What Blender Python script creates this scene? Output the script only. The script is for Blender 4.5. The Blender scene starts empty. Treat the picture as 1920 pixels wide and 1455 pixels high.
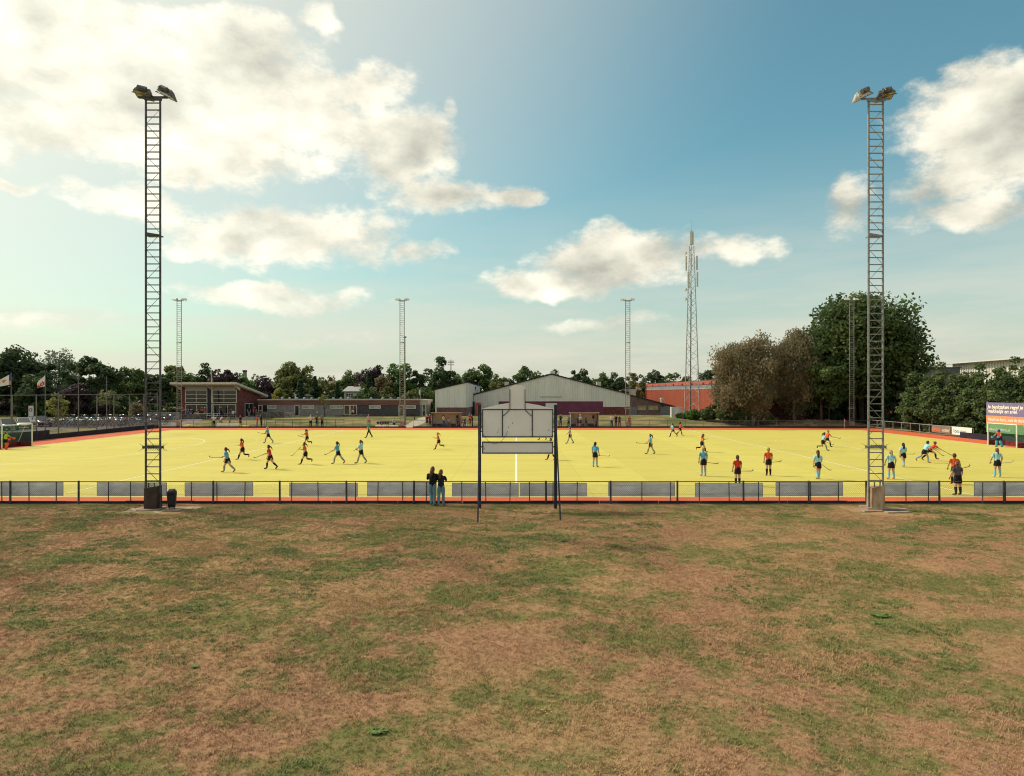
import bpy, bmesh, math, random
import numpy as np
from mathutils import Vector, Matrix, Euler

random.seed(7)
R = math.radians
scene = bpy.context.scene
COL = scene.collection

# ------------------------------------------------------------------ camera
F, CX, CY, EYE = 1240.0, 968.0, 733.0, 5.15      # focal length and horizon of the photograph (1920 px wide)
cam_data = bpy.data.cameras.new('camera')
cam = bpy.data.objects.new('camera', cam_data)
COL.objects.link(cam)
cam.location = (0, 0, EYE)
cam.rotation_euler = (R(90), 0, 0)
cam_data.sensor_width = 36.0
cam_data.lens = F / 1920 * 36
cam_data.shift_x = -(CX - 960) / 1920
cam_data.shift_y = (CY - 727.5) / 1920
cam_data.clip_start = 0.1
cam_data.clip_end = 6000
scene.camera = cam

# ------------------------------------------------------------------ sun, sky and exposure
SUN_DIR = Vector((-0.9414, 0.337, 0.0)).normalized()
SUN_EL = R(40.8)
sun_vec = Vector((SUN_DIR.x * math.cos(SUN_EL), SUN_DIR.y * math.cos(SUN_EL), math.sin(SUN_EL)))
sun_data = bpy.data.lights.new('sun', 'SUN')
sun_data.energy = 3.7
sun_data.angle = R(0.6)
sun_data.color = (1.0, 0.90, 0.74)
sun = bpy.data.objects.new('sun', sun_data)
COL.objects.link(sun)
sun.location = (-40, 20, 60)
sun.rotation_euler = sun_vec.to_track_quat('Z', 'Y').to_euler()

scene.view_settings.view_transform = 'Standard'
scene.view_settings.look = 'None'
scene.view_settings.exposure = 0.03
scene.view_settings.gamma = 1.0
scene.view_settings.use_curve_mapping = False
scene.render.engine = 'CYCLES'
scene.cycles.use_denoising = True
scene.cycles.filter_width = 1.1
scene.cycles.use_adaptive_sampling = True
scene.cycles.adaptive_threshold = 0.015
scene.cycles.adaptive_min_samples = 12
scene.cycles.max_bounces = 4
scene.cycles.diffuse_bounces = 2
scene.cycles.glossy_bounces = 2
scene.cycles.transparent_max_bounces = 16
scene.cycles.caustics_reflective = False
scene.cycles.caustics_refractive = False

world = bpy.data.worlds.new('World')
scene.world = world
world.use_nodes = True
world.cycles.sampling_method = 'MANUAL'
world.cycles.sample_map_resolution = 256
NT = world.node_tree
NT.nodes.clear()

def _sock(nt, inp, val):
    if val is None:
        return
    if hasattr(val, 'is_output') or isinstance(val, bpy.types.NodeSocket):
        nt.links.new(val, inp)
    else:
        inp.default_value = val

def M_(nt, op, a, b=None, c=None, clamp=False):
    n = nt.nodes.new('ShaderNodeMath'); n.operation = op; n.use_clamp = clamp
    _sock(nt, n.inputs[0], a); _sock(nt, n.inputs[1], b)
    if c is not None: _sock(nt, n.inputs[2], c)
    return n.outputs[0]

def VM_(nt, op, a, b=None, c=None):
    n = nt.nodes.new('ShaderNodeVectorMath'); n.operation = op
    _sock(nt, n.inputs[0], a)
    if b is not None: _sock(nt, n.inputs[1], b)
    if c is not None: _sock(nt, n.inputs[2], c)
    return n.outputs['Value'] if op in ('LENGTH', 'DOT_PRODUCT', 'DISTANCE') else n.outputs[0]

def SCALE_(nt, a, f):
    n = nt.nodes.new('ShaderNodeVectorMath'); n.operation = 'SCALE'
    _sock(nt, n.inputs[0], a); _sock(nt, n.inputs['Scale'], f)
    return n.outputs[0]

def SS_(nt, v, a, b, lo=0.0, hi=1.0):
    n = nt.nodes.new('ShaderNodeMapRange'); n.interpolation_type = 'SMOOTHSTEP'
    _sock(nt, n.inputs[0], v)
    n.inputs[1].default_value = a; n.inputs[2].default_value = b
    n.inputs[3].default_value = lo; n.inputs[4].default_value = hi
    return n.outputs[0]

def NOISE_(nt, vec, scale, detail=4, rough=0.5, dist=0.0, color=False):
    n = nt.nodes.new('ShaderNodeTexNoise')
    if vec is not None: nt.links.new(vec, n.inputs['Vector'])
    n.inputs['Scale'].default_value = scale; n.inputs['Detail'].default_value = detail
    n.inputs['Roughness'].default_value = rough; n.inputs['Distortion'].default_value = dist
    return n.outputs['Color'] if color else n.outputs['Fac']

def MIX_(nt, fac, a, b, mode='MIX'):
    n = nt.nodes.new('ShaderNodeMix'); n.data_type = 'RGBA'; n.blend_type = mode
    _sock(nt, n.inputs[0], fac); _sock(nt, n.inputs[6], a); _sock(nt, n.inputs[7], b)
    return n.outputs[2]

def rgb(c): return (c[0], c[1], c[2], 1.0)

def build_sky():
    nt = NT
    tc = nt.nodes.new('ShaderNodeTexCoord')
    v = VM_(nt, 'NORMALIZE', tc.outputs['Generated'])
    sep = nt.nodes.new('ShaderNodeSeparateXYZ'); nt.links.new(v, sep.inputs[0])
    x, y, z = sep.outputs
    az = M_(nt, 'ARCTAN2', x, y)
    hyp = M_(nt, 'SQRT', M_(nt, 'ADD', M_(nt, 'MULTIPLY', x, x), M_(nt, 'MULTIPLY', y, y)))
    el = M_(nt, 'ARCTAN2', z, hyp)
    cmb = nt.nodes.new('ShaderNodeCombineXYZ')
    nt.links.new(az, cmb.inputs[0]); nt.links.new(el, cmb.inputs[1])
    p = cmb.outputs[0]
    # clear sky
    sky = nt.nodes.new('ShaderNodeTexSky'); sky.sky_type = 'NISHITA'
    sky.sun_disc = False
    sky.sun_elevation = SUN_EL
    sky.sun_rotation = math.atan2(SUN_DIR.x, SUN_DIR.y)
    sky.altitude = 20; sky.air_density = 1.0; sky.dust_density = 2.2; sky.ozone_density = 1.2
    clear = MIX_(nt, 1.0, sky.outputs[0], rgb(SKY_TINT), 'MULTIPLY')
    # cumulus: position, half width, half height in photograph pixels turned into sky angles
    def ang(px, py):
        a = math.atan((px - CX) / F)
        return a, math.atan((CY - py) / F * math.cos(a))
    field = None
    wob = VM_(nt, 'SUBTRACT', NOISE_(nt, v, 7.0, 3, 0.6, color=True), (0.5, 0.5, 0.5))
    pw = VM_(nt, 'ADD', p, VM_(nt, 'MULTIPLY', wob, (0.13, 0.085, 0.0)))
    for px, py, rx, ry, w in CLOUDS:
        a, e = ang(px, py)
        sa = (ang(px + rx, py)[0] - ang(px - rx, py)[0]) / 2
        se = (ang(px, py - ry)[1] - ang(px, py + ry)[1]) / 2
        d = VM_(nt, 'MULTIPLY', VM_(nt, 'SUBTRACT', pw, (a, e, 0)), (1 / sa, 1 / se, 0))
        q = M_(nt, 'SUBTRACT', w, VM_(nt, 'DOT_PRODUCT', d, d))
        field = q if field is None else M_(nt, 'SMOOTH_MAX', field, q, 0.22)
    # the same kind of scattered clouds all round the sky outside the view
    far = M_(nt, 'SUBTRACT', M_(nt, 'MULTIPLY', NOISE_(nt, v, 2.6, 3, 0.5), 5.0), 2.5)
    side = SS_(nt, M_(nt, 'ABSOLUTE', az), 0.75, 0.95)
    high = SS_(nt, el, 0.62, 0.8)
    outside = M_(nt, 'MAXIMUM', side, high)
    far = M_(nt, 'ADD', far, M_(nt, 'MULTIPLY', M_(nt, 'SUBTRACT', outside, 1.0), 6.0))
    field = M_(nt, 'SMOOTH_MAX', field, far, 0.3)
    field = M_(nt, 'MAXIMUM', field, -1.6)
    # billows
    vs = VM_(nt, 'MULTIPLY', v, (1.0, 1.0, 1.7))
    off = Vector((-0.75, 0.1, 0.7)) * 0.028
    n1 = NOISE_(nt, vs, 9.0, 7, 0.66, 0.0)
    n2 = NOISE_(nt, VM_(nt, 'ADD', vs, tuple(off)), 8.5, 2, 0.5, 0.0)
    dens = M_(nt, 'ADD', M_(nt, 'MULTIPLY', field, 0.72), M_(nt, 'MULTIPLY', M_(nt, 'SUBTRACT', n1, 0.5), 2.5))
    mask = SS_(nt, dens, -0.20, 0.52)
    soft = M_(nt, 'ADD', M_(nt, 'MULTIPLY', field, 0.72), M_(nt, 'MULTIPLY', M_(nt, 'SUBTRACT', n2, 0.5), 2.2))
    thick = SS_(nt, soft, 0.12, 1.25)
    relief = M_(nt, 'MULTIPLY', M_(nt, 'SUBTRACT', n1, n2), 1.1)
    # a cloud is brighter on the sun's side of the sky (light scattered forward)
    sd = M_(nt, 'MAXIMUM', VM_(nt, 'DOT_PRODUCT', v, tuple(sun_vec)), 0.0)
    fwd = M_(nt, 'MULTIPLY', M_(nt, 'POWER', sd, 4.0), CLOUD_FWD)
    lum = M_(nt, 'SUBTRACT', M_(nt, 'ADD', M_(nt, 'ADD', CLOUD_LUM, relief), fwd), M_(nt, 'MULTIPLY', thick, CLOUD_THICK))
    lum = M_(nt, 'MAXIMUM', lum, 0.42)
    ccol = SCALE_(nt, MIX_(nt, M_(nt, 'MULTIPLY', thick, 0.9), rgb((1.0, 0.95, 0.79)), rgb((0.92, 0.92, 0.78))), lum)
    # thin veil towards the horizon
    veil = M_(nt, 'MULTIPLY', SS_(nt, el, -0.02, 0.36, 1.0, 0.0), SS_(nt, NOISE_(nt, VM_(nt, 'MULTIPLY', v, (1, 1, 7.0)), 3.5, 6, 0.6), 0.3, 0.7, 0.60, 1.0))
    fade = SS_(nt, el, 0.02, 0.17, 0.25, 1.0)
    hcol = SCALE_(nt, (0.96, 0.92, 0.78), M_(nt, 'ADD', HAZE_LUM, M_(nt, 'MULTIPLY', fwd, 0.55)))
    # pale aureole on the sun's side
    veil = M_(nt, 'MAXIMUM', veil, SS_(nt, sd, 0.22, 0.95, 0.0, 0.88))
    skyv = MIX_(nt, veil, SCALE_(nt, clear, SKY_GAIN), hcol)
    out = MIX_(nt, M_(nt, 'MULTIPLY', mask, fade), skyv, ccol)
    bg = nt.nodes.new('ShaderNodeBackground'); bg.inputs['Strength'].default_value = SKY_STRENGTH
    nt.links.new(SCALE_(nt, out, 1.0 / SKY_STRENGTH), bg.inputs['Color'])
    o = nt.nodes.new('ShaderNodeOutputWorld')
    nt.links.new(bg.outputs[0], o.inputs['Surface'])

SKY_STRENGTH = 0.09
SKY_GAIN = 0.147
SKY_TINT = (0.66, 1.04, 0.86)
CLOUD_LUM, CLOUD_THICK, CLOUD_FWD, HAZE_LUM = 0.90, 0.19, 0.60, 0.80
CLOUDS = [  # px, py, half width, half height, weight
    (110, 120, 370, 125, 1.25), (430, 190, 260, 140, 1.2), (110, 235, 240, 80, 0.8), (330, 285, 260, 52, 0.9),
    (380, 42, 240, 48, 0.8), (600, 42, 55, 42, 0.5), (705, 165, 90, 62, 0.95), (742, 285, 125, 88, 1.0),
    (830, 372, 120, 44, 0.8), (940, 372, 70, 30, 0.5), (560, 310, 130, 52, 0.8),
    (260, 385, 150, 42, 0.9), (520, 440, 285, 58, 1.05), (780, 468, 90, 24, 0.6),
    (545, 553, 215, 30, 0.9), (40, 350, 70, 16, 0.5),
    (1160, 488, 160, 58, 1.0), (1040, 532, 150, 28, 0.9), (1390, 465, 110, 34, 0.75), (1290, 478, 90, 36, 0.8),
    (1890, 235, 215, 130, 1.1), (1800, 335, 150, 75, 0.8), (1850, 395, 190, 40, 0.85), (1605, 385, 66, 56, 0.85),
    (1180, 605, 190, 22, 0.35), (600, 630, 220, 22, 0.35), (60, 600, 220, 40, 0.35), (830, 190, 30, 40, 0.1)]
build_sky()

# ------------------------------------------------------------------ helpers
BANK = 0.8                                        # the ground behind the far fence lies this much higher

def smooth(a, b, t):
    t = min(1.0, max(0.0, (t - a) / (b - a)))
    return t * t * (3 - 2 * t)

def ground_z(x, y):
    return BANK * smooth(97, 107, y)

def D0(py): return EYE * F / (py - CY)            # distance of a point on the level ground seen at image row py
def D1(py): return (EYE - BANK) * F / (py - CY)   # the same on the raised ground
def PX(px, d): return (px - CX) * d / F
def PZ(py, d): return EYE - (py - CY) * d / F
def G0(px, py):
    d = D0(py); return Vector((PX(px, d), d, 0.0))
def W(px, py, d): return Vector((PX(px, d), d, PZ(py, d)))

MATS = {}
def mat(name, col, rough=0.7, var=0.15, scale=3.0, metal=0.0, bump=0.0, bscale=40.0, spec=0.3, stretch=(1, 1, 1), col2=None, world_space=True):
    if name in MATS: return MATS[name]
    m = bpy.data.materials.new(name); m.use_nodes = True
    nt = m.node_tree; b = nt.nodes['Principled BSDF']
    geo = nt.nodes.new('ShaderNodeNewGeometry')
    pos = VM_(nt, 'MULTIPLY', geo.outputs['Position'], stretch)
    n = NOISE_(nt, pos, scale, 5, 0.62)
    c2 = col2 if col2 else tuple(max(0.0, c * (1 - 2.0 * var)) for c in col)
    c1 = col if col2 else tuple(min(1.0, c * (1 + 0.9 * var)) for c in col)
    nt.links.new(MIX_(nt, SS_(nt, n, 0.3, 0.7), rgb(c1), rgb(c2)), b.inputs['Base Color'])
    b.inputs['Roughness'].default_value = rough; b.inputs['Metallic'].default_value = metal
    b.inputs['Specular IOR Level'].default_value = spec
    if bump:
        bn = nt.nodes.new('ShaderNodeBump'); bn.inputs['Strength'].default_value = bump; bn.inputs['Distance'].default_value = 0.02
        nt.links.new(NOISE_(nt, pos, bscale, 4, 0.6), bn.inputs['Height'])
        nt.links.new(bn.outputs[0], b.inputs['Normal'])
    MATS[name] = m
    return m

class MB:
    """collects shapes that become one mesh"""
    def __init__(s): s.v = []; s.f = []; s.m = []
    def add(s, vs, fs, mi=0):
        o = len(s.v); s.v += [tuple(v) for v in vs]
        s.f += [tuple(i + o for i in f) for f in fs]; s.m += [mi] * len(fs)
    def box(s, x0, y0, z0, x1, y1, z1, mi=0):
        s.add([(x0, y0, z0), (x1, y0, z0), (x1, y1, z0), (x0, y1, z0), (x0, y0, z1), (x1, y0, z1), (x1, y1, z1), (x0, y1, z1)],
              [(0, 3, 2, 1), (4, 5, 6, 7), (0, 1, 5, 4), (1, 2, 6, 5), (2, 3, 7, 6), (3, 0, 4, 7)], mi)
    def beam(s, p, q, w, h, mi=0, up=(0, 0, 1)):
        p, q = Vector(p), Vector(q); d = (q - p).normalized(); u = Vector(up)
        if abs(d.dot(u)) > 0.98: u = Vector((0, 1, 0))
        a = d.cross(u).normalized() * w / 2; b = a.cross(d).normalized() * h / 2
        vs = [p - a - b, p + a - b, p + a + b, p - a + b, q - a - b, q + a - b, q + a + b, q - a + b]
        s.add(vs, [(0, 1, 2, 3), (4, 7, 6, 5), (0, 4, 5, 1), (1, 5, 6, 2), (2, 6, 7, 3), (3, 7, 4, 0)], mi)
    def tube(s, pts, rad, n=6, mi=0, cap=True):
        pts = [Vector(p) for p in pts]
        if not hasattr(rad, '__len__'): rad = [rad] * len(pts)
        vs = []; ref = None
        for i, p in enumerate(pts):
            d = (pts[min(i + 1, len(pts) - 1)] - pts[max(i - 1, 0)]).normalized()
            u = ref if ref is not None else (Vector((0, 0, 1)) if abs(d.z) < 0.9 else Vector((0, 1, 0)))
            a = d.cross(u)
            if a.length < 1e-4: a = d.cross(Vector((1, 0, 0)))
            a.normalize(); b = a.cross(d).normalized(); ref = b
            for k in range(n):
                t = 2 * math.pi * k / n
                vs.append(p + (a * math.cos(t) + b * math.sin(t)) * rad[i])
        fs = [(i * n + k, i * n + (k + 1) % n, (i + 1) * n + (k + 1) % n, (i + 1) * n + k) for i in range(len(pts) - 1) for k in range(n)]
        if cap: fs += [tuple(range(n - 1, -1, -1)), tuple(range((len(pts) - 1) * n, len(pts) * n))]
        s.add(vs, fs, mi)
    def prism(s, poly, ext, mi=0):
        poly = [Vector(p) for p in poly]; e = Vector(ext); n = len(poly)
        fs = [tuple(range(n)), tuple(range(2 * n - 1, n - 1, -1))] + [(i, i + n, (i + 1) % n + n, (i + 1) % n) for i in range(n)]
        s.add(poly + [p + e for p in poly], fs, mi)
    def sphere(s, c, r, nu=10, nv=7, mi=0, fn=None):
        c = Vector(c); r = r if hasattr(r, '__len__') else (r, r, r)
        vs = []
        for j in range(nv + 1):
            t = math.pi * j / nv
            for i in range(nu):
                u = 2 * math.pi * i / nu
                d = Vector((math.sin(t) * math.cos(u), math.sin(t) * math.sin(u), math.cos(t)))
                k = fn(d) if fn else 1.0
                vs.append(c + Vector((d.x * r[0], d.y * r[1], d.z * r[2])) * k)
        fs = [(j * nu + i, (j + 1) * nu + i, (j + 1) * nu + (i + 1) % nu, j * nu + (i + 1) % nu) for j in range(nv) for i in range(nu)]
        s.add(vs, fs, mi)
    def mesh(s, name, mats, smooth=False, off=None):
        me = bpy.data.meshes.new(name)
        vs = s.v if off is None else [(a - off[0], b - off[1], c - off[2]) for a, b, c in s.v]
        me.from_pydata(vs, [], s.f)
        for m in (mats if isinstance(mats, (list, tuple)) else [mats]): me.materials.append(m)
        if any(s.m): me.polygons.foreach_set('material_index', s.m)
        if smooth: me.polygons.foreach_set('use_smooth', [True] * len(me.polygons))
        me.update()
        return me
    def build(s, name, mats, parent=None, smooth=False, off=None):
        """off: world position of the thing's origin when the shapes were given in world coordinates"""
        o = bpy.data.objects.new(name, s.mesh(name, mats, smooth, off)); COL.objects.link(o)
        if parent is not None: o.parent = parent
        elif off is not None: o.location = off
        return o

def inst(name, me, parent=None, loc=(0, 0, 0), rot=(0, 0, 0), scale=None):
    o = bpy.data.objects.new(name, me); COL.objects.link(o)
    o.location = loc; o.rotation_euler = rot
    if scale: o.scale = scale
    if parent is not None: o.parent = parent
    return o

def thing(name, label, cat, loc=(0, 0, 0), rz=0.0, group=None):
    o = bpy.data.objects.new(name, None); COL.objects.link(o)
    o.location = loc; o.rotation_euler = (0, 0, rz); o.empty_display_size = 0.3
    return tag(o, label, cat, group)

def tag(o, label, cat, group=None, kind=None):
    o['label'] = label
    if cat: o['category'] = cat
    if group: o['group'] = group
    if kind: o['kind'] = kind
    return o

def struct(o): o['kind'] = 'structure'; return o

# ------------------------------------------------------------------ ground
def lawn_nodes(nt, pos):
    """dry lawn colour as a function of the place on the ground"""
    flat = VM_(nt, 'MULTIPLY', pos, (1, 1, 0))
    big = NOISE_(nt, VM_(nt, 'MULTIPLY', flat, (0.75, 1.0, 0)), 0.42, 5, 0.62, 0.4)
    mid = NOISE_(nt, VM_(nt, 'ADD', flat, (31, 7, 0)), 1.7, 5, 0.65, 0.3)
    fine = NOISE_(nt, flat, 9.0, 4, 0.7)
    g = M_(nt, 'ADD', M_(nt, 'MULTIPLY', big, 0.58), M_(nt, 'MULTIPLY', mid, 0.42))
    g = M_(nt, 'ADD', g, M_(nt, 'MULTIPLY', M_(nt, 'SUBTRACT', fine, 0.5), 0.20))
    return g, mid, fine, flat

def make_lawn_mat(name, blades):
    m = bpy.data.materials.new(name); m.use_nodes = True
    nt = m.node_tree; b = nt.nodes['Principled BSDF']
    geo = nt.nodes.new('ShaderNodeNewGeometry')
    g, mid, fine, flat = lawn_nodes(nt, geo.outputs['Position'])
    green = SS_(nt, g, 0.445, 0.565)
    lush = SS_(nt, g, 0.56, 0.64)
    straw = MIX_(nt, SS_(nt, fine, 0.3, 0.7), rgb((0.455, 0.268, 0.158)), rgb((0.345, 0.185, 0.108)))
    straw = MIX_(nt, SS_(nt, NOISE_(nt, flat, 0.16, 3, 0.5), 0.4, 0.6), straw, rgb((0.42, 0.272, 0.135)))
    grn = MIX_(nt, SS_(nt, fine, 0.3, 0.7), rgb((0.205, 0.205, 0.07)), rgb((0.135, 0.16, 0.05)))
    grn = MIX_(nt, lush, grn, rgb((0.10, 0.175, 0.036)))
    col = MIX_(nt, green, straw, grn)
    if blades:
        oi = nt.nodes.new('ShaderNodeObjectInfo')
        rnd = oi.outputs['Random']
        col = MIX_(nt, SS_(nt, rnd, 0.0, 1.0, 0.0, 0.35), col, rgb((0.70, 0.47, 0.25)))
        b.inputs['Roughness'].default_value = 0.75
        b.inputs['Specular IOR Level'].default_value = 0.15
    else:
        # behind the far fence the grass is watered and greener
        sep = nt.nodes.new('ShaderNodeSeparateXYZ'); nt.links.new(geo.outputs['Position'], sep.inputs[0])
        far = SS_(nt, sep.outputs[1], 60, 70)
        fg = MIX_(nt, SS_(nt, NOISE_(nt, flat, 0.22, 5, 0.6), 0.42, 0.6), rgb((0.115, 0.135, 0.045)), rgb((0.26, 0.20, 0.095)))
        # bare soil in the thin places
        bare = M_(nt, 'MULTIPLY', SS_(nt, NOISE_(nt, VM_(nt, 'ADD', flat, (5, 50, 0)), 0.9, 6, 0.7), 0.60, 0.68), SS_(nt, mid, 0.45, 0.55, 1, 0))
        col = MIX_(nt, M_(nt, 'MULTIPLY', bare, 0.8), col, rgb((0.20, 0.13, 0.09)))
        col = MIX_(nt, 0.25, col, rgb((0.26, 0.15, 0.08)))
        col = MIX_(nt, far, col, fg)
        b.inputs['Roughness'].default_value = 0.95
        b.inputs['Specular IOR Level'].default_value = 0.05
        bn = nt.nodes.new('ShaderNodeBump'); bn.inputs['Strength'].default_value = 0.8; bn.inputs['Distance'].default_value = 0.05
        nt.links.new(NOISE_(nt, flat, 22.0, 6, 0.7), bn.inputs['Height']); nt.links.new(bn.outputs[0], b.inputs['Normal'])
    nt.links.new(col, b.inputs['Base Color'])
    return m

LAWN = make_lawn_mat('dry_lawn', False)
BLADE = make_lawn_mat('grass_blades', True)

FENCE_Y = 30.15
def vnoise(x, y, s, seed=0):
    x = x * s; y = y * s
    xi = np.floor(x).astype(int); yi = np.floor(y).astype(int); fx = x - xi; fy = y - yi
    fx = fx * fx * (3 - 2 * fx); fy = fy * fy * (3 - 2 * fy)
    h = lambda a, b: (np.sin(a * 127.1 + b * 311.7 + seed * 74.7) * 43758.5453) % 1.0
    return (h(xi, yi) * (1 - fx) + h(xi + 1, yi) * fx) * (1 - fy) + (h(xi, yi + 1) * (1 - fx) + h(xi + 1, yi + 1) * fx) * fy

def lawn_height(x, y):
    a = np.clip((FENCE_Y - 0.9 - y) / 1.5, 0, 1)
    return a * ((vnoise(x, y, 0.35, 1) - 0.5) * 0.14 + (vnoise(x, y, 1.1, 2) - 0.5) * 0.07 + (vnoise(x, y, 3.0, 3) - 0.5) * 0.035)

xs = np.concatenate([[-2500, -900, -400, -200, -120, -80, -55, -40, -34], np.arange(-28, 28.01, 0.22), [34, 40, 55, 80, 120, 200, 400, 900, 2500]])
ys = np.concatenate([[-900, -200, -60, -20, -5, 0, 3], np.arange(5, 31, 0.22), [33, 40, 55, 70, 85, 94, 97, 98, 99, 100, 101, 102, 103, 104, 105, 106, 107, 110, 130, 160, 220, 320, 500, 900, 1800, 4500]])
gx, gy = np.meshgrid(xs, ys)
gz = lawn_height(gx, gy) * (np.abs(gx) < 28.5) * (gy > 4)
gz = gz + BANK * np.vectorize(lambda t: smooth(97, 107, t))(gy) - 0.03 * ((gy > 30.5) & (gy < 94))
nxx, nyy = len(xs), len(ys)
me = bpy.data.meshes.new('ground')
me.from_pydata(np.stack([gx.ravel(), gy.ravel(), gz.ravel()], 1).tolist(), [],
               [(j * nxx + i, j * nxx + i + 1, (j + 1) * nxx + i + 1, (j + 1) * nxx + i) for j in range(nyy - 1) for i in range(nxx - 1)])
me.polygons.foreach_set('use_smooth', [True] * len(me.polygons))
me.materials.append(LAWN)
struct(inst('ground', me))

# grass blades standing on the near lawn: a handful of tuft meshes set on scattered points
def tuft(seed, n, h, spread, curl):
    rnd = random.Random(seed); v = []; f = []
    for k in range(n):
        a = rnd.uniform(0, 6.283); r = spread * math.sqrt(rnd.random()); bx, by = r * math.cos(a), r * math.sin(a)
        t = rnd.uniform(0, 6.283); hh = h * rnd.uniform(0.5, 1.2); w = rnd.uniform(0.0028, 0.005)
        l = curl * rnd.uniform(0.4, 1.3) * hh; dx, dy = math.cos(t), math.sin(t); px, py = -dy * w, dx * w
        i = len(v)
        v += [(bx - px, by - py, -0.01), (bx + px, by + py, -0.01), (bx + dx * l * 0.45 + px, by + dy * l * 0.45 + py, hh * 0.62),
              (bx + dx * l * 0.45 - px, by + dy * l * 0.45 - py, hh * 0.62), (bx + dx * l * 1.2, by + dy * l * 1.2, hh)]
        f += [(i, i + 1, i + 2, i + 3), (i + 3, i + 2, i + 4)]
    m = bpy.data.meshes.new('tuft'); m.from_pydata(v, [], f); m.materials.append(BLADE); m.update()
    return m

def scatter_lawn(name, tufts, pts, scl, label):
    """one object: a vertex per tuft, the tufts set on the vertices by geometry nodes"""
    src = bpy.data.collections.new(name + '_source')
    for i, t in enumerate(tufts):
        src.objects.link(bpy.data.objects.new('tuft', t))
    me = bpy.data.meshes.new(name)
    me.vertices.add(len(pts)); me.vertices.foreach_set('co', np.asarray(pts, dtype=np.float32).ravel())
    at = me.attributes.new('size', 'FLOAT', 'POINT'); at.data.foreach_set('value', np.asarray(scl, dtype=np.float32))
    me.update()
    o = inst(name, me)
    ng = bpy.data.node_groups.new(name, 'GeometryNodeTree')
    ng.interface.new_socket('Geometry', in_out='INPUT', socket_type='NodeSocketGeometry')
    ng.interface.new_socket('Geometry', in_out='OUTPUT', socket_type='NodeSocketGeometry')
    gi = ng.nodes.new('NodeGroupInput'); go = ng.nodes.new('NodeGroupOutput')
    iop = ng.nodes.new('GeometryNodeInstanceOnPoints')
    ci = ng.nodes.new('GeometryNodeCollectionInfo'); ci.inputs['Collection'].default_value = src
    ci.inputs['Separate Children'].default_value = True; ci.inputs['Reset Children'].default_value = True
    iop.inputs['Pick Instance'].default_value = True
    rv = ng.nodes.new('FunctionNodeRandomValue'); rv.data_type = 'FLOAT_VECTOR'
    rv.inputs[0].default_value = (-0.25, -0.25, 0); rv.inputs[1].default_value = (0.25, 0.25, 6.283)
    na = ng.nodes.new('GeometryNodeInputNamedAttribute'); na.data_type = 'FLOAT'; na.inputs['Name'].default_value = 'size'
    ng.links.new(gi.outputs[0], iop.inputs['Points']); ng.links.new(ci.outputs[0], iop.inputs['Instance'])
    ng.links.new(rv.outputs[0], iop.inputs['Rotation']); ng.links.new(na.outputs[0], iop.inputs['Scale'])
    ng.links.new(iop.outputs[0], go.inputs[0])
    md = o.modifiers.new('scatter', 'NODES'); md.node_group = ng
    return tag(o, label, 'grass', kind='stuff')

rng = np.random.default_rng(3)
def lawn_points(n, y0, y1, wide):
    y = np.sqrt(rng.uniform(y0 * y0, y1 * y1, n))            # even on the ground inside the widening view
    x = rng.uniform(-wide, wide, n) * y
    k = np.abs(x) < 27.5
    x, y = x[k], y[k]
    return x, y, lawn_height(x, y)

TUFTS = [tuft(i, 11, 0.040, 0.07, 0.9) for i in range(9)]
x, y, z = lawn_points(210000, 7.2, FENCE_Y - 0.35, 0.93)
patch = vnoise(x, y, 0.5, 5) * 0.6 + vnoise(x, y, 1.6, 6) * 0.4
size = 0.55 + 0.45 * np.clip((patch - 0.3) / 0.5, 0, 1) ** 1.6 + rng.uniform(-0.15, 0.3, len(x))
keep = ~(((np.abs(x + 15.4) < 1.3) | (np.abs(x - 15.6) < 1.3)) & (np.abs(y - 28.4) < 1.1))
scatter_lawn('lawn_grass', TUFTS, np.stack([x, y, z], 1)[keep], size[keep], 'short dry grass with green tufts covering the near lawn')

# greener clumps that outlived the drought
GREENB = bpy.data.materials.new('green_blades'); GREENB.use_nodes = True
_nt = GREENB.node_tree; _b = _nt.nodes['Principled BSDF']; _oi = _nt.nodes.new('ShaderNodeObjectInfo')
_nt.links.new(MIX_(_nt, _oi.outputs['Random'], rgb((0.09, 0.16, 0.028)), rgb((0.20, 0.235, 0.065))), _b.inputs['Base Color']); _b.inputs['Roughness'].default_value = 0.7
GT_ = []
for i in range(6):
    m_ = tuft(50 + i, 12, 0.055, 0.06, 0.9); m_.materials.clear(); m_.materials.append(GREENB); GT_.append(m_)
cx_, cy_, cz_ = lawn_points(700, 7.5, FENCE_Y - 1.0, 0.9)
w_ = vnoise(cx_, cy_, 0.28, 9); sel_ = w_ > 0.45; cx_, cy_ = cx_[sel_], cy_[sel_]
px_, py_ = [], []
for a_, c_ in zip(cx_, cy_):
    rr_ = rng.uniform(0.06, 0.42); k_ = int(6 + 150 * rr_ * rr_ * 2.2); th_ = rng.uniform(0, 6.283, k_); q_ = rr_ * np.sqrt(rng.uniform(0, 1, k_))
    px_.append(a_ + np.cos(th_) * q_ * 1.5); py_.append(c_ + np.sin(th_) * q_)
px_ = np.concatenate(px_); py_ = np.concatenate(py_); ok_ = py_ < FENCE_Y - 0.4; px_, py_ = px_[ok_], py_[ok_]
scatter_lawn('green_tufts', GT_, np.stack([px_, py_, lawn_height(px_, py_)], 1), rng.uniform(0.6, 1.25, len(px_)), 'small green grass clumps dotted over the dry near lawn')

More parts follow.
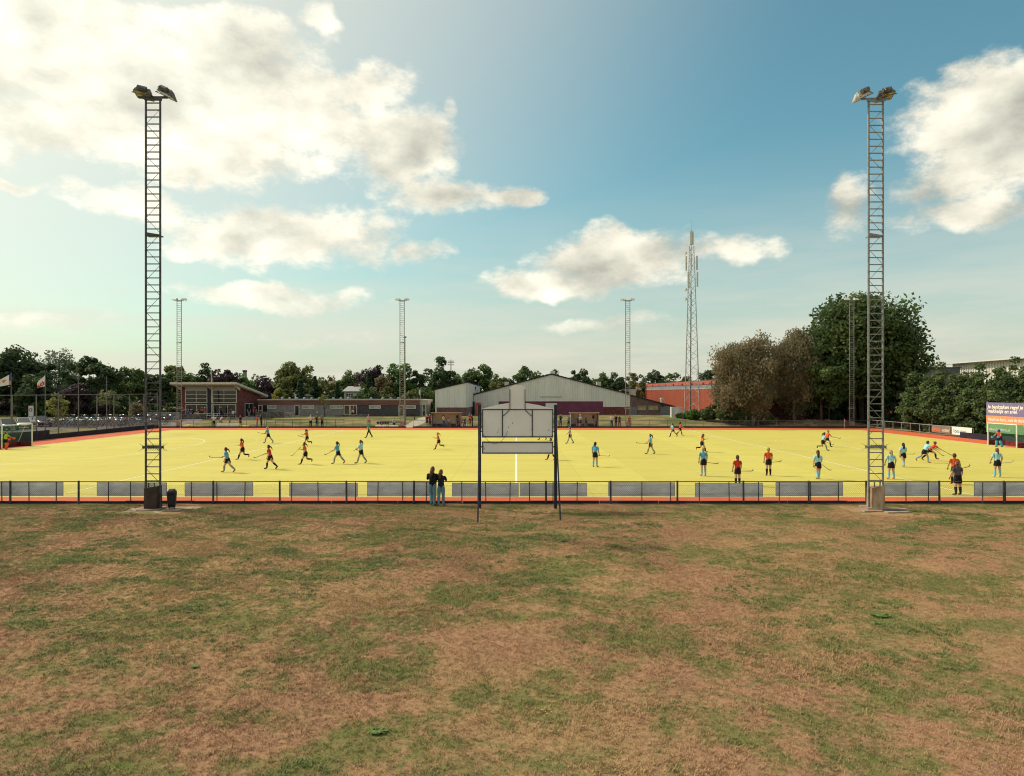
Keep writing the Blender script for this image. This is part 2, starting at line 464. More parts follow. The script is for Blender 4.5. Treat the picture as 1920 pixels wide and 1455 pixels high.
# ------------------------------------------------------------------ pitch
PX0, PX1, PY0, PY1 = -45.2, 45.2, 32.05, 87.0
def turf_mat(name, c1, c2, c3):
    m = bpy.data.materials.new(name); m.use_nodes = True
    nt = m.node_tree; b = nt.nodes['Principled BSDF']
    geo = nt.nodes.new('ShaderNodeNewGeometry'); p = geo.outputs['Position']
    n = NOISE_(nt, VM_(nt, 'MULTIPLY', p, (0.25, 1.0, 0)), 0.5, 6, 0.65)
    col = MIX_(nt, SS_(nt, n, 0.35, 0.65), rgb(c1), rgb(c2))
    st = NOISE_(nt, VM_(nt, 'MULTIPLY', p, (0.06, 1.6, 0)), 1.0, 5, 0.7)
    col = MIX_(nt, SS_(nt, st, 0.45, 0.75, 0.0, 0.6), col, rgb(c3))
    col = MIX_(nt, SS_(nt, NOISE_(nt, p, 60, 3, 0.7), 0.3, 0.7, 0.0, 0.25), col, rgb(c3))
    # rolls of turf laid across the pitch: each a touch lighter or darker, with a faint seam
    sp = nt.nodes.new('ShaderNodeSeparateXYZ'); nt.links.new(p, sp.inputs[0])
    roll = M_(nt, 'DIVIDE', sp.outputs[0], 3.8); fr = M_(nt, 'FRACT', roll)
    wn = nt.nodes.new('ShaderNodeTexWhiteNoise'); wn.noise_dimensions = '1D'; nt.links.new(M_(nt, 'FLOOR', roll), wn.inputs['W'])
    col = MIX_(nt, SS_(nt, wn.outputs['Value'], 0.0, 1.0, 0.0, 0.45), col, rgb(c3))
    col = MIX_(nt, M_(nt, 'MULTIPLY', M_(nt, 'LESS_THAN', fr, 0.012), 0.35), col, rgb(tuple(c * 0.7 for c in c3)))
    wear = SS_(nt, NOISE_(nt, VM_(nt, 'MULTIPLY', p, (1, 1, 0)), 0.11, 5, 0.7), 0.52, 0.72, 0.0, 0.5)
    col = MIX_(nt, wear, col, rgb(tuple(c * 0.86 for c in c3)))
    nt.links.new(col, b.inputs['Base Color'])
    b.inputs['Roughness'].default_value = 0.8; b.inputs['Specular IOR Level'].default_value = 0.2
    bn = nt.nodes.new('ShaderNodeBump'); bn.inputs['Strength'].default_value = 0.4; bn.inputs['Distance'].default_value = 0.02
    nt.links.new(NOISE_(nt, p, 45.0, 3, 0.7), bn.inputs['Height']); nt.links.new(bn.outputs[0], b.inputs['Normal'])
    return m
TURF = turf_mat('yellow_turf', (0.625, 0.55, 0.125), (0.565, 0.49, 0.108), (0.51, 0.43, 0.092))
REDT = turf_mat('red_turf', (0.68, 0.15, 0.055), (0.58, 0.12, 0.048), (0.52, 0.11, 0.045))
LINE = mat('line_white', (0.80, 0.76, 0.62), 0.8, 0.08, 5)
LINEY = mat('line_faint', (0.78, 0.66, 0.20), 0.8, 0.08, 5)

b = MB(); b.box(-49.6, 30.35, -0.25, 49.6, 92.2, 0.004)
struct(b.build('run_off_surface', REDT))
b = MB(); b.add([(PX0, PY0, 0.008), (PX1, PY0, 0.008), (PX1, PY1, 0.008), (PX0, PY1, 0.008)], [(0, 1, 2, 3)])
struct(b.build('pitch', TURF))
def line(pts, w, z, mb, closed=False):
    for (x0, y0), (x1, y1) in zip(pts[:-1], pts[1:]):
        d = Vector((x1 - x0, y1 - y0, 0)); n = Vector((-d.y, d.x, 0)).normalized() * w / 2
        a, c = Vector((x0, y0, z)), Vector((x1, y1, z))
        mb.add([a - n, c - n, c + n, a + n], [(0, 1, 2, 3)])
def marking(name, pts, w=0.10, m=None, z=0.012):
    b = MB(); line(pts, w, z, b); struct(b.build(name, m or LINE))
marking('side_line', [(PX0, PY0), (PX1, PY0)], 0.11)
marking('side_line', [(PX0, PY1), (PX1, PY1)], 0.11)
marking('back_line', [(PX0, PY0 + .06), (PX0, PY1 - .06)], 0.1, z=0.0125)
marking('back_line', [(PX1, PY0 + .06), (PX1, PY1 - .06)], 0.1, z=0.0125)
marking('centre_line', [(0, PY0 + .06), (0, PY1 - .06)], 0.13, z=0.0125)
for s in (-1, 1):
    marking('quarter_line', [(s * 22.6, PY0 + .06), (s * 22.6, PY1 - .06)], 0.1, z=0.0125)
    yc, r = 59.6, 14.63
    pts = [(s * (45.15 - r * math.sin(t)), yc - 1.83 - r * math.cos(t)) for t in [k / 24 * math.pi / 2 for k in range(25)]]
    pts += [(s * (45.15 - r * math.cos(t)), yc + 1.83 + r * math.sin(t)) for t in [k / 24 * math.pi / 2 for k in range(25)]]
    marking('shooting_circle', pts, 0.09, z=0.013)
    b = MB()
    for k in range(44):
        t0 = k / 44 * math.pi; t1 = t0 + 0.02
        rr = r + 5
        q = [(s * (45.15 - rr * math.sin(t)), yc - math.copysign(1.83, math.cos(t)) - rr * math.cos(t)) for t in (t0 + .02, t1 + .02)]
        line(q, 0.07, 0.014, b)
    struct(b.build('dashed_circle', LINE))
    b = MB()
    for k in range(14):                                   # faint dashes of the smaller cross pitch
        t0 = 0.12 + k * 0.1; rr = 14.0
        line([(s * (1.8 + rr * math.sin(t)), PY0 + rr * math.cos(t)) for t in (t0, t0 + 0.06)], 0.08, 0.0145, b)
    struct(b.build('youth_circle', LINEY))
    line_b = MB()
    line([(s * 38.8, 59.45), (s * 38.8, 59.75)], 0.3, 0.0135, line_b)
    struct(line_b.build('penalty_spot', LINE))

# paths and paving behind the far fence
PAVE = mat('concrete_paving', (0.42, 0.36, 0.28), 0.9, 0.12, 1.2, bump=0.3)
def sheet(name, pts, m, dz=0.012):
    b = MB(); n = 12
    b.add([(x, y, 0) for x, y in pts], [tuple(range(len(pts)))])
    bm = bmesh.new(); vs = [bm.verts.new((x, y, 0)) for x, y in pts]; bm.faces.new(vs)
    bmesh.ops.triangulate(bm, faces=bm.faces[:])
    for yy in [97, 98, 99, 100, 101, 102, 103, 104, 105, 106, 107]:
        bmesh.ops.bisect_plane(bm, geom=bm.verts[:] + bm.edges[:] + bm.faces[:], plane_co=(0, yy, 0), plane_no=(0, 1, 0))
    for v in bm.verts: v.co.z = ground_z(v.co.x, v.co.y) + dz
    me = bpy.data.meshes.new(name); bm.to_mesh(me); bm.free(); me.materials.append(m)
    return struct(inst(name, me))
sheet('path', [(-17.5, 92.8), (-14.9, 92.8), (-14.2, 100), (-12.6, 113), (-15.0, 113), (-16.3, 100)], PAVE)
sheet('side_path', [(-34, 92.8), (-17.6, 92.8), (-17.3, 95.2), (-31, 95.6)], PAVE)
sheet('car_park', [(-120, 82), (-62, 82), (-58, 104), (-120, 104)], mat('asphalt_grey', (0.13, 0.12, 0.115), 0.9, 0.2, 0.6), 0.02)
sheet('bicycle_park', [(-57.5, 90), (-47.5, 94.5), (-50, 112), (-68, 112)], mat('grey_clinker', (0.20, 0.17, 0.15), 0.9, 0.2, 1.0), 0.024)

# ------------------------------------------------------------------ floodlight masts
GALV = mat('galvanised_steel', (0.26, 0.26, 0.25), 0.5, 0.18, 6, metal=0.35, spec=0.4)
GALV_D = mat('weathered_steel', (0.095, 0.10, 0.105), 0.55, 0.25, 4, metal=0.35)
NAVY = mat('navy_paint', (0.022, 0.026, 0.045), 0.45, 0.3, 6)
LAMPB = mat('lamp_housing', (0.15, 0.15, 0.15), 0.5, 0.25, 8, metal=0.4)
LAMPW = mat('lamp_housing_pale', (0.55, 0.52, 0.45), 0.5, 0.2, 8)
LAMPG = mat('lamp_glass_turf_reflection', (0.30, 0.27, 0.17), 0.18, 0.3, 8, spec=0.6)  # yellow-brown reflection of the turf is put into the base colour
RUSTY = mat('stained_concrete', (0.50, 0.37, 0.24), 0.9, 0.2, 1.6, stretch=(2, 2, 0.7), col2=(0.22, 0.12, 0.065), bump=0.3)
BROWNB = mat('dark_brown_box', (0.075, 0.05, 0.038), 0.8, 0.25, 2.0, bump=0.2)
CONC = mat('pale_concrete', (0.36, 0.255, 0.18), 0.9, 0.18, 2.0, bump=0.4)

MASTH = 17.7
_mc = {}
def cached(key, fn):
    if key not in _mc: _mc[key] = fn()
    return _mc[key]

def mast_meshes(steel, tagk):
    W2 = 0.31
    def leg():
        b = MB(); b.tube([(0, 0, 0.0), (0, 0, MASTH)], 0.045, 8); return b.mesh('leg', steel)
    def rung():
        b = MB(); b.box(-W2 + 0.04, -0.022, -0.02, W2 - 0.04, 0.022, 0.02); return b.mesh('rung', steel)
    def diag():
        b = MB(); b.tube([(-W2, 0.03, 0), (W2, 0.03, 0.66)], 0.011, 5); return b.mesh('brace', steel)
    def guard():
        b = MB(); b.box(-0.42, -0.09, -0.05, 0.42, -0.05, 0.05); b.box(-0.42, 0.05, -0.05, 0.42, 0.09, 0.05)
        for i in range(11):
            x = -0.36 + i * 0.072
            for y in (-0.10, 0.10):
                b.tube([(x, y, 0.04), (x + 0.06, y * 1.3, 0.16)], [0.008, 0.002], 4)
                b.tube([(x, y, -0.04), (x + 0.06, y * 1.3, -0.16)], [0.008, 0.002], 4)
        for s in (-1, 1):
            for zz in (1, -1):
                b.tube([(s * 0.40, 0, 0.03 * zz), (s * 0.62, 0, 0.17 * zz)], [0.014, 0.004], 4)
        return b.mesh('spike_guard', steel)
    def plat():
        b = MB(); b.prism([(-W2, -0.05, 0), (W2, -0.05, -0.10), (W2, -0.05, -0.13), (-W2, -0.05, -0.16)], (0, 0.10, 0)); b.box(-W2, 0.05, -0.16, W2, 0.28, -0.12)
        return b.mesh('rest_platform', steel)
    def arm():
        b = MB(); b.box(-0.62, -0.04, -0.04, 0.62, 0.04, 0.04); b.box(-0.36, -0.06, -0.12, 0.36, 0.06, -0.05); return b.mesh('crossarm', steel)
    return {k: cached((tagk, k), f) for k, f in dict(leg=leg, rung=rung, diag=diag, guard=guard, plat=plat, arm=arm).items()}

def lamp_meshes(pale):
    H = LAMPW if pale else LAMPB
    def housing():
        b = MB()
        lo = [(-0.42, -0.30, 0), (0.42, -0.30, 0), (0.42, 0.30, 0), (-0.42, 0.30, 0)]
        mi = [(-0.42, -0.32, 0.10), (0.42, -0.32, 0.10), (0.42, 0.26, 0.07), (-0.42, 0.26, 0.07)]
        hi = [(-0.34, -0.26, 0.30), (0.34, -0.26, 0.30), (0.34, -0.02, 0.27), (-0.34, -0.02, 0.27)]
        v = lo + mi + hi; f = []
        for k in (0, 4):
            f += [(k + i, k + (i + 1) % 4, k + 4 + (i + 1) % 4, k + 4 + i) for i in range(4)]
        f += [(8, 9, 10, 11)]
        b.add(v, f)
        b.box(-0.44, -0.33, -0.02, 0.44, -0.30, 0.03); b.box(-0.44, 0.30, -0.02, 0.44, 0.33, 0.03)
        b.box(-0.45, -0.30, -0.02, -0.42, 0.30, 0.03); b.box(0.42, -0.30, -0.02, 0.45, 0.30, 0.03)
        return b.mesh('housing', H)
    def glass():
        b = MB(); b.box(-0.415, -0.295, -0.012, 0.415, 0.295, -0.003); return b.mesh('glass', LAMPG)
    def gear():
        b = MB(); b.tube([(-0.22, -0.40, 0.16), (0.22, -0.40, 0.16)], 0.13, 10)
        b.tube([(-0.16, -0.54, 0.16), (-0.16, -0.60, 0.05), (0.0, -0.62, -0.10)], 0.02, 5); return b.mesh('ballast', LAMPB)
    def brk():
        b = MB(); b.tube([(-0.47, -0.05, 0.08), (-0.47, -0.30, -0.14), (0.47, -0.30, -0.14), (0.47, -0.05, 0.08)], 0.022, 5); return b.mesh('bracket', LAMPB)
    return {k: cached((pale, k), f) for k, f in dict(housing=housing, glass=glass, gear=gear, brk=brk).items()}

def floodlight_mast(loc, rz, label, steel, tagk, base_m, lamps, box_h=1.02, near=True):
    t = thing('floodlight_mast', label, 'light mast', loc, rz, 'floodlight masts around the pitch')
    ms = mast_meshes(steel, tagk)
    for s in (-1, 1): inst('leg', ms['leg'], t, (s * 0.31, 0, 0.1))
    z = box_h + 0.25; k = 0
    while z < MASTH - 0.1:
        inst('rung', ms['rung'], t, (0, 0, z)); z += 0.302
    z = box_h + 0.15
    while z < MASTH - 0.9:
        inst('brace', ms['diag'], t, (0, 0, z), (0, 0, 0 if k % 2 else math.pi)); z += 0.675; k += 1
    inst('spike_guard', ms['guard'], t, (0, 0, 2.72))
    inst('rest_platform', ms['plat'], t, (0, 0, 12.0))
    inst('crossarm', ms['arm'], t, (0, 0, MASTH + 0.12))
    for (x, y, zz, rx, ry, rzz, pale) in lamps:
        lm = lamp_meshes(pale)
        h = inst('floodlight', lm['housing'], t, (x, y, MASTH + zz), (R(rx), R(ry), R(rzz)), (0.80, 0.80, 0.80))
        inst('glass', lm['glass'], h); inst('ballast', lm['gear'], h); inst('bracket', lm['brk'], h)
    b = MB(); w = 0.285; dd = 0.22
    b.add([(-w, -dd, 0), (w, -dd, 0), (w, dd, 0), (-w, dd, 0), (-w + .01, -dd + .01, box_h - .05), (w - .01, -dd + .01, box_h + .04), (w - .01, dd - .01, box_h + .04), (-w + .01, dd - .01, box_h - .05)],
          [(0, 3, 2, 1), (4, 5, 6, 7), (0, 1, 5, 4), (1, 2, 6, 5), (2, 3, 7, 6), (3, 0, 4, 7)])
    b.build('base_block', base_m, t)
    if near:
        for s in (-1, 1):
            b = MB(); b.tube([(s * 0.12, -0.12, box_h - 0.02), (s * 0.12, -0.12, box_h + 0.14), (s * 0.12, -0.12, box_h + 0.15), (s * 0.12, -0.12, box_h + 0.19)], [0.025, 0.025, 0.04, 0.03], 6)
            b.build('hinge_bolt', GALV_D, t)
    return t

near_l = Vector((PX(287, 28.55), 28.55, 0)); near_r = Vector((PX(1642, 28.7), 28.7, 0))
floodlight_mast(near_l, 0, 'tall dark ladder mast with brown base box beside the litter bin', GALV_D, 'd', BROWNB,
                [(-0.40, 0.0, 0.20, -14, 12, 6, False), (0.58, 0.05, 0.22, -12, 26, -14, False)])
floodlight_mast(near_r, 0, 'tall bright steel ladder mast on a rust-stained concrete block', GALV, 'g', RUSTY,
                [(-0.58, 0.05, 0.22, -12, -26, 14, True), (0.40, 0.0, 0.20, -14, -12, -6, False)])
for px, lb in ((336, 'distant ladder mast rising past the clubhouse roof'), (754, 'distant ladder mast in front of the low brown changing rooms'),
               (1177, 'distant ladder mast at the right slope of the gabled hall'), (1597, 'distant ladder mast in front of the great oak')):
    d = 92.75
    floodlight_mast((PX(px, d), d, 0), math.pi, lb, GALV, 'g', CONC, [(-0.62, 0.0, 0.22, -8, 0, 10, True), (0.62, 0.0, 0.22, -8, 0, -10, True)], 0.9, False)

def slabs(name, c, specs, label):
    t = thing(name, label, 'paving', (c.x, c.y, 0))
    for i, (x0, y0, x1, y1, h, r) in enumerate(specs):
        x0, x1, y0, y1 = x0 * .85, x1 * .85, y0 * .85, y1 * .85
        b = MB(); w, d = (x1 - x0) / 2, (y1 - y0) / 2
        b.prism([(-w, -d, -0.2), (w, -d, -0.2), (w, d, -0.2), (-w, d, -0.2)], (0, 0, 0.2 + h))
        o = b.build('slab', CONC, t); o.location = ((x0 + x1) / 2, (y0 + y1) / 2, 0); o.rotation_euler = (0, 0, r)
    return t
slabs('concrete_slabs', near_l, [(-0.6, -0.5, 0.5, 0.5, 0.10, 0.05), (-1.1, -0.75, -0.1, 0.3, 0.06, 0.2), (-0.3, -1.0, 0.9, -0.1, 0.045, -0.1), (0.55, -0.55, 1.5, 0.5, 0.055, 0.08), (1.2, 0.0, 2.2, 0.75, 0.05, -0.06)],
      'broken pale concrete slabs around the foot of the dark left mast')
slabs('concrete_slabs', near_r, [(-0.6, -0.45, 0.6, 0.5, 0.12, -0.04), (-0.9, -0.8, 0.2, 0.2, 0.07, -0.12), (-0.1, -1.05, 1.1, -0.1, 0.06, 0.15), (0.5, -0.7, 1.5, 0.3, 0.045, -0.2)],
      'cracked pale concrete slabs around the foot of the right mast')
b = MB(); b.beam(near_r + Vector((-0.05, -0.62, 0.10)), near_r + Vector((1.0, -0.55, 0.08)), 0.07, 0.05)
tag(b.build('loose_bar', GALV_D), 'dark loose bar lying on the slabs of the right mast', 'bar')

# litter bin
t = thing('litter_bin', 'black hooded litter bin standing right of the dark mast', 'bin', G0(320, 957) + Vector((0, 0.1, 0)), 0.35)
t.scale = (.88, .88, .86)
BINM = mat('bin_plastic', (0.018, 0.020, 0.026), 0.45, 0.3, 6)
b = MB()
sec = [(0.16, 0.22, 0.15), (0.19, 0.26, 0.45), (0.21, 0.28, 0.80), (0.21, 0.27, 0.92), (0.15, 0.18, 1.02)]
n = 16; v = []
for (a, c, z) in sec:
    for k in range(n):
        th = 2 * math.pi * k / n; cc, ss = math.cos(th), math.sin(th)
        v.append((a * math.copysign(abs(cc) ** 0.5, cc), c * math.copysign(abs(ss) ** 0.5, ss), z))
b.add(v, [(i * n + k, i * n + (k + 1) % n, (i + 1) * n + (k + 1) % n, (i + 1) * n + k) for i in range(len(sec) - 1) for k in range(n)] + [tuple(range(n - 1, -1, -1)), tuple(range((len(sec) - 1) * n, len(sec) * n))])
b.build('bin_body', BINM, t, True)
b = MB(); b.box(-0.14, -0.30, 0.76, 0.14, -0.265, 0.90); b.build('mouth', mat('bin_mouth', (0.006, 0.006, 0.008), 0.6), t)
b = MB(); b.tube([(-0.17, 0, 0.85), (-0.12, 0, 1.05), (0.12, 0, 1.05), (0.17, 0, 0.85)], 0.02, 6); b.build('handle', BINM, t)
for s in (-1, 1):
    b = MB(); b.tube([(s * 0.12, 0, -0.05), (s * 0.12, 0, 0.2)], 0.025, 6); b.build('leg', GALV_D, t)

# ------------------------------------------------------------------ near fence
FM = mat('fence_dark_paint', (0.055, 0.058, 0.07), 0.55, 0.3, 6)
WIRE = mat('fence_wire', (0.07, 0.07, 0.08), 0.5, 0.2, 9, metal=0.3)
KICK = mat('kick_board_dark', (0.035, 0.028, 0.032), 0.8, 0.3, 1.5, stretch=(0.4, 1, 4))
fx = lambda px: PX(px, FENCE_Y)
fence = thing('chain_link_fence', 'dark waist-high chain link fence along the near touchline', 'fence', (0, FENCE_Y, 0))
thin = [2, 53, 104, 202, 244, 358, 406, 458, 546, 596, 666, 708, 755, 799, 866, 911, 956, 993, 1037, 1082, 1204, 1258, 1312, 1368, 1423, 1462, 1521, 1573, 1652, 1700, 1742, 1844, 1887]
thick = [20, 148, 273, 400, 525, 650, 776, 1024, 1145, 1270, 1394, 1516, 1624, 1761, 1882]
thin += [-50, -100, -210, 1950, 2000, 2060, 2110]; thick += [-110, -240, 2010, 2140]
def post_mesh(r, h):
    b = MB(); b.tube([(0, 0, 0), (0, 0, h)], r, 8); return b.mesh('post', FM)
tm, km = post_mesh(0.022, 1.0), post_mesh(0.045, 1.06)
rp = random.Random(4)
for p in thin: inst('post', tm, fence, (fx(p), 0.05, 0.02), (rp.uniform(-.012, .012), rp.uniform(-.02, .02), 0))
for p in thick: inst('post', km, fence, (fx(p), -0.02, 0), (rp.uniform(-.008, .008), rp.uniform(-.012, .012), 0))
X0, X1 = fx(-250), fx(2150)
b = MB()
segs = sorted(thick); xsn = [X0] + [fx(p) for p in segs] + [X1]
b.tube([(x, 0, 1.02 + rp.uniform(-0.006, 0.006)) for x in xsn], 0.021, 6); b.build('top_rail', FM, fence)
bx = X0; i = 0
while bx < X1:
    L = 2.95 + rp.uniform(-.3, .3); b = MB(); dz = rp.uniform(-.015, .015)
    b.box(bx + 0.01, 0.10, 0.0, min(bx + L, X1) - 0.01, 0.135, 0.115 + dz); b.build('kick_board', KICK, fence); bx += L
b = MB(); s = 0.09; top = 0.86; bot = 0.06
nx = int((X1 - X0) / s)
for k in range(-int((top - bot) / s), nx + 1):
    for sg in (1, -1):
        xa = X0 + k * s; xb = xa + (top - bot)
        if sg < 0: xa, xb = xb, xa
        sagt = 0.025 * math.sin(xb * 2.1) + 0.012 * math.sin(xb * 5.3); 
        b.tube([(xa, 0.02 * sg * 0.2 + 0.0, bot), (xb, 0.02 * sg * 0.2, top + sagt - 0.02)], 0.0030, 3, cap=False)
o = b.build('wire_mesh', WIRE, fence); o['kind'] = 'stuff'
for z in (0.855, 0.45):
    b = MB(); b.tube([(X0 + i * 0.5, -0.008, z + 0.02 * math.sin((X0 + i * 0.5) * 2.1)) for i in range(int((X1 - X0) / 0.5))], 0.004, 3); b.build('tension_wire', WIRE, fence)

# grey backs of the advertising boards hung on the pitch side of the fence
BOARDM = mat('grey_board_back', (0.80, 0.785, 0.79), 0.75, 0.10, 1.3, stretch=(1, 1, 2.5))
BOARD_E = mat('board_edge', (0.10, 0.10, 0.105), 0.6, 0.2, 4)
boards = [(-75, 118, 904.5, 929.5, 'long grey board back at the far left end of the fence'), (182, 312, 905, 929.5, 'grey board back passing behind the dark left mast'),
          (347, 474, 905, 930, 'grey board back just right of the litter bin'), (543, 670, 906, 930.5, 'grey board back below the running players, left of the fence women'),
          (689, 818, 904, 930, 'stained grey board back directly left of the two women'), (848, 972, 906, 930.5, 'grey board back at the left leg of the scoreboard'),
          (975, 1100, 906, 930, 'grey board back at the right leg of the scoreboard'), (1141, 1265, 905, 930, 'first whole grey board back right of the scoreboard'),
          (1304, 1430, 906, 931, 'grey board back in front of the half hidden red shirted player'), (1455, 1580, 904.5, 929.5, 'grey board back just left of the right mast'),
          (1657, 1760, 905, 929.5, 'grey board back just right of the right mast'), (1827, 2010, 904.5, 929.5, 'grey board back at the far right end of the fence')]
for x0, x1, y0, y1, lb in boards:
    d = FENCE_Y + 0.17
    o = Vector((PX((x0 + x1) / 2, d), d, 0)); w = PX(x1, d) - PX(x0, d); z1, z0 = PZ(y0, d), PZ(y1, d)
    t = thing('advertising_board', lb, 'board', o, 0, 'grey boards on the near fence')
    t.rotation_euler = (0, R(rp.uniform(-.25, .25)), 0)
    b = MB(); b.box(-w / 2, 0, z0, w / 2, 0.012, z1); b.build('panel', BOARDM, t)
    b = MB()
    b.box(-w / 2 - .01, -0.004, z0 - .012, w / 2 + .01, 0.02, z0); b.box(-w / 2 - .01, -0.004, z1, w / 2 + .01, 0.02, z1 + .012)
    b.box(-w / 2 - .012, -0.004, z0, -w / 2, 0.02, z1); b.box(w / 2, -0.004, z0, w / 2 + .012, 0.02, z1); b.build('rim', BOARD_E, t)

# ------------------------------------------------------------------ scoreboard seen from behind
SCD = 28.9
PANEL = mat('scoreboard_back', (0.80, 0.77, 0.72), 0.7, 0.03, 0.8)
sb = thing('scoreboard', 'back of a grey scoreboard on dark posts in front of the fence', 'scoreboard', (PX(970, SCD), SCD, 0))
O = Vector(sb.location)
L = lambda px, py, dy=0.0: Vector((PX(px, SCD) - O.x, dy, PZ(py, SCD)))
for px, fpx in ((899, 896), (1042, 1051)):
    b = MB(); x = L(px, 0).x
    b.beam((x, 0.12, 0.0), (x, 0.12, PZ(759, SCD)), 0.13, 0.13); b.build('post', NAVY, sb)
    fd = 25.95; foot = Vector((PX(fpx, fd) - O.x, fd - SCD, 0))
    b = MB(); b.beam(foot + Vector((0, 0, -.05)), (x, 0.06, PZ(778, SCD)), 0.06, 0.06); b.build('brace', NAVY, sb)
    b = MB()
    for py in (776, 809, 838):
        xa = L(904 if px < 970 else 1037, 0).x
        b.beam((xa, 0.10, PZ(py, SCD)), (x, 0.10, PZ(py, SCD)), 0.05, 0.06)
    b.build('bracket', NAVY, sb)
def frame_bars(b, x0, y0, x1, y1, w):
    a, c = L(x0, y0), L(x1, y1)
    b.box(a.x, -0.03, a.z - w, c.x, 0.02, a.z); b.box(a.x, -0.03, c.z, c.x, 0.02, c.z + w)
    b.box(a.x, -0.03, c.z + w, a.x + w, 0.02, a.z - w); b.box(c.x - w, -0.03, c.z + w, c.x, 0.02, a.z - w)
for (x0, y0, x1, y1, nm) in ((904, 767, 1037, 819.5, 'upper'), (904, 828.5, 1037, 850, 'lower')):
    a, c = L(x0, y0), L(x1, y1)
    b = MB(); b.box(a.x - .015, 0.0, c.z - .03, c.x + .015, 0.10, a.z + .03)
    p = b.build('panel', PANEL, sb)
    b = MB(); frame_bars(b, x0, y0, x1, y1, 0.035)
    if nm == 'upper':
        for px in (942, 998): b.box(L(px, 0).x - .02, -0.028, c.z + .035, L(px, 0).x + .02, 0.0, a.z - .035)
        for p0, p1 in (((943.5, 780), (955, 769)), ((996.5, 780), (985, 769))):
            b.beam(L(*p0, dy=-.014), L(*p1, dy=-.014), 0.026, 0.03, up=(0, 1, 0))
    b.build('frame', NAVY, p)
b = MB()
crest = [L(906, 766, .03), L(930, 759.5, .03), L(955, 755.5, .03), L(955, 731, .03), L(958, 725, .03), L(964, 722, .03), L(978, 722, .03), L(983, 725, .03), L(985, 731, .03), L(985, 755.5, .03), L(1010, 759.5, .03), L(1035, 766, .03)]
b.prism(crest, (0, 0.04, 0)); b.build('crest_panel', PANEL, sb)
for px in (956, 984.5):
    b = MB(); b.beam(L(px, 767, 0.0), L(px, 730, 0.0), 0.03, 0.03); b.build('upright', NAVY, sb)
b = MB()
b.tube([L(905, 812, -.035), L(908, 818, -.05), L(916, 827, -.06), L(926, 831.5, -.06), L(938, 829, -.06), L(948, 818, -.05), L(952, 808, -.035)], 0.008, 4)
b.tube([L(906, 836, -.035), L(909, 841, -.04), L(903, 844, -.04)], 0.008, 4); b.build('cable', NAVY, sb)
b = MB()
for (x, y, l) in ((933, 812, 5), (935, 806, 3), (953, 802, 3), (961, 795, 4), (995, 806, 2), (1028, 808, 3)):
    b.tube([L(x, y, -.004), L(x + 1.0, y - l, -.004)], 0.007, 4)
b.build('scratches', NAVY, sb)

# weeds and little flowers on the lawn
LEAFW = mat('weed_leaf', (0.14, 0.22, 0.045), 0.6, 0.3, 9)
def rosette(px, py, r, n, h, label, hue=LEAFW):
    c = G0(px, py); c.z = float(lawn_height(np.array([c.x]), np.array([c.y]))[0])
    rnd = random.Random(int(px)); b = MB()
    for k in range(n):
        a = rnd.uniform(0, 6.28); rr = r * math.sqrt(rnd.random()); q = Vector((math.cos(a) * rr, math.sin(a) * rr * 0.6, h * .6 * rnd.uniform(.3, 1)))
        l = rnd.uniform(.03, .06); t = rnd.uniform(0, 6.28); d = Vector((math.cos(t), math.sin(t), rnd.uniform(-.1, .5))) * l; s = Vector((-d.y, d.x, 0)) * 0.45
        b.add([q - d, q + s, q + d, q - s], [(0, 1, 2, 3)])
        b.tube([(q.x * .3, q.y * .3, 0), q], 0.004, 3, cap=False)
    return tag(b.build('weed', hue, None, off=None), label, 'plant'), c
for px, py, r, n, h, lb in ((1652, 1158, 0.22, 230, 0.10, 'bright green leafy weed patch on the brown lawn at right'), (1643, 1175, 0.07, 40, 0.06, 'tiny weed below the bright green weed patch'),
                            (366, 1256, 0.07, 50, 0.07, 'small pale green rosette weed on the left lawn'), (708, 1376, 0.13, 90, 0.08, 'dark green weed clump low in the lawn, left of centre')):
    o, c = rosette(px, py, r, n, h, lb); o.location = c
FLOW = mat('yellow_petal', (0.75, 0.52, 0.02), 0.6, 0.1)
b = MB(); c = G0(1027, 1343); rnd = random.Random(3)
for k in range(9):
    q = Vector((rnd.uniform(-.10, .16), rnd.uniform(-.12, .12), rnd.uniform(.05, .10)))
    b.tube([(q.x, q.y, -.03), q], 0.003, 3, mi=1)
    for j in range(5):
        a = j * 1.257; b.add([q, q + Vector((math.cos(a) * .014, math.sin(a) * .014, .004)), q + Vector((math.cos(a + .8) * .014, math.sin(a + .8) * .014, .004))], [(0, 1, 2)])
o = b.build('wildflowers', [FLOW, LEAFW]); o.location = c; tag(o, 'small yellow wildflowers in the lawn below the scoreboard', 'flowers')

# ------------------------------------------------------------------ buildings behind the pitch
WHITE = mat('white_frame', (0.62, 0.60, 0.55), 0.5, 0.06, 3)
GLASS = mat('dark_glass', (0.020, 0.028, 0.035), 0.06, 0.2, 1.5, spec=0.8)
GLASS_P = mat('pale_glass', (0.30, 0.36, 0.33), 0.15, 0.2, 1.5, spec=0.6)
GLASS_Y = mat('yellowed_glass', (0.40, 0.34, 0.18), 0.35, 0.25, 1.0)
BROWN = mat('brown_timber_cladding', (0.19, 0.085, 0.07), 0.8, 0.18, 1.2, stretch=(0.4, 0.4, 6))
REDBR = mat('red_brown_brick', (0.17, 0.05, 0.045), 0.85, 0.18, 2.0, bump=0.2)
GREYBR = mat('grey_brick', (0.24, 0.215, 0.21), 0.9, 0.12, 2.0, bump=0.2)
ROOFW = mat('pale_fascia', (0.60, 0.54, 0.45), 0.6, 0.06, 2)
SOFFIT = mat('soffit', (0.42, 0.36, 0.30), 0.7, 0.06, 2)
DARK = mat('interior_dark', (0.02, 0.018, 0.02), 0.9, 0.2)
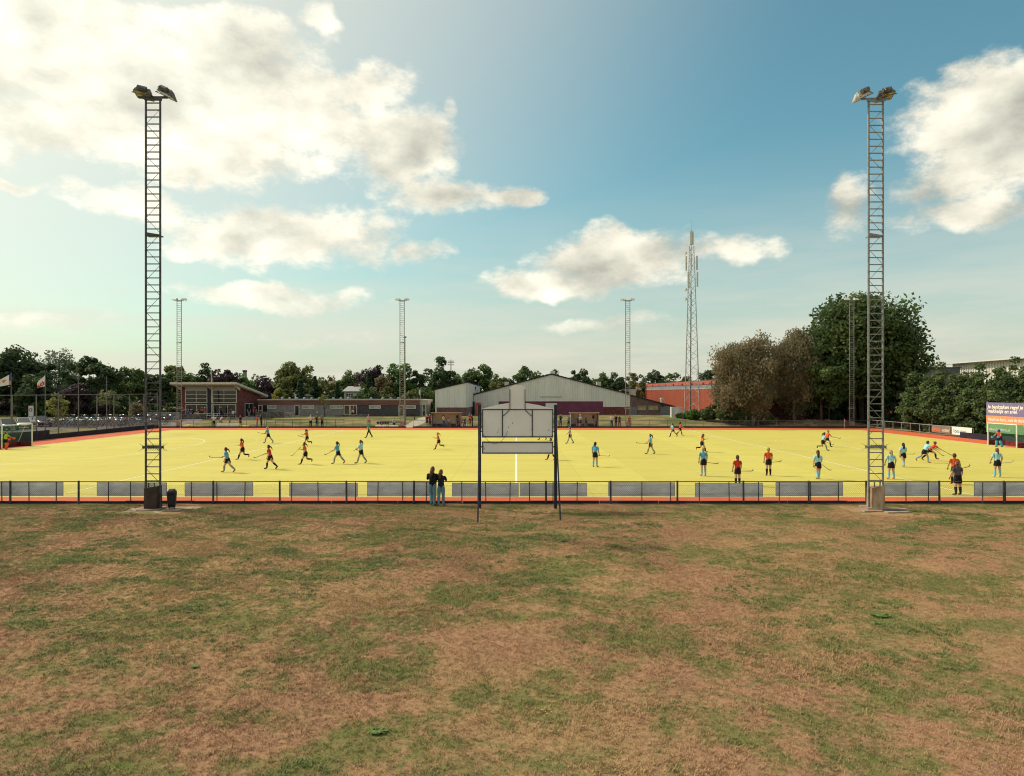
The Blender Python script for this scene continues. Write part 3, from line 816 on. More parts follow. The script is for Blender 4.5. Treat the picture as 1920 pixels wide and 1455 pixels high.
BITU = mat('roof_felt', (0.06, 0.058, 0.06), 0.9, 0.2, 1.0)
CLAD = mat('grey_steel_cladding', (0.68, 0.67, 0.64), 0.5, 0.05, 0.6, stretch=(1, 1, 0.3))
CLADW = mat('white_steel_cladding', (0.62, 0.60, 0.53), 0.5, 0.06, 0.6)
PURP = mat('purple_wall', (0.17, 0.038, 0.085), 0.6, 0.12, 0.8)
ORNG = mat('orange_red_cladding', (0.44, 0.10, 0.05), 0.55, 0.0, 0.5, stretch=(1.0, 2.6, 0.05), col2=(0.29, 0.085, 0.055))
BLUEG = mat('blue_grey_cladding', (0.20, 0.21, 0.24), 0.5, 0.08, 0.6)
STONE = mat('dark_stone_wall', (0.15, 0.13, 0.115), 0.95, 0.3, 2.5, bump=0.7, bscale=9)
TRIM = mat('dark_trim', (0.03, 0.03, 0.035), 0.6, 0.2)

def window(root, x0, x1, z0, z1, y, cols=1, rows=1, fr=0.09, glass=GLASS, fm=WHITE, off=None, name='window'):
    """frame standing out of a wall that faces the pitch, one child pane per opening"""
    b = MB()
    b.box(x0, y - 0.09, z0, x1, y + 0.02, z0 + fr); b.box(x0, y - 0.09, z1 - fr, x1, y + 0.02, z1)
    b.box(x0, y - 0.09, z0 + fr, x0 + fr, y + 0.02, z1 - fr); b.box(x1 - fr, y - 0.09, z0 + fr, x1, y + 0.02, z1 - fr)
    ix0, ix1, iz0, iz1 = x0 + fr, x1 - fr, z0 + fr, z1 - fr; m = fr * 0.7
    cw = (ix1 - ix0 - m * (cols - 1)) / cols; rh = (iz1 - iz0 - m * (rows - 1)) / rows
    for c in range(1, cols): b.box(ix0 + c * (cw + m) - m, y - 0.08, iz0, ix0 + c * (cw + m), y, iz1)
    for r_ in range(1, rows): b.box(ix0, y - 0.075, iz0 + r_ * (rh + m) - m, ix1, y, iz0 + r_ * (rh + m))
    w = b.build(name, fm, root, off=off)
    for c in range(cols):
        for r_ in range(rows):
            p = MB(); xa = ix0 + c * (cw + m); za = iz0 + r_ * (rh + m)
            p.box(xa, y - 0.03, za, xa + cw, y - 0.01, za + rh); p.build('pane', glass, w, off=off)
    return w

def winpx(root, px0, px1, py0, py1, d, **k):
    k.setdefault("off", Vector(root.location)); return window(root, PX(px0, d), PX(px1, d), PZ(py1, d), PZ(py0, d), d, **k)

def ribbed(p0, p1, zb, zt, period, depth, nrm, b):
    """steel cladding with upright ribs from p0 to p1 (x, y); zb, zt: foot and top height along 0..1"""
    p0, p1, n = Vector((*p0, 0)), Vector((*p1, 0)), Vector((*nrm, 0)).normalized()
    L = (p1 - p0).length; k = int(L / period); ts = []
    for i in range(k):
        for f, o in ((0.0, 0), (0.55, 0), (0.62, 1), (0.93, 1)): ts.append(((i + f) / k, o))
    ts.append((1.0, 0))
    vs = []
    for t, o in ts:
        q = p0.lerp(p1, t) + n * depth * o
        vs += [(q.x, q.y, zb(t)), (q.x, q.y, zt(t))]
    b.add(vs, [(2 * i, 2 * i + 2, 2 * i + 3, 2 * i + 1) for i in range(len(ts) - 1)])

# clubhouse ---------------------------------------------------------------
cd = 108.0
cx0, cx1 = PX(341, cd), PX(445, cd); zt = PZ(726, cd)
club = thing('clubhouse', 'clubhouse with tall white-framed windows and a pale slanting roof', 'building', ((cx0 + cx1) / 2, cd, BANK))
cl = Vector(club.location)
bd = 118.0; zbk = PZ(743, bd)
def seg_wall(root, poly, ext, m, off, name='wall'):
    b = MB(); b.prism(poly, ext); return b.build(name, m, root, off=off)
seg_wall(club, [(cx1, cd, BANK), (cx1, bd, BANK), (cx1, bd, zbk), (cx1, cd, zt)], (-0.3, 0, 0), REDBR, cl)
seg_wall(club, [(cx0, cd, BANK), (cx0, bd, BANK), (cx0, bd, zbk), (cx0, cd, zt)], (0.3, 0, 0), REDBR, cl)
b = MB(); b.box(cx0 + .3, bd - .3, BANK, cx1 - .3, bd, zbk - .02); b.build('wall', REDBR, club, off=cl)
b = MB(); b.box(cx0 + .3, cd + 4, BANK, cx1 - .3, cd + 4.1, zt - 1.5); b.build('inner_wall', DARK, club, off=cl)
b = MB(); b.box(cx0 + .3, cd, BANK, PX(347, cd), cd + .3, zt); b.build('wall', REDBR, club, off=cl)
b = MB(); b.box(PX(389, cd), cd - .05, BANK, PX(396.5, cd), cd + .3, zt); b.build('pier', TRIM, club, off=cl)
b = MB(); b.box(PX(347, cd), cd + .02, PZ(758, cd), cx1 - .3, cd + .3, PZ(755.5, cd)); b.build('spandrel', TRIM, club, off=cl)
b = MB(); b.box(PX(347, cd), cd + .02, PZ(731, cd), cx1 - .3, cd + .3, zt); b.build('lintel', SOFFIT, club, off=cl)
winpx(club, 347.5, 389, 731, 755.5, cd, cols=2, rows=3); winpx(club, 396.5, 444, 731, 755.5, cd, cols=2, rows=3)
winpx(club, 348, 389, 758, 783, cd, cols=2, rows=1)
winpx(club, 396.5, 443, 758, 783, cd, cols=3, rows=1, name='glass_door')
# roof: high at the pitch side, falling to the back
rf = cd - 2.0; rb = bd + 1.6
rx0, rx1 = PX(318, rf), cx1 + 0.7
sl = (zt - zbk) / (bd - cd)
zf, zr = zt + sl * 2.0 + .15, zbk - sl * 1.6 + .15
b = MB(); b.prism([(rx0, rf, zf), (rx0, rb, zr), (rx0, rb, zr + .30), (rx0, rf, zf + .34)], (rx1 - rx0, 0, 0)); roof = b.build('roof', ROOFW, club, off=cl)
b = MB(); b.prism([(rx0 + .1, rf + .15, zf - .12), (rx0 + .1, rb - .1, zr - .12), (rx0 + .1, rb - .1, zr - .004), (rx0 + .1, rf + .15, zf - .004)], (rx1 - rx0 - .2, 0, 0)); b.build('soffit', SOFFIT, roof, off=cl)
for px in (325, 384, 436):
    b = MB(); x = PX(px, rf); b.prism([(x, rf + .1, zf - .14), (x, cd + .3, zt - .1), (x, cd + .3, zt - .55), (x, rf + .6, zf - .30)], (0.28, 0, 0)); b.build('rafter', ROOFW, roof, off=cl)
b = MB(); x = PX(393, rf); b.tube([(x + .25, rf + .8, BANK), (x - .15, rf + .9, PZ(694, rf))], [0.12, 0.09], 8); b.build('raking_pole', SOFFIT, club, off=cl)
# glazed door in the side wall
b = MB(); y0, y1 = cd + 3.0, cd + 6.4; z1 = BANK + 2.25; x = cx1
for yy in (y0, (y0 + y1) / 2, y1): b.box(x, yy - .05, BANK, x + .06, yy + .05, z1)
b.box(x, y0 + .05, z1 - .1, x + .055, y1 - .05, z1); b.box(x, y0 + .05, BANK, x + .055, y1 - .05, BANK + .1)
dr = b.build('side_door', WHITE, club, off=cl)
for k in range(2):
    ya = y0 + .05 + k * (y1 - y0) / 2
    b = MB(); b.box(x + .005, ya, BANK + .1, x + .02, ya + (y1 - y0) / 2 - .1, z1 - .1); b.build('pane', GLASS, dr, off=cl)

# low changing rooms ------------------------------------------------------
ld = 113.5
lx0, lx1 = PX(484, ld), PX(786, ld); lz = PZ(749, ld); lm = PZ(759, ld)
low = thing('changing_rooms', 'long low changing room block with brown band above grey brick', 'building', ((lx0 + lx1) / 2, ld, BANK)); ll = Vector(low.location)
b = MB(); b.box(lx0, ld, BANK - .2, PX(670, ld), ld + 8, lm); b.build('wall', GREYBR, low, off=ll)
b = MB(); b.box(PX(670, ld), ld + .012, BANK - .2, lx1, ld + 8, lm); b.build('wall', mat('dark_grey_brick', (0.075, 0.068, 0.075), 0.9, 0.12, 2.0, bump=0.2), low, off=ll)
b = MB(); b.box(lx0, ld - .08, lm, lx1, ld + 8, lz - .12); b.build('timber_band', BROWN, low, off=ll)
b = MB(); b.box(lx0 - .1, ld - .2, lz - .12, lx1 + .1, ld + 8.1, lz); rr = b.build('roof', ROOFW, low, off=ll)
b = MB(); b.box(lx0, ld, lz, lx1, ld + 8, lz + .03); b.build('roof_felt', BITU, rr, off=ll)
for px in list(range(520, 660, 14)) + [690, 712, 728, 742]:
    b = MB(); x = PX(px, ld); b.sphere((x, ld + 2.5, lz + .12), (0.28, 0.28, 0.22), 8, 5); b.build('roof_light', GLASS_P, rr, off=ll)
b = MB(); x = PX(543, ld); b.tube([(x, ld + 3, lz), (x, ld + 3, lz + .7)], 0.12, 8); b.tube([(x, ld + 3, lz + .7), (x, ld + 3, lz + .85)], [0.2, 0.2], 8); b.build('vent_pipe', WHITE, rr, off=ll)
for a, c in ((501.5, 518), (567, 589), (620, 642.5), (692, 714), (757.5, 779.5)): winpx(low, a, c, 760, 766.3, ld, glass=GLASS_P, fr=.08)
winpx(low, 485, 492, 760, 780, ld, rows=2, name='door'); winpx(low, 552.5, 561.5, 759.6, 780, ld, name='door'); winpx(low, 645, 656, 759.6, 777.5, ld, name='door')
winpx(low, 656.5, 669, 759.4, 777.5, ld, cols=2, name='door'); winpx(low, 747.5, 757, 760, 780.5, ld, rows=2, name='door')
b = MB(); b.box(PX(493, ld), ld - .02, PZ(781, ld), PX(500.5, ld), ld, PZ(760, ld)); b.build('doorway', DARK, low, off=ll)
b = MB(); b.tube([(PX(595, ld), ld - .05, PZ(773, ld)), (PX(595, ld), ld - .14, PZ(773, ld))], 0.13, 10); b.build('wall_lamp', WHITE, low, off=ll)
e0, e1 = lx1 + .02, PX(800, ld)
b = MB(); b.box(e0, ld + .25, BANK - .2, e1, ld + 8, lm); b.build('wall', GREYBR, low, off=ll)
b = MB(); b.box(e0, ld + .2, lm, e1, ld + 8, lz - .05); b.build('end_band', SOFFIT, low, off=ll)
window(low, PX(792, ld), PX(797.5, ld), BANK, BANK + 2.1, ld + .25, rows=2, fr=.07, off=ll, name="door")

# front plinth and garden walls on the terrace
def wallbox(name, px0, px1, py1, d, h, th, m, label, cat='wall', z=0.0):
    o = Vector((PX((px0 + px1) / 2, d), d, z)); w = PX(px1, d) - PX(px0, d)
    b = MB(); n = max(2, int(w / 0.9)); rows = max(1, int(h / 0.32)); rnd = random.Random(int(px0))
    t = thing(name, label, cat, o)
    hh = h / rows
    for r_ in range(rows):
        x = -w / 2 - (0.35 if r_ % 2 else 0)
        while x < w / 2:
            l = rnd.uniform(0.6, 1.1); a, c = max(x, -w / 2), min(x + l, w / 2)
            if c - a > 0.08:
                q = MB(); j = rnd.uniform(-.02, .03); q.box(a + .012, -j, r_ * hh + .012, c - .012, th + j, (r_ + 1) * hh - .004); q.build('stone', m, t)
            x += l
    b.box(-w / 2 + .02, .05, -0.3, w / 2 - .02, th - .05, h - .02); b.build('core', m, t)
    return t
wallbox('stone_wall', 336, 384, 793, 104.6, 1.05, 0.4, STONE, 'dark stacked stone wall below the crowded terrace table', z=ground_z(0, 104.6) - .25)
wallbox('stone_wall', 478, 531, 793, 107.5, 1.0, 0.4, STONE, 'dark stone retaining wall right of the clubhouse corner', z=BANK - .05)
wallbox('stone_wall', 532, 552, 784, 108.5, 0.85, 0.4, mat('pale_stone', (0.30, 0.26, 0.22), 0.95, 0.25, 2.5, bump=0.6), 'short pale block wall ending the terrace', z=BANK - .05)
wallbox('stone_wall', 627, 687, 781, 111.5, 0.42, 0.4, STONE, 'low dark kerb wall before the double door', z=BANK - .05)
sheet('terrace', [(PX(336, 105), 105.1), (PX(476, 105), 105.1), (PX(490, 107), 107.6), (PX(548, 108), 108.2), (PX(540, 113), 113.3), (PX(345, 113), 113.3)], mat('terrace_paving', (0.33, 0.29, 0.24), 0.9, 0.15, 1.5), 0.03)
b = MB(); b.box(PX(250, 104), 104, 0.2, PX(337, 104), 104.3, PZ(774, 104)); b.box(PX(250, 104), 103.93, PZ(776, 104), PX(337, 104), 104.37, PZ(774, 104) + .06)
tag(b.build('garden_wall', GREYBR), 'grey rendered wall between the bicycles and the terrace', 'wall')

# small hall ---------------------------------------------------------------
hd = 115.0
def P2(px, d): return (PX(px, d), d)
hall2 = thing('clad_annex', 'small grey clad hall with lean-to roof over brown brick', 'building', (PX(848, hd), hd, BANK)); o2 = Vector(hall2.location)
A, B_, C_ = P2(816, hd), P2(875, hd), P2(899.5, hd + 13)
za, zb_, zc = PZ(731.5, hd), PZ(717.5, hd), PZ(724, hd + 13)
zs = PZ(764, hd)
def quadwall(root, p, q, zb0, zt0, zt1, m, off, th=0.25, name='wall'):
    p, q = Vector((*p, 0)), Vector((*q, 0)); n = (q - p).cross(Vector((0, 0, 1))).normalized() * -th
    b = MB(); b.prism([(p.x, p.y, zb0), (q.x, q.y, zb0), (q.x, q.y, zt1), (p.x, p.y, zt0)], n); return b.build(name, m, root, off=off)
quadwall(hall2, A, B_, BANK - .2, zs, zs, mat('brown_brick', (0.17, 0.085, 0.085), 0.9, 0.15, 2.0, bump=.2), o2); quadwall(hall2, B_, C_, BANK - .2, zs, zs, GREYBR, o2)
b = MB(); ribbed((A[0], A[1] - .06), (B_[0], B_[1] - .06), lambda t: zs, lambda t: za + (zb_ - za) * t, 0.40, 0.06, (0, -1), b); b.build('cladding', CLAD, hall2, off=o2)
b = MB(); nn = Vector((C_[1] - B_[1], -(C_[0] - B_[0]), 0)).normalized()
ribbed((B_[0] + nn.x * .04, B_[1] + nn.y * .04), C_, lambda t: zs, lambda t: zb_ + (zc - zb_) * t, 0.40, 0.05, (nn.x, nn.y), b); b.build('cladding', CLAD, hall2, off=o2)
b = MB(); D_ = (A[0] + 1.2, A[1] + 13)
b.add([(A[0] - .15, A[1] - .2, za), (B_[0] + .1, B_[1] - .2, zb_), (C_[0] + .1, C_[1], zc), (D_[0], D_[1], za - .4),
       (A[0] - .15, A[1] - .2, za + .13), (B_[0] + .1, B_[1] - .2, zb_ + .13), (C_[0] + .1, C_[1], zc + .13), (D_[0], D_[1], za - .27)],
      [(3, 2, 1, 0), (4, 5, 6, 7), (0, 1, 5, 4), (1, 2, 6, 5), (2, 3, 7, 6), (3, 0, 4, 7)]); b.build('roof', TRIM, hall2, off=o2)
quadwall(hall2, D_, A, BANK - .2, za - .4, za, CLAD, o2)
b = MB(); q = Vector(B_).lerp(Vector(C_), .62); b.box(q.x, q.y - .3, PZ(730, q.y), q.x + .15, q.y + .3, PZ(725, q.y)); b.build('vent', TRIM, hall2, off=o2)
b = MB(); q = Vector(B_).lerp(Vector(C_), .4); b.box(q.x + .05, q.y, BANK, q.x + .4, q.y + 4.0, BANK + 2.4); b.build('doorway', TRIM, hall2, off=o2)

# main gabled hall ---------------------------------------------------------
md = 121.0
hall = thing('sports_hall', 'wide gabled sports hall with pale grey ribbed cladding', 'building', (PX(1034, md), md, BANK)); oh = Vector(hall.location)
xl, xp, xr, xe = PX(889, md), PX(1034, md), PX(1181, md), PX(1263, md)
zl, zp, zr_, ze = PZ(740.5, md), PZ(702.5, md), PZ(740.5, md), PZ(762.5, md)
def gz_(x): return zl + (zp - zl) * (x - xl) / (xp - xl) if x < xp else zp + (zr_ - zp) * (x - xp) / (xr - xp)
zpu = PZ(752.5, md); xpa, xpb = PX(935, md), PX(1131, md)
def clad_strip(xa, xb, zbf, name='cladding', y=md):
    b = MB(); ribbed((xa, y), (xb, y), lambda t: zbf, lambda t: gz_(xa + (xb - xa) * t), 0.42, 0.06, (0, -1), b); return b.build(name, CLAD, hall, off=oh)
clad_strip(xl, xpa, BANK); clad_strip(xpa, xp, zpu); clad_strip(xp, xpb, zpu); clad_strip(xpb, xr, PZ(763, md))
b = MB(); b.box(xpa, md + .02, BANK - .2, xpb, md + .3, zpu); b.build('purple_wall', PURP, hall, off=oh)
b = MB(); b.box(xpb, md + .02, BANK - .2, xr, md + .3, PZ(763, md)); b.build('brick_plinth', REDBR, hall, off=oh)
b = MB(); b.box(PX(1023, md), md - .03, BANK, PX(1044.5, md), md + .015, PZ(756, md)); b.build('sliding_door', CLAD, hall, off=oh)
b = MB(); b.box(PX(1012, md), md - .12, PZ(744.6, md), PX(1053, md), md - .065, PZ(743.4, md)); b.build('canopy_rail', SOFFIT, hall, off=oh)
for xa, xb in ((xl - .2, xp), (xp, xr)):
    b = MB(); b.prism([(xa, md - .25, gz_(xa) + .02), (xb, md - .25, gz_(xb) + .02), (xb, md - .25, gz_(xb) + .24), (xa, md - .25, gz_(xa) + .24)], (0, 42, 0)); b.build('roof', TRIM, hall, off=oh)
b = MB(); b.box(xp - .1, md + 2, zp + .2, xp + .8, md + 3, zp + .75); b.build('ridge_vent', CLAD, hall, off=oh)
for px, py in ((946, 718), (1119, 717)):
    b = MB(); x = PX(px, md + 3); b.box(x, md + 3, gz_(x) + .1, x + .8, md + 3.8, gz_(x) + 1.0); b.build('roof_box', CLADW, hall, off=oh)
b = MB(); b.prism([(xl, md + .3, BANK - .2), (xl, md + 42, BANK - .2), (xl, md + 42, zl), (xl, md + .3, zl)], (0.2, 0, 0)); b.build('wall', CLAD, hall, off=oh)
# lean-to extension on the right
BRK2 = mat('dull_brick', (0.17, 0.115, 0.11), 0.9, 0.15, 1.5, bump=.2)
b = MB(); b.prism([(xr, md + .06, BANK - .2), (xe, md + .06, BANK - .2), (xe, md + .06, ze), (xr, md + .06, zr_ - .1)], (0, 20, 0)); ext = b.build('extension', BRK2, hall, off=oh)
b = MB(); b.prism([(xr, md - .2, zr_ - .08), (xe + .3, md - .2, ze - .06), (xe + .3, md - .2, ze + .1), (xr, md - .2, zr_ + .1)], (0, 20.5, 0)); b.build('extension_roof', TRIM, ext, off=oh)
for a, c in ((1195.5, 1210.5), (1216, 1234)):
    b = MB(); b.box(PX(a, md), md - .02, PZ(769, md), PX(c, md), md + .04, PZ(760.5, md)); b.build('yellow_window', GLASS_Y, ext, off=oh)
for a, c, t_ in ((1181, 1194.5, 763), (1238.5, 1256, 761.5)):
    b = MB(); b.box(PX(a, md), md - .03, BANK, PX(c, md), md + .04, PZ(t_, md)); b.build('steel_door', mat('blue_grey_door', (0.17, 0.18, 0.20), 0.6, .1), ext, off=oh)
b = MB(); x = PX(1243, md); b.tube([(x, md + 1, ze + .2), (x, md + 1, ze + 1.3)], 0.22, 8); b.tube([(x, md + 1, ze + 1.3), (x, md + 1, ze + 1.6)], [.35, .35], 8); b.build('chimney_cowl', WHITE, ext, off=oh)
b = MB(); x = PX(1240, md); b.box(x, md - .3, PZ(762, md), x + .4, md + .05, PZ(757.5, md)); b.build('wall_unit', TRIM, ext, off=oh)

# orange sports hall on the right --------------------------------------------
Pn, Pf = (34.4, 101.0), (37.5, 208.0)
zT = 7.05
orh = thing('orange_hall', 'long orange-red clad hall behind the antenna tower', 'building', (Pn[0], Pn[1], BANK)); oo = Vector(orh.location)
nrm = Vector((-(Pf[1] - Pn[1]), Pf[0] - Pn[0], 0)).normalized()
zA, zB_ = 5.15 + 0.35, 6.35
b = MB(); ribbed((Pf[0], Pf[1]), (Pn[0], Pn[1]), lambda t: 0.3, lambda t: zA, 0.45, 0.05, (nrm.x, nrm.y), b); b.build('cladding', ORNG, orh, off=oo)
def obl(z0, z1, m, name, o=0.0):
    b = MB(); q = [Vector((*p, 0)) + nrm * o for p in (Pn, Pf)]
    b.prism([(q[0].x, q[0].y, z0), (q[1].x, q[1].y, z0), (q[1].x, q[1].y, z1), (q[0].x, q[0].y, z1)], -nrm * .4); return b.build(name, m, orh, off=oo)
obl(zA + .12, zB_, BLUEG, 'window_band', .04); obl(zA, zA + .12, SOFFIT, 'band_trim', .08)
obl(zB_, zT, mat('orange_fascia', (0.40, 0.10, 0.06), 0.6, .1, .7), 'fascia', .15)
for k in range(12):
    b = MB(); q = Vector((*Pn, 0)).lerp(Vector((*Pf, 0)), (k + .5) / 12) + nrm * .17
    b.box(q.x - .04, q.y - .5, zB_ + .05, q.x + .06, q.y + .5, zB_ + .35); b.build('spout', TRIM, orh, off=oo)
b = MB(); b.box(Pn[0] + .1, Pn[1], 0.2, Pn[0] + 12, Pn[1] + .4, zT - .02); b.build('end_wall', mat('end_red_shaded', (0.12, 0.035, 0.03), .85, .15, 1.0), orh, off=oo)  # shade on the end face is put into this dark red colour
b = MB(); b.prism([(Pn[0], Pn[1], zT), (Pn[0] + 12, Pn[1], zT), (Pf[0] + 12, Pf[1], zT), (Pf[0], Pf[1], zT)], (0, 0, .12)); b.build('roof', BITU, orh, off=oo)
b = MB(); q = Vector((*Pn, 0)).lerp(Vector((*Pf, 0)), .10) + nrm * .12; b.box(q.x - .05, q.y - .5, .5, q.x + .06, q.y + .5, 3.2); b.build('pale_door', WHITE, orh, off=oo)

# far white hall and grey block on the right
wd = 150.0
def farbox(name, px0, px1, d0, d1, top, m, label, cat='building', ribs=0.0, base=0.0, nrm=(-1, 0)):
    p, q = (PX(px0, d0), d0), (PX(px1, d1), d1); o = Vector(((p[0] + q[0]) / 2, (d0 + d1) / 2, base))
    t = thing(name, label, cat, o); b = MB()
    if ribs:
        ribbed(p, q, lambda s: base, lambda s: top, ribs, 0.16, nrm, b); b.build('cladding', m, t, off=o)
        b = MB(); b.prism([(p[0] + .1, p[1] + .05, base), (q[0] + .1, q[1] + .05, base), (q[0] + .1, q[1] + .05, top - .05), (p[0] + .1, p[1] + .05, top - .05)], (25, 8, 0)); b.build('wall', m, t, off=o)
    else:
        b.prism([(p[0], p[1], base), (q[0], q[1], base), (q[0], q[1], top), (p[0], p[1], top)], (0, 14, 0)); b.build('wall', m, t, off=o)
    b = MB(); b.prism([(p[0] - .1, p[1] - .15, top), (q[0] + .1, q[1] - .15, top), (q[0] + .1, q[1] - .15, top + .2), (p[0] - .1, p[1] - .15, top + .2)], (0, 14, 0)); b.build('roof', CLADW if ribs else BITU, t, off=o)
    return t
farbox('white_hall', 1786, 2120, 158, 105, 5.15 + 50 * 158 / F, CLADW, 'long white ribbed hall above the right hedge', ribs=1.0)
t = farbox('grey_block', 1716, 1800, 150, 150, PZ(690, 150), mat('slate_block', (0.10, 0.11, 0.13), .8, .1), 'dark grey flat roofed block behind the right hedge')
winpx(t, 1719, 1732, 695, 705, 149.9, cols=3, rows=2, fm=WHITE, fr=.15, off=Vector(t.location))
t = farbox('red_shed', 1655, 1760, 118, 112, PZ(709, 115), mat('shed_red', (0.22, 0.045, 0.04), .85, .15), 'dark red shed half hidden between oak and hedge')

# houses behind the changing rooms
def house(px0, px1, pyt, pyr, d, wall, roofm, label, wins=(), dep=9):
    x0, x1 = PX(px0, d), PX(px1, d); ze_, zr2 = PZ(pyt, d), PZ(pyr, d); o = Vector(((x0 + x1) / 2, d, BANK))
    t = thing('house', label, 'house', o)
    b = MB(); b.box(x0, d, BANK, x1, d + dep, ze_); b.build('wall', wall, t, off=o)
    b = MB(); b.prism([(x0 - .3, d - .3, ze_), (x0 - .3, d + dep / 2, zr2), (x0 - .3, d + dep + .3, ze_), (x0 - .3, d + dep + .3, ze_ + .2), (x0 - .3, d + dep / 2, zr2 + .25), (x0 - .3, d - .3, ze_ + .2)], (x1 - x0 + .6, 0, 0)); r_ = b.build('roof', roofm, t, off=o)
    b = MB(); b.box(x0 + 1, d + dep / 2 - .4, zr2 - .5, x0 + 1.8, d + dep / 2 + .4, zr2 + 1.0); b.build('chimney', REDBR, r_, off=o)
    for (a, c, e, f, n, m_) in wins: winpx(t, a, c, e, f, d, cols=n, rows=m_, fr=.12, off=o)
    return t
TILE = mat('grey_brown_tiles', (0.16, 0.115, 0.10), .85, .15, 2.0); TILE2 = mat('pale_tiles', (0.33, 0.34, 0.33), .6, .1, 2.0)
house(645, 682, 735, 726, 140, mat('pale_render', (0.45, 0.43, 0.38), .8, .08), TILE2, 'pale house with glazed gable behind the changing rooms', ((648, 663, 737, 745, 3, 2), (666, 680, 737, 745, 2, 2)))
house(600, 655, 724, 715, 165, mat('cream_render', (0.5, 0.45, 0.36), .8, .08), TILE, 'grey-brown tiled house half hidden by conifers')
house(560, 600, 742, 736, 135, GREYBR, TILE2, 'small grey roofed house left of the thin young tree')
t = farbox('flat_block', 728, 840, 150, 150, PZ(725, 150), GREYBR, 'long flat roofed block behind the hedge left of the annex')
b = MB(); b.box(PX(818, 150), 149, PZ(725, 150) + .2, PX(832, 150), 151, PZ(722, 150) + .3); b.build('roof_unit', CLADW, t, off=Vector(t.location))
t = farbox('white_shed', 1166, 1192, 165, 165, PZ(729, 165), CLADW, 'white roofed shed between the two halls')
t = thing('chimney_stack', 'slim grey chimney above the trees left of centre', 'chimney', (PX(459, 260), 260, 0))
b = MB(); b.tube([(0, 0, 0), (0, 0, PZ(697, 260))], [1.0, .75], 10); b.build('shaft', GREYBR, t)
b = MB(); b.tube([(0, 0, PZ(697, 260)), (0, 0, PZ(696, 260) + .4)], .9, 10); b.build('cap', TRIM, t)

# ------------------------------------------------------------------ fences round the rest of the pitch
def wire_fence(name, label, p, q, h, gap, posts_m, mesh_gap, r=0.004, kick=0.0, pr=0.03, top_r=0.025, z0=0.0, mid=False, skip=()):
    p, q = Vector((*p, 0)), Vector((*q, 0)); L = (q - p).length
    t = thing(name, label, 'fence', (p.x, p.y, z0), math.atan2(q.y - p.y, q.x - p.x))
    n = max(1, round(L / gap))
    b = MB(); b.tube([(0, 0, 0), (0, 0, h)], pr, 6); pm = b.mesh('post', posts_m)
    for i in range(n + 1): inst('post', pm, t, (L * i / n, 0, 0))
    b = MB(); b.tube([(0, 0, h), (L, 0, h)], top_r, 6); b.build('top_rail', posts_m, t)
    if mid:
        b = MB(); b.tube([(0, 0, mid), (L, 0, mid)], top_r * .7, 5); b.build('mid_rail', posts_m, t)
    if mesh_gap:
        b = MB()
        for k in range(int(L / mesh_gap)):
            x = k * mesh_gap
            for s in (0, 1):
                xa, xb = (x, x + h * .9) if s == 0 else (x + h * .9, x)
                if max(xa, xb) <= L: b.tube([(xa, .005 * s, .05), (xb, .005 * s, h - .03)], r, 3, cap=False)
        o = b.build('wire_mesh', WIRE, t); o['kind'] = 'stuff'
    if kick:
        m = int(L / 3.0)
        b = MB(); b.box(.01, -.09, 0, L / m - .01, -.055, kick); km_ = b.mesh('kick_board', KICK)
        for i in range(m): inst('kick_board', km_, t, (L * i / m, 0, 0))
    return t
GREYP = mat('grey_fence_paint', (0.16, 0.16, 0.165), .5, .15, 5, metal=.2)
FY = 92.35
wire_fence('wire_fence', 'low wire fence along the far side before the terrace', (-50, FY), (-15.4, FY), 1.05, 2.55, GREYP, 0, kick=.22, mid=.3)
wire_fence('wire_fence', 'low wire fence along the far side before the grass bank', (-14.4, FY), (49.0, FY), 1.05, 2.55, GREYP, .22, kick=.22)
wire_fence('wire_fence', 'pale rail fence behind the right corner carrying two signs', (49.2, FY - .3), (49.2, 71.2), 1.12, 1.9, mat('pale_galvanised', (0.42, 0.41, 0.38), .5, .15, 5, metal=.2), .25, mid=.18, top_r=.03)
# left end: tall ball-stop posts, rail and dark boards
bs = thing('ball_stop_fence', 'tall grey ball-stop fence behind the left goal', 'fence', (-50.2, 48, 0))
b = MB(); b.tube([(0, 0, 0), (0, 0, 4.72)], .06, 8); pm = b.mesh('post', GREYP)
for k in range(14): inst('post', pm, bs, (0, k * 3.33 + 1.2, 0))
b = MB(); b.tube([(0, 0, 4.72), (0, 44.6, 4.72)], .045, 6); b.build('top_rail', GREYP, bs)
b = MB()
for k in range(int(44 / .15)): b.tube([(0.0, k * .15, .45), (0.0, k * .15, 1.55)], .010, 4)
o = b.build('bars', GREYP, bs); o['kind'] = 'stuff'
for z in (.5, 1.5):
    b = MB(); b.tube([(0, 0, z), (0, 44.5, z)], .018, 5); b.build('bar_rail', GREYP, bs)
t = thing('kick_boards', 'dark navy boards low along the left end of the pitch', 'boards', (-49.75, 46, 0))
BNAVY = mat('navy_board', (0.018, 0.018, 0.032), .7, .25, 1.2)
for k in range(15):
    b = MB(); h = 1.0 if 3 <= k <= 7 else .52; b.box(-.03, k * 3.06 + .008, 0, .03, (k + 1) * 3.06 - .008, h); b.build('board', BNAVY, t)
# right end: dark boards below the billboard
t = thing('kick_boards', 'dark boards low behind the right goal', 'boards', (49.0, 46, 0))
for k in range(9):
    b = MB(); b.box(-.03, k * 3.0 + .008, 0, .03, (k + 1) * 3.0 - .008, .62); b.build('board', BNAVY, t)

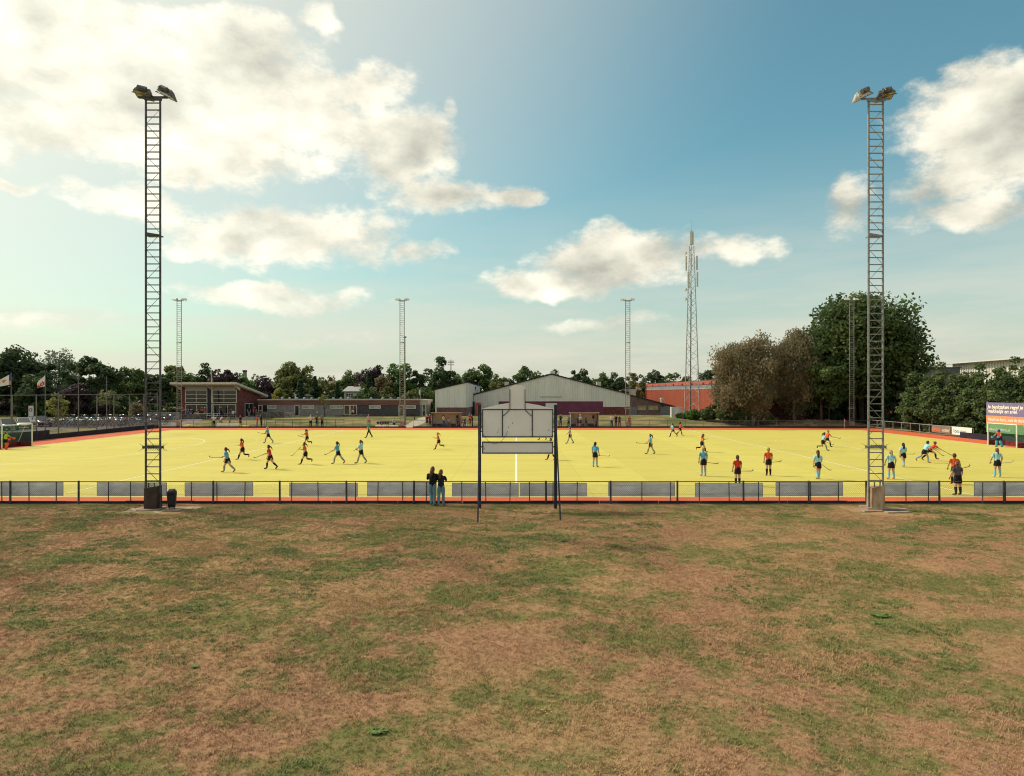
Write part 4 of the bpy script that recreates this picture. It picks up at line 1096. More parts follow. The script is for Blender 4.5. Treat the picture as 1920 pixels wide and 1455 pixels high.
def text_mesh(s, size, m, shear=0.0, ext=0.004, bold=0.0):
    c = bpy.data.curves.new('lettering', 'FONT'); c.body = s; c.size = size; c.extrude = ext; c.shear = shear; c.offset = bold; c.resolution_u = 3
    o = bpy.data.objects.new('lettering', c); COL.objects.link(o)
    dg = bpy.context.evaluated_depsgraph_get(); me = bpy.data.meshes.new_from_object(o.evaluated_get(dg))
    bpy.data.objects.remove(o); me.materials.clear(); me.materials.append(m); me.name = 'lettering'
    return me

# billboard: runs away from the viewer, its face towards the pitch (-x)
BBX = 50.6
bb = thing('billboard', 'tall purple, orange and green advertising hoarding behind the right goal', 'billboard', (BBX, 71.2, 0))
bandz = lambda py: PZ(py, 70.7)
Lb = 20.0
CR = lambda n, c: mat(n, c, .6, .05, 1.0)
for (z1, z0, m) in ((bandz(754.5), bandz(779), CR('billboard_purple', (0.19, 0.165, 0.31))), (bandz(779), bandz(793.5), CR('billboard_orange', (0.80, 0.30, 0.13))), (bandz(793.5), 0.75, CR('billboard_green', (0.20, 0.38, 0.17)))):
    for k in range(5):
        b = MB(); b.box(0, -Lb + k * 4.0 + .004, z0 + .004, .05, -Lb + (k + 1) * 4.0 - .004, z1 - .004); b.build('panel', m, bb)
CREAM = mat('cream_lettering', (0.80, 0.77, 0.66), .6, .03)
def bb_text(s, py, size, start, shear, width=None, bold=0.0):
    me = text_mesh(s, size, CREAM, shear, bold=bold)
    o = inst('lettering', me, bb, (-.012, -start, bandz(py)), (R(90), 0, R(-90)))
    w = max(v.co.x for v in me.vertices)
    if width: o.scale = (width / w, 1, 1)
def bstart(px): return 71.2 - BBX * F / (px - CX)
bb_text('Je bankzaken regel je', 765.5, .52, bstart(1852), .25, bstart(1918.5) - bstart(1852), .014)
bb_text('makkelijk en snel.', 773.5, .52, bstart(1852), .25, bstart(1908) - bstart(1852), .014)
bb_text('Vanaf de bank, met de bank', 788.5, .46, bstart(1852), .25, bstart(1923) - bstart(1852), .010)
bb_text('www.rabobank.nl', 806.5, .42, bstart(1853), .2, bstart(1894) - bstart(1853), .004)
for k in range(6):
    b = MB(); b.tube([(.15, -k * 4.0, 0), (.15, -k * 4.0, bandz(754.5) + .1)], .06, 6); b.build('post', GREYP, bb)

def end_sign(px0, px1, z0, z1, x, m, label):
    ya, yb = x * F / (px0 - CX), x * F / (px1 - CX)
    t = thing('sign_board', label, 'sign', (x, ya, 0)); L = ya - yb
    b = MB(); b.box(0, -L, z0, .03, 0, z1); b.build('panel', m, t); return t, L
t, L = end_sign(1784.5, 1822, .28, 1.16, 49.05, CR('sign_white', (0.78, 0.76, 0.68)), 'white sign with blue and grey lettering on the right end fence')
def sg(t, s, y, z, size, m, width=None, shear=0):
    me = text_mesh(s, size, m, shear, bold=.01); o = inst('lettering', me, t, (-.012, -y, z), (R(90), 0, R(-90)))
    if width: o.scale = (width / max(v.co.x for v in me.vertices), 1, 1)
TEAL = CR('sign_teal', (0.03, 0.33, 0.48)); SGREY = CR('sign_grey', (0.30, 0.34, 0.34))
sg(t, 'l', .30, .50, .60, TEAL, .10); sg(t, 'oo', .48, .50, .60, TEAL, .78); sg(t, 'sten', 1.32, .50, .56, SGREY, 1.05)
t, L = end_sign(1747, 1782, .30, 1.10, 49.06, CR('sign_brown', (0.20, 0.16, 0.13)), 'brown sign with orange and pale letters on the right end fence')
sg(t, 'Smaak', .15, .50, .56, CR('sign_orange', (0.75, 0.16, 0.06)), 1.5); sg(t, 'actief', 1.95, .50, .50, CR('sign_pale', (0.62, 0.58, 0.42)), 1.3)

# goals ---------------------------------------------------------------------
NETM = bpy.data.materials.new('green_net'); NETM.use_nodes = True
nt = NETM.node_tree; bs_ = nt.nodes['Principled BSDF']; bs_.inputs['Base Color'].default_value = (0.03, 0.16, 0.09, 1); bs_.inputs['Roughness'].default_value = .7
GWHITE = mat('goal_white', (0.74, 0.70, 0.64), .5, .05)
def goal(s, ya, yb, label):
    """s: -1 left end, 1 right end; the mouth faces the pitch"""
    x = s * 45.1
    t = thing('hockey_goal', label, 'goal', (x, (ya + yb) / 2, 0)); hw = abs(yb - ya) / 2; dp = s * 1.25
    for k in (-1, 1):
        b = MB(); b.box(-.04, k * hw - .04, 0, .04, k * hw + .04, 2.14); b.build('post', GWHITE, t)
    b = MB(); b.box(-.04, -hw + .04, 2.14 - .08, .04, hw - .04, 2.14); b.build('crossbar', GWHITE, t)
    DR = mat('goal_board_red', (0.13, 0.02, 0.025), .7, .2)
    b = MB(); b.box(min(dp - .03, dp + .03), -hw, 0, max(dp - .03, dp + .03), hw, .46); b.build('backboard', DR, t)
    for k in (-1, 1):
        b = MB(); b.box(min(0.05 * s, dp), k * hw - .02, 0, max(0.05 * s, dp), k * hw + .02, .46); b.build('sideboard', DR, t)
        b = MB(); b.tube([(.02 * s, k * hw, 2.1), (s * .6, k * hw, 2.06), (dp, k * hw, .46)], .018, 5); b.build('stay', GWHITE, t)
    b = MB()
    g = .09
    def sheetnet(P, Q, U, V):       # net of cords spanning P-Q at one end and U-V at the other
        P, Q, U, V = map(Vector, (P, Q, U, V)); n1 = max(2, int((Q - P).length / g)); n2 = max(2, int((U - P).length / g))
        for i in range(n1 + 1): b.tube([P.lerp(Q, i / n1), U.lerp(V, i / n1)], .006, 3, cap=False)
        for j in range(n2 + 1): b.tube([P.lerp(U, j / n2), Q.lerp(V, j / n2)], .006, 3, cap=False)
    sheetnet((0, -hw, 2.1), (0, hw, 2.1), (s * .6, -hw, 2.06), (s * .6, hw, 2.06))
    sheetnet((s * .6, -hw, 2.06), (s * .6, hw, 2.06), (dp, -hw, .46), (dp, hw, .46))
    for k in (-1, 1): sheetnet((0, k * hw, 2.1), (s * .6, k * hw, 2.06), (0, k * hw, .46), (dp, k * hw, .46))
    o = b.build('net', NETM, t); o['kind'] = 'stuff'
    return t
goal(-1, 58.0, 61.6, 'white framed goal with green net at the left edge')
goal(1, 59.6, 63.2, 'white framed goal with green net before the billboard')
def corner_flag(px, d, label):
    t = thing('corner_flag', label, 'flag', (PX(px, d), d, 0))
    b = MB(); b.tube([(0, 0, 0), (0, 0, 1.35)], .02, 6); b.build('pole', GWHITE, t)
    b = MB(); b.add([(0, 0, 1.3), (.10, .02, 1.28), (.22, -.02, 1.22), (.3, .01, 1.15), (0, 0, 1.0), (.10, .03, 1.0), (.22, -.01, 1.0), (.3, .02, 1.0)], [(0, 4, 5, 1), (1, 5, 6, 2), (2, 6, 7, 3)]); b.build('cloth', CR('flag_red', (0.45, 0.03, 0.04)), t)
corner_flag(338, 89.0, 'small red flag on a white stick at the far left corner')
corner_flag(1583, 89.5, 'small red flag on a white stick at the far right corner')

# dugouts ---------------------------------------------------------------------
def dugout(px0, px1, label):
    d = 93.2; x0, x1 = PX(px0, d), PX(px1, d); o = Vector(((x0 + x1) / 2, d, 0)); w = (x1 - x0) / 2
    t = thing('dugout', label, 'shelter', o); BG = mat('dugout_beige', (0.55, 0.47, 0.35), .8, .08, 1.0)
    b = MB(); b.box(-w + .08, 1.3, .05, w - .08, 1.36, 1.98); b.build('back_wall', BG, t)
    for s in (-1, 1):
        b = MB(); b.prism([(s * w, 0, .0), (s * w, 1.36, 0), (s * w, 1.36, 2.0), (s * w, .05, 2.0)], (-s * .07, 0, 0)); b.build('side_wall', GREYBR, t)
    b = MB(); b.prism([(-w - .12, -.15, 2.02), (-w - .12, 1.5, 2.0), (-w - .12, 1.5, 2.07), (-w - .12, -.15, 2.12)], (2 * w + .24, 0, 0)); b.build('roof', SOFFIT, t)
    b = MB(); b.box(-.04, -.02, 0, .04, .06, 2.02); b.build('centre_post', GREYBR, t)
    b = MB(); b.box(-w + .1, .85, .40, w - .1, 1.28, .47); be = b.build('bench', TRIM, t)
    for x in (-w + .3, 0, w - .3):
        b = MB(); b.box(x - .04, .9, 0, x + .04, 1.2, .40); b.build('leg', TRIM, be)
    b = MB(); b.tube([(-.75, 1.26, 1.25), (-.62, 1.22, 1.72), (-.45, 1.2, 1.72), (-.40, 1.26, 1.25)], .05, 5); b.build('coat', GREYBR, t)
    b = MB(); b.box(w - .75, 1.18, 1.2, w - .48, 1.29, 1.65); b.build('bag', NAVY, t)
    return t
dugout(809, 864, 'beige dugout on the left of the scoreboard posts')
dugout(1070, 1122.5, 'beige dugout on the right of the scoreboard posts')
def bag_row(px0, px1, d, z, n, label):
    rnd = random.Random(n); cols = [(0.02, 0.02, 0.035), (0.03, 0.05, 0.12), (0.10, 0.03, 0.04), (0.03, 0.03, 0.03)]
    for i in range(n):
        px = px0 + (px1 - px0) * (i + .5) / n
        b = MB(); b.sphere((0, 0, .16), (.22, .16, .17), 8, 6, fn=lambda q: 1 + .12 * math.sin(q.x * 9 + i) * math.cos(q.z * 7)); b.tube([(-.1, 0, .28), (0, 0, .40), (.1, 0, .28)], .02, 5)
        o = b.build('sports_bag', mat('bag%d' % (i % 4), cols[i % 4], .8, .2), None, True); o.location = (PX(px, d), d, z); o.rotation_euler = (0, 0, rnd.uniform(0, 6))
        tag(o, label, 'bag', label)
bag_row(812, 832, 93.9, 0, 5, 'dark sports bag on the left dugout floor'); bag_row(846, 862, 93.9, 0, 3, 'dark sports bag under the seated left dugout player')
bag_row(1073, 1080, 93.9, 0, 2, 'dark sports bag at the left end of the right dugout'); bag_row(1104, 1118, 93.9, 0, 3, 'dark sports bag between the right dugout players')

# antenna tower -------------------------------------------------------------------
td = 110.0; TX = PX(1296.5, td)
tw = thing('antenna_tower', 'slender lattice antenna tower with panel antennas and a whip tip', 'tower', (TX, td, BANK), R(-7))
TH = PZ(462, td) - BANK
TST = mat('tower_steel', (0.42, 0.42, 0.41), .45, .12, 4, metal=.3)
def tl(k, z): # leg position
    r = 1.42 + (0.66 - 1.42) * min(1, z / 22) - .25 * max(0, (z - 22) / (TH - 22)); a = R(90 + 120 * k); return Vector((math.cos(a) * r, math.sin(a) * r, z))
for k in range(3):
    b = MB(); b.tube([tl(k, 0), tl(k, 22), tl(k, TH)], [.10, .07, .05], 8); b.build('leg', TST, tw)
zs_ = [0]; 
while zs_[-1] < TH - .8: zs_.append(zs_[-1] + 1.35 - .5 * zs_[-1] / TH)
for i, (z0, z1) in enumerate(zip(zs_[:-1], zs_[1:])):
    for k in range(3):
        a, c = (k, (k + 1) % 3) if i % 2 else ((k + 1) % 3, k)
        b = MB(); b.tube([tl(a, z0), tl(c, z1)], .032, 5); b.build('brace', TST, tw)
b = MB(); b.beam((0, 1.16, 0), (0, .42, 21), .34, .10, up=(1, 0, 0)); b.build('cable_tray', TRIM, tw)
b = MB(); b.tube([(0, 0, TH - .5), (0, 0, TH + 2.9)], .05, 6); b.tube([(0, 0, TH + 2.9), (0, 0, PZ(413, td) - BANK)], .022, 5); b.build('tip', TST, tw)
AW = mat('antenna_white', (0.55, 0.54, 0.50), .5, .06)
def panel_ant(x, y, z0, z1):
    b = MB(); b.box(x - .13, y - .08, z0, x + .13, y + .08, z1); b.tube([(x * .5, y * .5, (z0 + z1) / 2), (x, y, (z0 + z1) / 2)], .03, 5); b.build('panel_antenna', AW, tw)
Zt = lambda py: PZ(py, td) - BANK
for a in (20, 140, 260): panel_ant(1.0 * math.cos(R(a)), 1.0 * math.sin(R(a)), Zt(506), Zt(479))
for a in (-10, 110, 230): panel_ant(.95 * math.cos(R(a)), .95 * math.sin(R(a)), Zt(538), Zt(511))
for a in (0, 120, 240): panel_ant(.22 * math.cos(R(a)), .22 * math.sin(R(a)), Zt(459), Zt(434))
for z in (Zt(543), Zt(561), Zt(475)):
    b = MB(); b.tube([(-.95, -.3, z), (-1.15, -.45, z)], [.25, .25], 10); b.tube([(-.5, -.1, z), (-.95, -.3, z)], .03, 5); b.build('dish', AW, tw)
t = thing('lightning_mast', 'thin white antenna mast beside the tree behind the annex', 'mast', (PX(845.5, 140), 140, BANK))
b = MB(); b.tube([(0, 0, 0), (0, 0, PZ(674, 140) - BANK)], [.16, .09], 6); b.build('pole', AW, t)
for k, py in enumerate((677, 680, 684)):
    b = MB(); b.tube([(-.7, 0, PZ(py, 140) - BANK), (.7, 0, PZ(py, 140) - BANK)], .09, 5); b.build('aerial', AW, t)
t = thing('lamp_post', 'slim lamp post beside the second distant mast', 'lamp post', (PX(759.5, 99), 99, ground_z(0, 99)))
b = MB(); b.tube([(0, 0, 0), (0, 0, PZ(634, 99))], [.10, .05], 6); b.build('pole', GALV, t)
b = MB(); b.sphere((0, 0, PZ(633, 99)), (.25, .25, .12), 8, 5); b.build('lantern', LAMPB, t)

# flags on the left --------------------------------------------------------------
def flag_pole(px, d, pyt, label, design):
    t = thing('flag_pole', label, 'flag', (PX(px, d), d, ground_z(0, d)))
    zt_ = PZ(pyt, d)
    b = MB(); b.tube([(0, 0, 0), (0, 0, zt_)], [.07, .04], 8); b.build('pole', GREYP, t)
    if design is None: return
    cols = 10; rows = 8; b = MB(); v = []; W_, H_ = 1.5, 1.45
    for j in range(rows + 1):
        for i in range(cols + 1):
            u, w = i / cols, j / rows
            x = -u * W_ * (1.0 if design == 0 else .75); z = zt_ - .05 - w * H_ - u * (0.95 if design == 0 else 1.1) * (1 - w * .75); y = .12 * math.sin(u * 7 + w * 2) * u
            v.append((x, y, z))
    f = [(j * (cols + 1) + i, j * (cols + 1) + i + 1, (j + 1) * (cols + 1) + i + 1, (j + 1) * (cols + 1) + i) for j in range(rows) for i in range(cols)]
    b.add(v, f)
    for j in range(rows):
        for i in range(cols):
            u, w = (i + .5) / cols, (j + .5) / rows; mi = 0
            if design == 0:
                if u < .22: mi = 1 if w < .62 else 2
                elif math.hypot((u - .62) * 1.1, w - .42) < .2: mi = 2
            else:
                if math.hypot(u - .35, w - .68) < .26: mi = 2 if math.hypot(u - .35, w - .68) > .1 else 0
                elif u > .65 and w > .5: mi = 2
                elif u > .5 and w > .8: mi = 1
            b.m[j * cols + i] = mi
    b.build('cloth', [CR('flag_white', (0.78, 0.77, 0.72)), CR('flag_blue', (0.03, 0.05, 0.30)), CR('flag_orange', (0.75, 0.22, 0.05)) if design == 0 else CR('flag_crest_red', (0.55, 0.05, 0.04))], t, True)
flag_pole(21, 84, 699, 'left flag, white with blue and orange patches, on a grey pole', 0)
flag_pole(85, 84, 702, 'white flag with a round red emblem on a grey pole', 1)
flag_pole(147, 84, 704, 'bare grey pole left of the young yellow tree fence bay', None)
flag_pole(200, 84, 706, 'bare grey pole in front of the bicycles', None)
t = thing('info_column', 'white information column with a round red emblem by the cars', 'sign', (PX(58.5, 99), 99, ground_z(0, 99)))
b = MB(); b.box(-.34, -.1, -.2, .34, .1, PZ(762, 99)); b.build('column', CR('column_white', (0.6, 0.6, 0.56)), t)
b = MB(); b.tube([(0, -.10, PZ(769.5, 99)), (0, -.125, PZ(769.5, 99))], .26, 16); b.build('emblem', CR('emblem_red', (0.45, 0.05, 0.05)), t)
b = MB(); b.tube([(0, -.125, PZ(769.5, 99)), (0, -.135, PZ(769.5, 99))], .13, 12); b.build('emblem_heart', CR('emblem_white', (0.7, 0.66, 0.6)), t)

# cars -----------------------------------------------------------------------------
TYRE = mat('tyre', (0.015, 0.015, 0.016), .9, .2); RIM = mat('rim', (0.35, 0.35, 0.36), .3, .1, metal=.8)
def car(loc, rz, col, label, estate=False):
    t = thing('parked_car', label, 'car', loc, rz, 'cars parked behind the left end')
    paint = mat('car_paint_' + label.split()[0], col, .22, .04, 2, spec=.6)
    # stations along the length: x, sill, bonnet/belt height, half width
    st = [(-2.12, .42, .62, .62), (-2.02, .30, .84, .78), (-1.5, .24, .93, .85), (-.6, .22, .95, .87), (.5, .22, .93, .87), (1.25, .24, .86, .85), (1.85, .28, .72, .80), (2.12, .40, .56, .60)]
    b = MB(); n = 8; v = []
    for x, s, h, w in st:
        for yy, zz in ((-w * .9, s), (-w, s + .15), (-w, h - .15), (-w * .9, h), (w * .9, h), (w, h - .15), (w, s + .15), (w * .9, s)): v.append((x, yy, zz))
    b.add(v, [(i * n + k, i * n + (k + 1) % n, (i + 1) * n + (k + 1) % n, (i + 1) * n + k) for i in range(len(st) - 1) for k in range(n)] + [tuple(range(n)), tuple(range((len(st) - 1) * n, len(st) * n))[::-1]])
    b.build('body', paint, t, True)
    xs_ = (-2.0 if estate else -1.75, -1.75 if estate else -1.05, .25, 1.15)
    zr3 = 1.48
    g = [(xs_[0], .90, .78), (xs_[1], zr3 - .02, .60), (xs_[2], zr3, .60), (xs_[3], .88, .76)]
    def gp(k, s): return Vector((g[k][0], s * g[k][2], g[k][1]))
    b = MB(); b.add([gp(1, -1), gp(2, -1), gp(2, 1), gp(1, 1), gp(1, -1) - Vector((0, 0, .07)), gp(2, -1) - Vector((-.03, 0, .07)), gp(2, 1) - Vector((-.03, 0, .07)), gp(1, 1) - Vector((0, 0, .07))],
                    [(0, 1, 2, 3), (0, 4, 5, 1), (1, 5, 6, 2), (2, 6, 7, 3), (3, 7, 4, 0)]); b.build('roof', paint, t)
    def face(pts, nm):
        c = sum(pts, Vector()) / len(pts); q = [c + (p - c) * .93 for p in pts]; b = MB(); b.add(q, [tuple(range(len(q)))]); b.build(nm, GLASS, t)
    face([gp(2, -1), gp(2, 1), gp(3, 1), gp(3, -1)], 'windscreen'); face([gp(1, 1), gp(1, -1), gp(0, -1), gp(0, 1)], 'rear_window')
    for s in (-1, 1):
        face([gp(0, s), gp(1, s), gp(1, s).lerp(gp(2, s), .45), (gp(0, s) + gp(3, s)) / 2 + Vector((-.2, 0, 0))], 'side_window'); face([(gp(0, s) + gp(3, s)) / 2 + Vector((-.12, 0, 0)), gp(1, s).lerp(gp(2, s), .52), gp(2, s), gp(3, s)], 'side_window')
        b = MB()
        for k in range(3): b.beam(gp(k, s), gp(k + 1, s), .06, .05)
        b.build('pillar', paint, t)
        b = MB(); b.box(1.86, s * .58 - .16, .55, 2.06, s * .58 + .16, .70); b.build('headlight', mat('headlight_glass', (0.6, 0.6, 0.58), .1, .05, spec=.8), t)
        b = MB(); b.box(-2.09, s * .60 - .12, .62, -1.98, s * .60 + .12, .82); b.build('tail_light', mat('tail_red', (0.35, 0.01, 0.01), .2, .05), t)
        b = MB(); b.sphere((.85, s * .95, .98), (.08, .11, .07), 6, 5); b.build('mirror', paint, t)
        for x in (-1.32, 1.32):
            b = MB(); b.tube([(x, s * .66, .32), (x, s * .89, .32)], .32, 16); wh = b.build('wheel', TYRE, t); b = MB(); b.tube([(x, s * .885, .32), (x, s * .90, .32)], .2, 12); b.build('rim', RIM, wh)
    b = MB(); b.box(2.05, -.26, .42, 2.135, .26, .53); b.build('number_plate', mat('plate_yellow', (0.7, 0.5, 0.03), .5, .03), t)
z_ = .02
car((PX(6, 86), 86.5, z_), R(-35), (0.02, 0.035, 0.10), 'navy parked car cut by the left picture edge')
car((PX(44, 90), 90.0, z_), R(-50), (0.62, 0.62, 0.58), 'white parked hatchback behind the left goal')
car((PX(71, 95), 95.5, z_ + .02), R(-32), (0.045, 0.045, 0.055), 'charcoal parked estate car beside the flag pole', True)

# bicycles -----------------------------------------------------------------------------
BF = [mat('bike_frame%d' % i, c, .35, .1, metal=.2) for i, c in enumerate([(0.02, 0.02, 0.025), (0.35, 0.35, 0.36), (0.04, 0.09, 0.22), (0.30, 0.03, 0.04), (0.5, 0.48, 0.44), (0.05, 0.16, 0.14)])]
def bm_frame():
    b = MB(); A_, B2, S_, H2, F_ = (-.52, 0, .34), (-.05, 0, .28), (-.22, 0, .82), (.36, 0, .86), (.54, 0, .34)
    for p, q in ((A_, B2), (A_, S_), (B2, S_), (B2, H2), (S_, H2), (H2, F_)): b.tube([p, q], .019, 5)
    b.tube([(-.86, 0, .5), (-.52, 0, .72), (-.2, 0, .66)], .012, 4); b.tube([B2, (-.05, .1, .12)], .012, 4)
    return b
def bm_wheel():
    b = MB(); n = 18; b.tube([(math.cos(k / n * 6.2832) * .335, 0, math.sin(k / n * 6.2832) * .335) for k in range(n + 1)], .02, 5, cap=False)
    for k in range(8): b.tube([(0, 0, 0), (math.cos(k * .785) * .33, 0, math.sin(k * .785) * .33)], .004, 3, cap=False)
    return b
frames = [bm_frame().mesh('frame', m) for m in BF]
wheelm = bm_wheel().mesh('wheel', [mat('bike_tyre', (0.035, 0.035, 0.035), .5, .2)])
b = MB(); b.tube([(.22, -.30, 1.0), (.36, -.24, 1.05), (.42, 0, 1.04), (.36, .24, 1.05), (.22, .30, 1.0)], .014, 5); b.tube([(.42, 0, 1.04), (.36, 0, .86)], .016, 5); barm = b.mesh('handlebar', RIM)
b = MB(); b.sphere((-.26, 0, .93), (.14, .09, .05), 8, 5); b.tube([(-.22, 0, .82), (-.25, 0, .92)], .014, 5); sadm = b.mesh('saddle', TYRE)
rb_ = random.Random(11)
def bike(x, y, rz, k):
    t = thing('bicycle', 'bicycle parked in the crowded rows behind the left fence', 'bicycle', (x, y, ground_z(x, y) + .02), rz, 'bicycles parked behind the left fence')
    inst('frame', frames[k], t); inst('wheel', wheelm, t, (-.52, 0, .345)); inst('wheel', wheelm, t, (.54, 0, .345)); inst('handlebar', barm, t); inst('saddle', sadm, t)
for row, (d, x0, x1) in enumerate(((93.4, -66.5, -54.5), (96.2, -67.5, -52.5), (99.0, -69, -52), (102.0, -71, -52.5))):
    x = x0
    while x < x1:
        bike(x, d + rb_.uniform(-.25, .25), R(70 + rb_.uniform(-14, 14) + (180 if rb_.random() < .4 else 0)), rb_.randrange(6)); x += rb_.uniform(.48, .62)

# terrace furniture and odds and ends -----------------------------------------------------
WOODT = mat('table_wood', (0.30, 0.22, 0.15), .8, .2, 3); PLASTW = mat('pale_table', (0.62, 0.58, 0.50), .6, .06)
def picnic(px, d, m, label, z=None, w=1.0):
    t = thing('picnic_table', label, 'table', (PX(px, d), d, ground_z(0, d) + .03 if z is None else z))
    for k in range(4):
        b = MB(); b.box(-w, -.36 + k * .185, .72, w, -.20 + k * .185, .76); b.build('plank', m, t)
    for s in (-1, 1):
        b = MB(); b.box(-w, s * .72 - .13, .43, w, s * .72 + .13, .47); b.build('bench', m, t)
        b = MB(); b.beam((s * (w - .3), -.30, .72), (s * (w - .3), -.75, 0), .06, .05); b.beam((s * (w - .3), .30, .72), (s * (w - .3), .75, 0), .06, .05); b.beam((s * (w - .3), -.75, .40), (s * (w - .3), .75, .40), .06, .05); b.build('leg', m, t)
picnic(371, 106, PLASTW, 'pale picnic table crowded with people on the terrace', w=1.3)
picnic(432, 106, WOODT, 'wooden picnic table before the glass doors', w=1.0)
picnic(400, 105.6, PLASTW, 'pale picnic table at the terrace edge', w=1.1)
picnic(508, 110.5, WOODT, 'wooden picnic table left of the low block wall'); picnic(526, 110.5, WOODT, 'wooden picnic table against the grey brick near the block wall')
BEI = mat('beige_sheet', (0.55, 0.45, 0.36), .8, .06); YEL = mat('yellow_tarp', (0.62, 0.46, 0.05), .7, .2, 1.5)
def leaning(px0, px1, py0, py1, d, m, name, label, cat):
    t = thing(name, label, cat, (PX((px0 + px1) / 2, d), d, ground_z(0, d))); w = (PX(px1, d) - PX(px0, d)) / 2; zb = max(.03, PZ(py1, d) - ground_z(0, d)); zt2 = PZ(py0, d) - ground_z(0, d)
    b = MB(); b.prism([(-w, 0, zb), (w, 0, zb), (w, .35, zt2), (-w, .35, zt2)], (0, .06, 0)); b.build('panel', m, t)
    for s in (-.8, .8):
        b = MB(); b.beam((s * w, .40, zt2 - .05), (s * w, .75, 0), .05, .05); b.build('prop', GREYBR, t)
leaning(405, 448, 793.5, 802, 94.5, BEI, 'board_panel', 'pale beige panel leaning behind the far fence', 'board')
leaning(449, 466, 797, 802, 94.6, YEL, 'board_panel', 'small yellow panel beside the beige panel', 'board')
leaning(703, 724, 797.5, 803.5, 93.3, mat('bench_cream', (0.66, 0.60, 0.50), .7, .05), 'board_panel', 'left cream panel under the far fence bench', 'board')
leaning(725.5, 746, 797.5, 803.5, 93.3, mat('bench_cream', (0.66, 0.60, 0.50), .7, .05), 'board_panel', 'right cream panel under the far fence bench', 'board')
t = thing('tarpaulin', 'long crumpled yellow tarpaulin behind the far left fence', 'tarpaulin', (PX(375, 94), 94, 0))
b = MB(); n = 20; v = []
for i in range(n + 1):
    x = (i / n - .5) * 4.9; h = .32 * math.exp(-((i / n - .2) / .22) ** 2) + .10 + .04 * math.sin(i * 2.1)
    v += [(x, -.35, .0), (x, -.05, h), (x, .3, h * .8), (x, .6, 0)]
b.add(v, [(4 * i + k, 4 * i + 4 + k, 4 * i + 5 + k, 4 * i + 1 + k) for i in range(n) for k in range(3)]); b.build('cover', YEL, t, True)
def bench(px, d, label, w=1.1, m=WOODT):
    t = thing('park_bench', label, 'bench', (PX(px, d), d, ground_z(0, d)))
    for k in range(3):
        b = MB(); b.box(-w, -.22 + k * .15, .42, w, -.10 + k * .15, .46); b.build('seat_plank', m, t)
    for k in range(2):
        b = MB(); b.box(-w, .24, .55 + k * .16, w, .27, .67 + k * .16); b.build('back_plank', m, t)
    for s in (-1, 1):
        b = MB(); b.box(s * (w - .2) - .04, -.2, 0, s * (w - .2) + .04, .25, .42); b.box(s * (w - .2) - .03, .27, .3, s * (w - .2) + .03, .31, .85); b.build('leg', TRIM, t)
bench(734, 94.4, 'bench with bags behind the cream panels', 1.6); bench(769, 104, 'dark bench on the grass bank right of the lamp post', .9, TRIM)
bag_row(706, 730, 94.2, .46, 5, 'bag on the bench behind the cream panels')
t = thing('red_cabin', 'orange-red cabin in the gap between annex and sports hall', 'cabin', (PX(897, 119), 119, BANK))
b = MB(); b.box(-.5, -.5, 0, .5, .5, 2.0); b.prism([(-.55, -.55, 2.0), (.55, -.55, 2.0), (.3, -.55, 2.25), (-.3, -.55, 2.25)], (0, 1.1, 0)); b.build('cabin', CR('cabin_red', (0.5, 0.08, 0.04)), t)
b = MB(); b.box(-.36, -.53, .1, .36, -.505, 1.85); b.build('door', CR('cabin_door', (0.55, 0.14, 0.07)), t)
t = thing('steel_railing', 'dark low railing on the lawn before the terrace', 'railing', (PX(500, 96.2), 96.2, 0))
for i in range(10):
    b = MB(); b.tube([(i * 1.25, 0, 0), (i * 1.25, 0, 1.0)], .03, 5); b.build('post', TRIM, t)
b = MB(); b.tube([(0, 0, 1.0), (11.25, 0, 1.0)], .03, 5); b.tube([(0, 0, .55), (11.25, 0, .55)], .02, 5); b.build('rail', TRIM, t)
t = thing('utility_cabinet', 'pale utility cabinet at the foot of the antenna tower', 'cabinet', (PX(1268, 109), 109, BANK))
b = MB(); b.box(-.9, -.5, -.1, .9, .5, 1.7); b.build('box', AW, t); b = MB(); b.box(-.4, -.53, .1, .4, -.505, 1.5); b.build('door', CLAD, t)
t = thing('white_pennant', 'small white pennant on the changing room roof', 'flag', (PX(788, 116), 116, lz))
b = MB(); b.tube([(0, 0, 0), (0, 0, 1.75)], .03, 5); b.build('pole', AW, t); b = MB(); b.add([(0, 0, 1.7), (-.25, .04, 1.6), (-.2, -.04, .9), (0, 0, .6)], [(0, 1, 2, 3)]); b.build('cloth', GWHITE, t)

# ------------------------------------------------------------------ trees
def leaf_mat(name, c1, c2, trans=0.38):
    m = bpy.data.materials.new(name); m.use_nodes = True
    nt = m.node_tree; nt.nodes.clear()
    at = nt.nodes.new('ShaderNodeAttribute'); at.attribute_name = 'tint'
    col = MIX_(nt, at.outputs['Fac'], rgb(c1), rgb(c2))
    d = nt.nodes.new('ShaderNodeBsdfPrincipled'); d.inputs['Roughness'].default_value = .55; d.inputs['Specular IOR Level'].default_value = .25
    tr = nt.nodes.new('ShaderNodeBsdfTranslucent'); mx = nt.nodes.new('ShaderNodeMixShader'); mx.inputs[0].default_value = trans
    o = nt.nodes.new('ShaderNodeOutputMaterial')
    nt.links.new(col, d.inputs['Base Color']); nt.links.new(SCALE_(nt, col, 1.2), tr.inputs['Color'])
    nt.links.new(d.outputs[0], mx.inputs[1]); nt.links.new(tr.outputs[0], mx.inputs[2]); nt.links.new(mx.outputs[0], o.inputs[0])
    return m
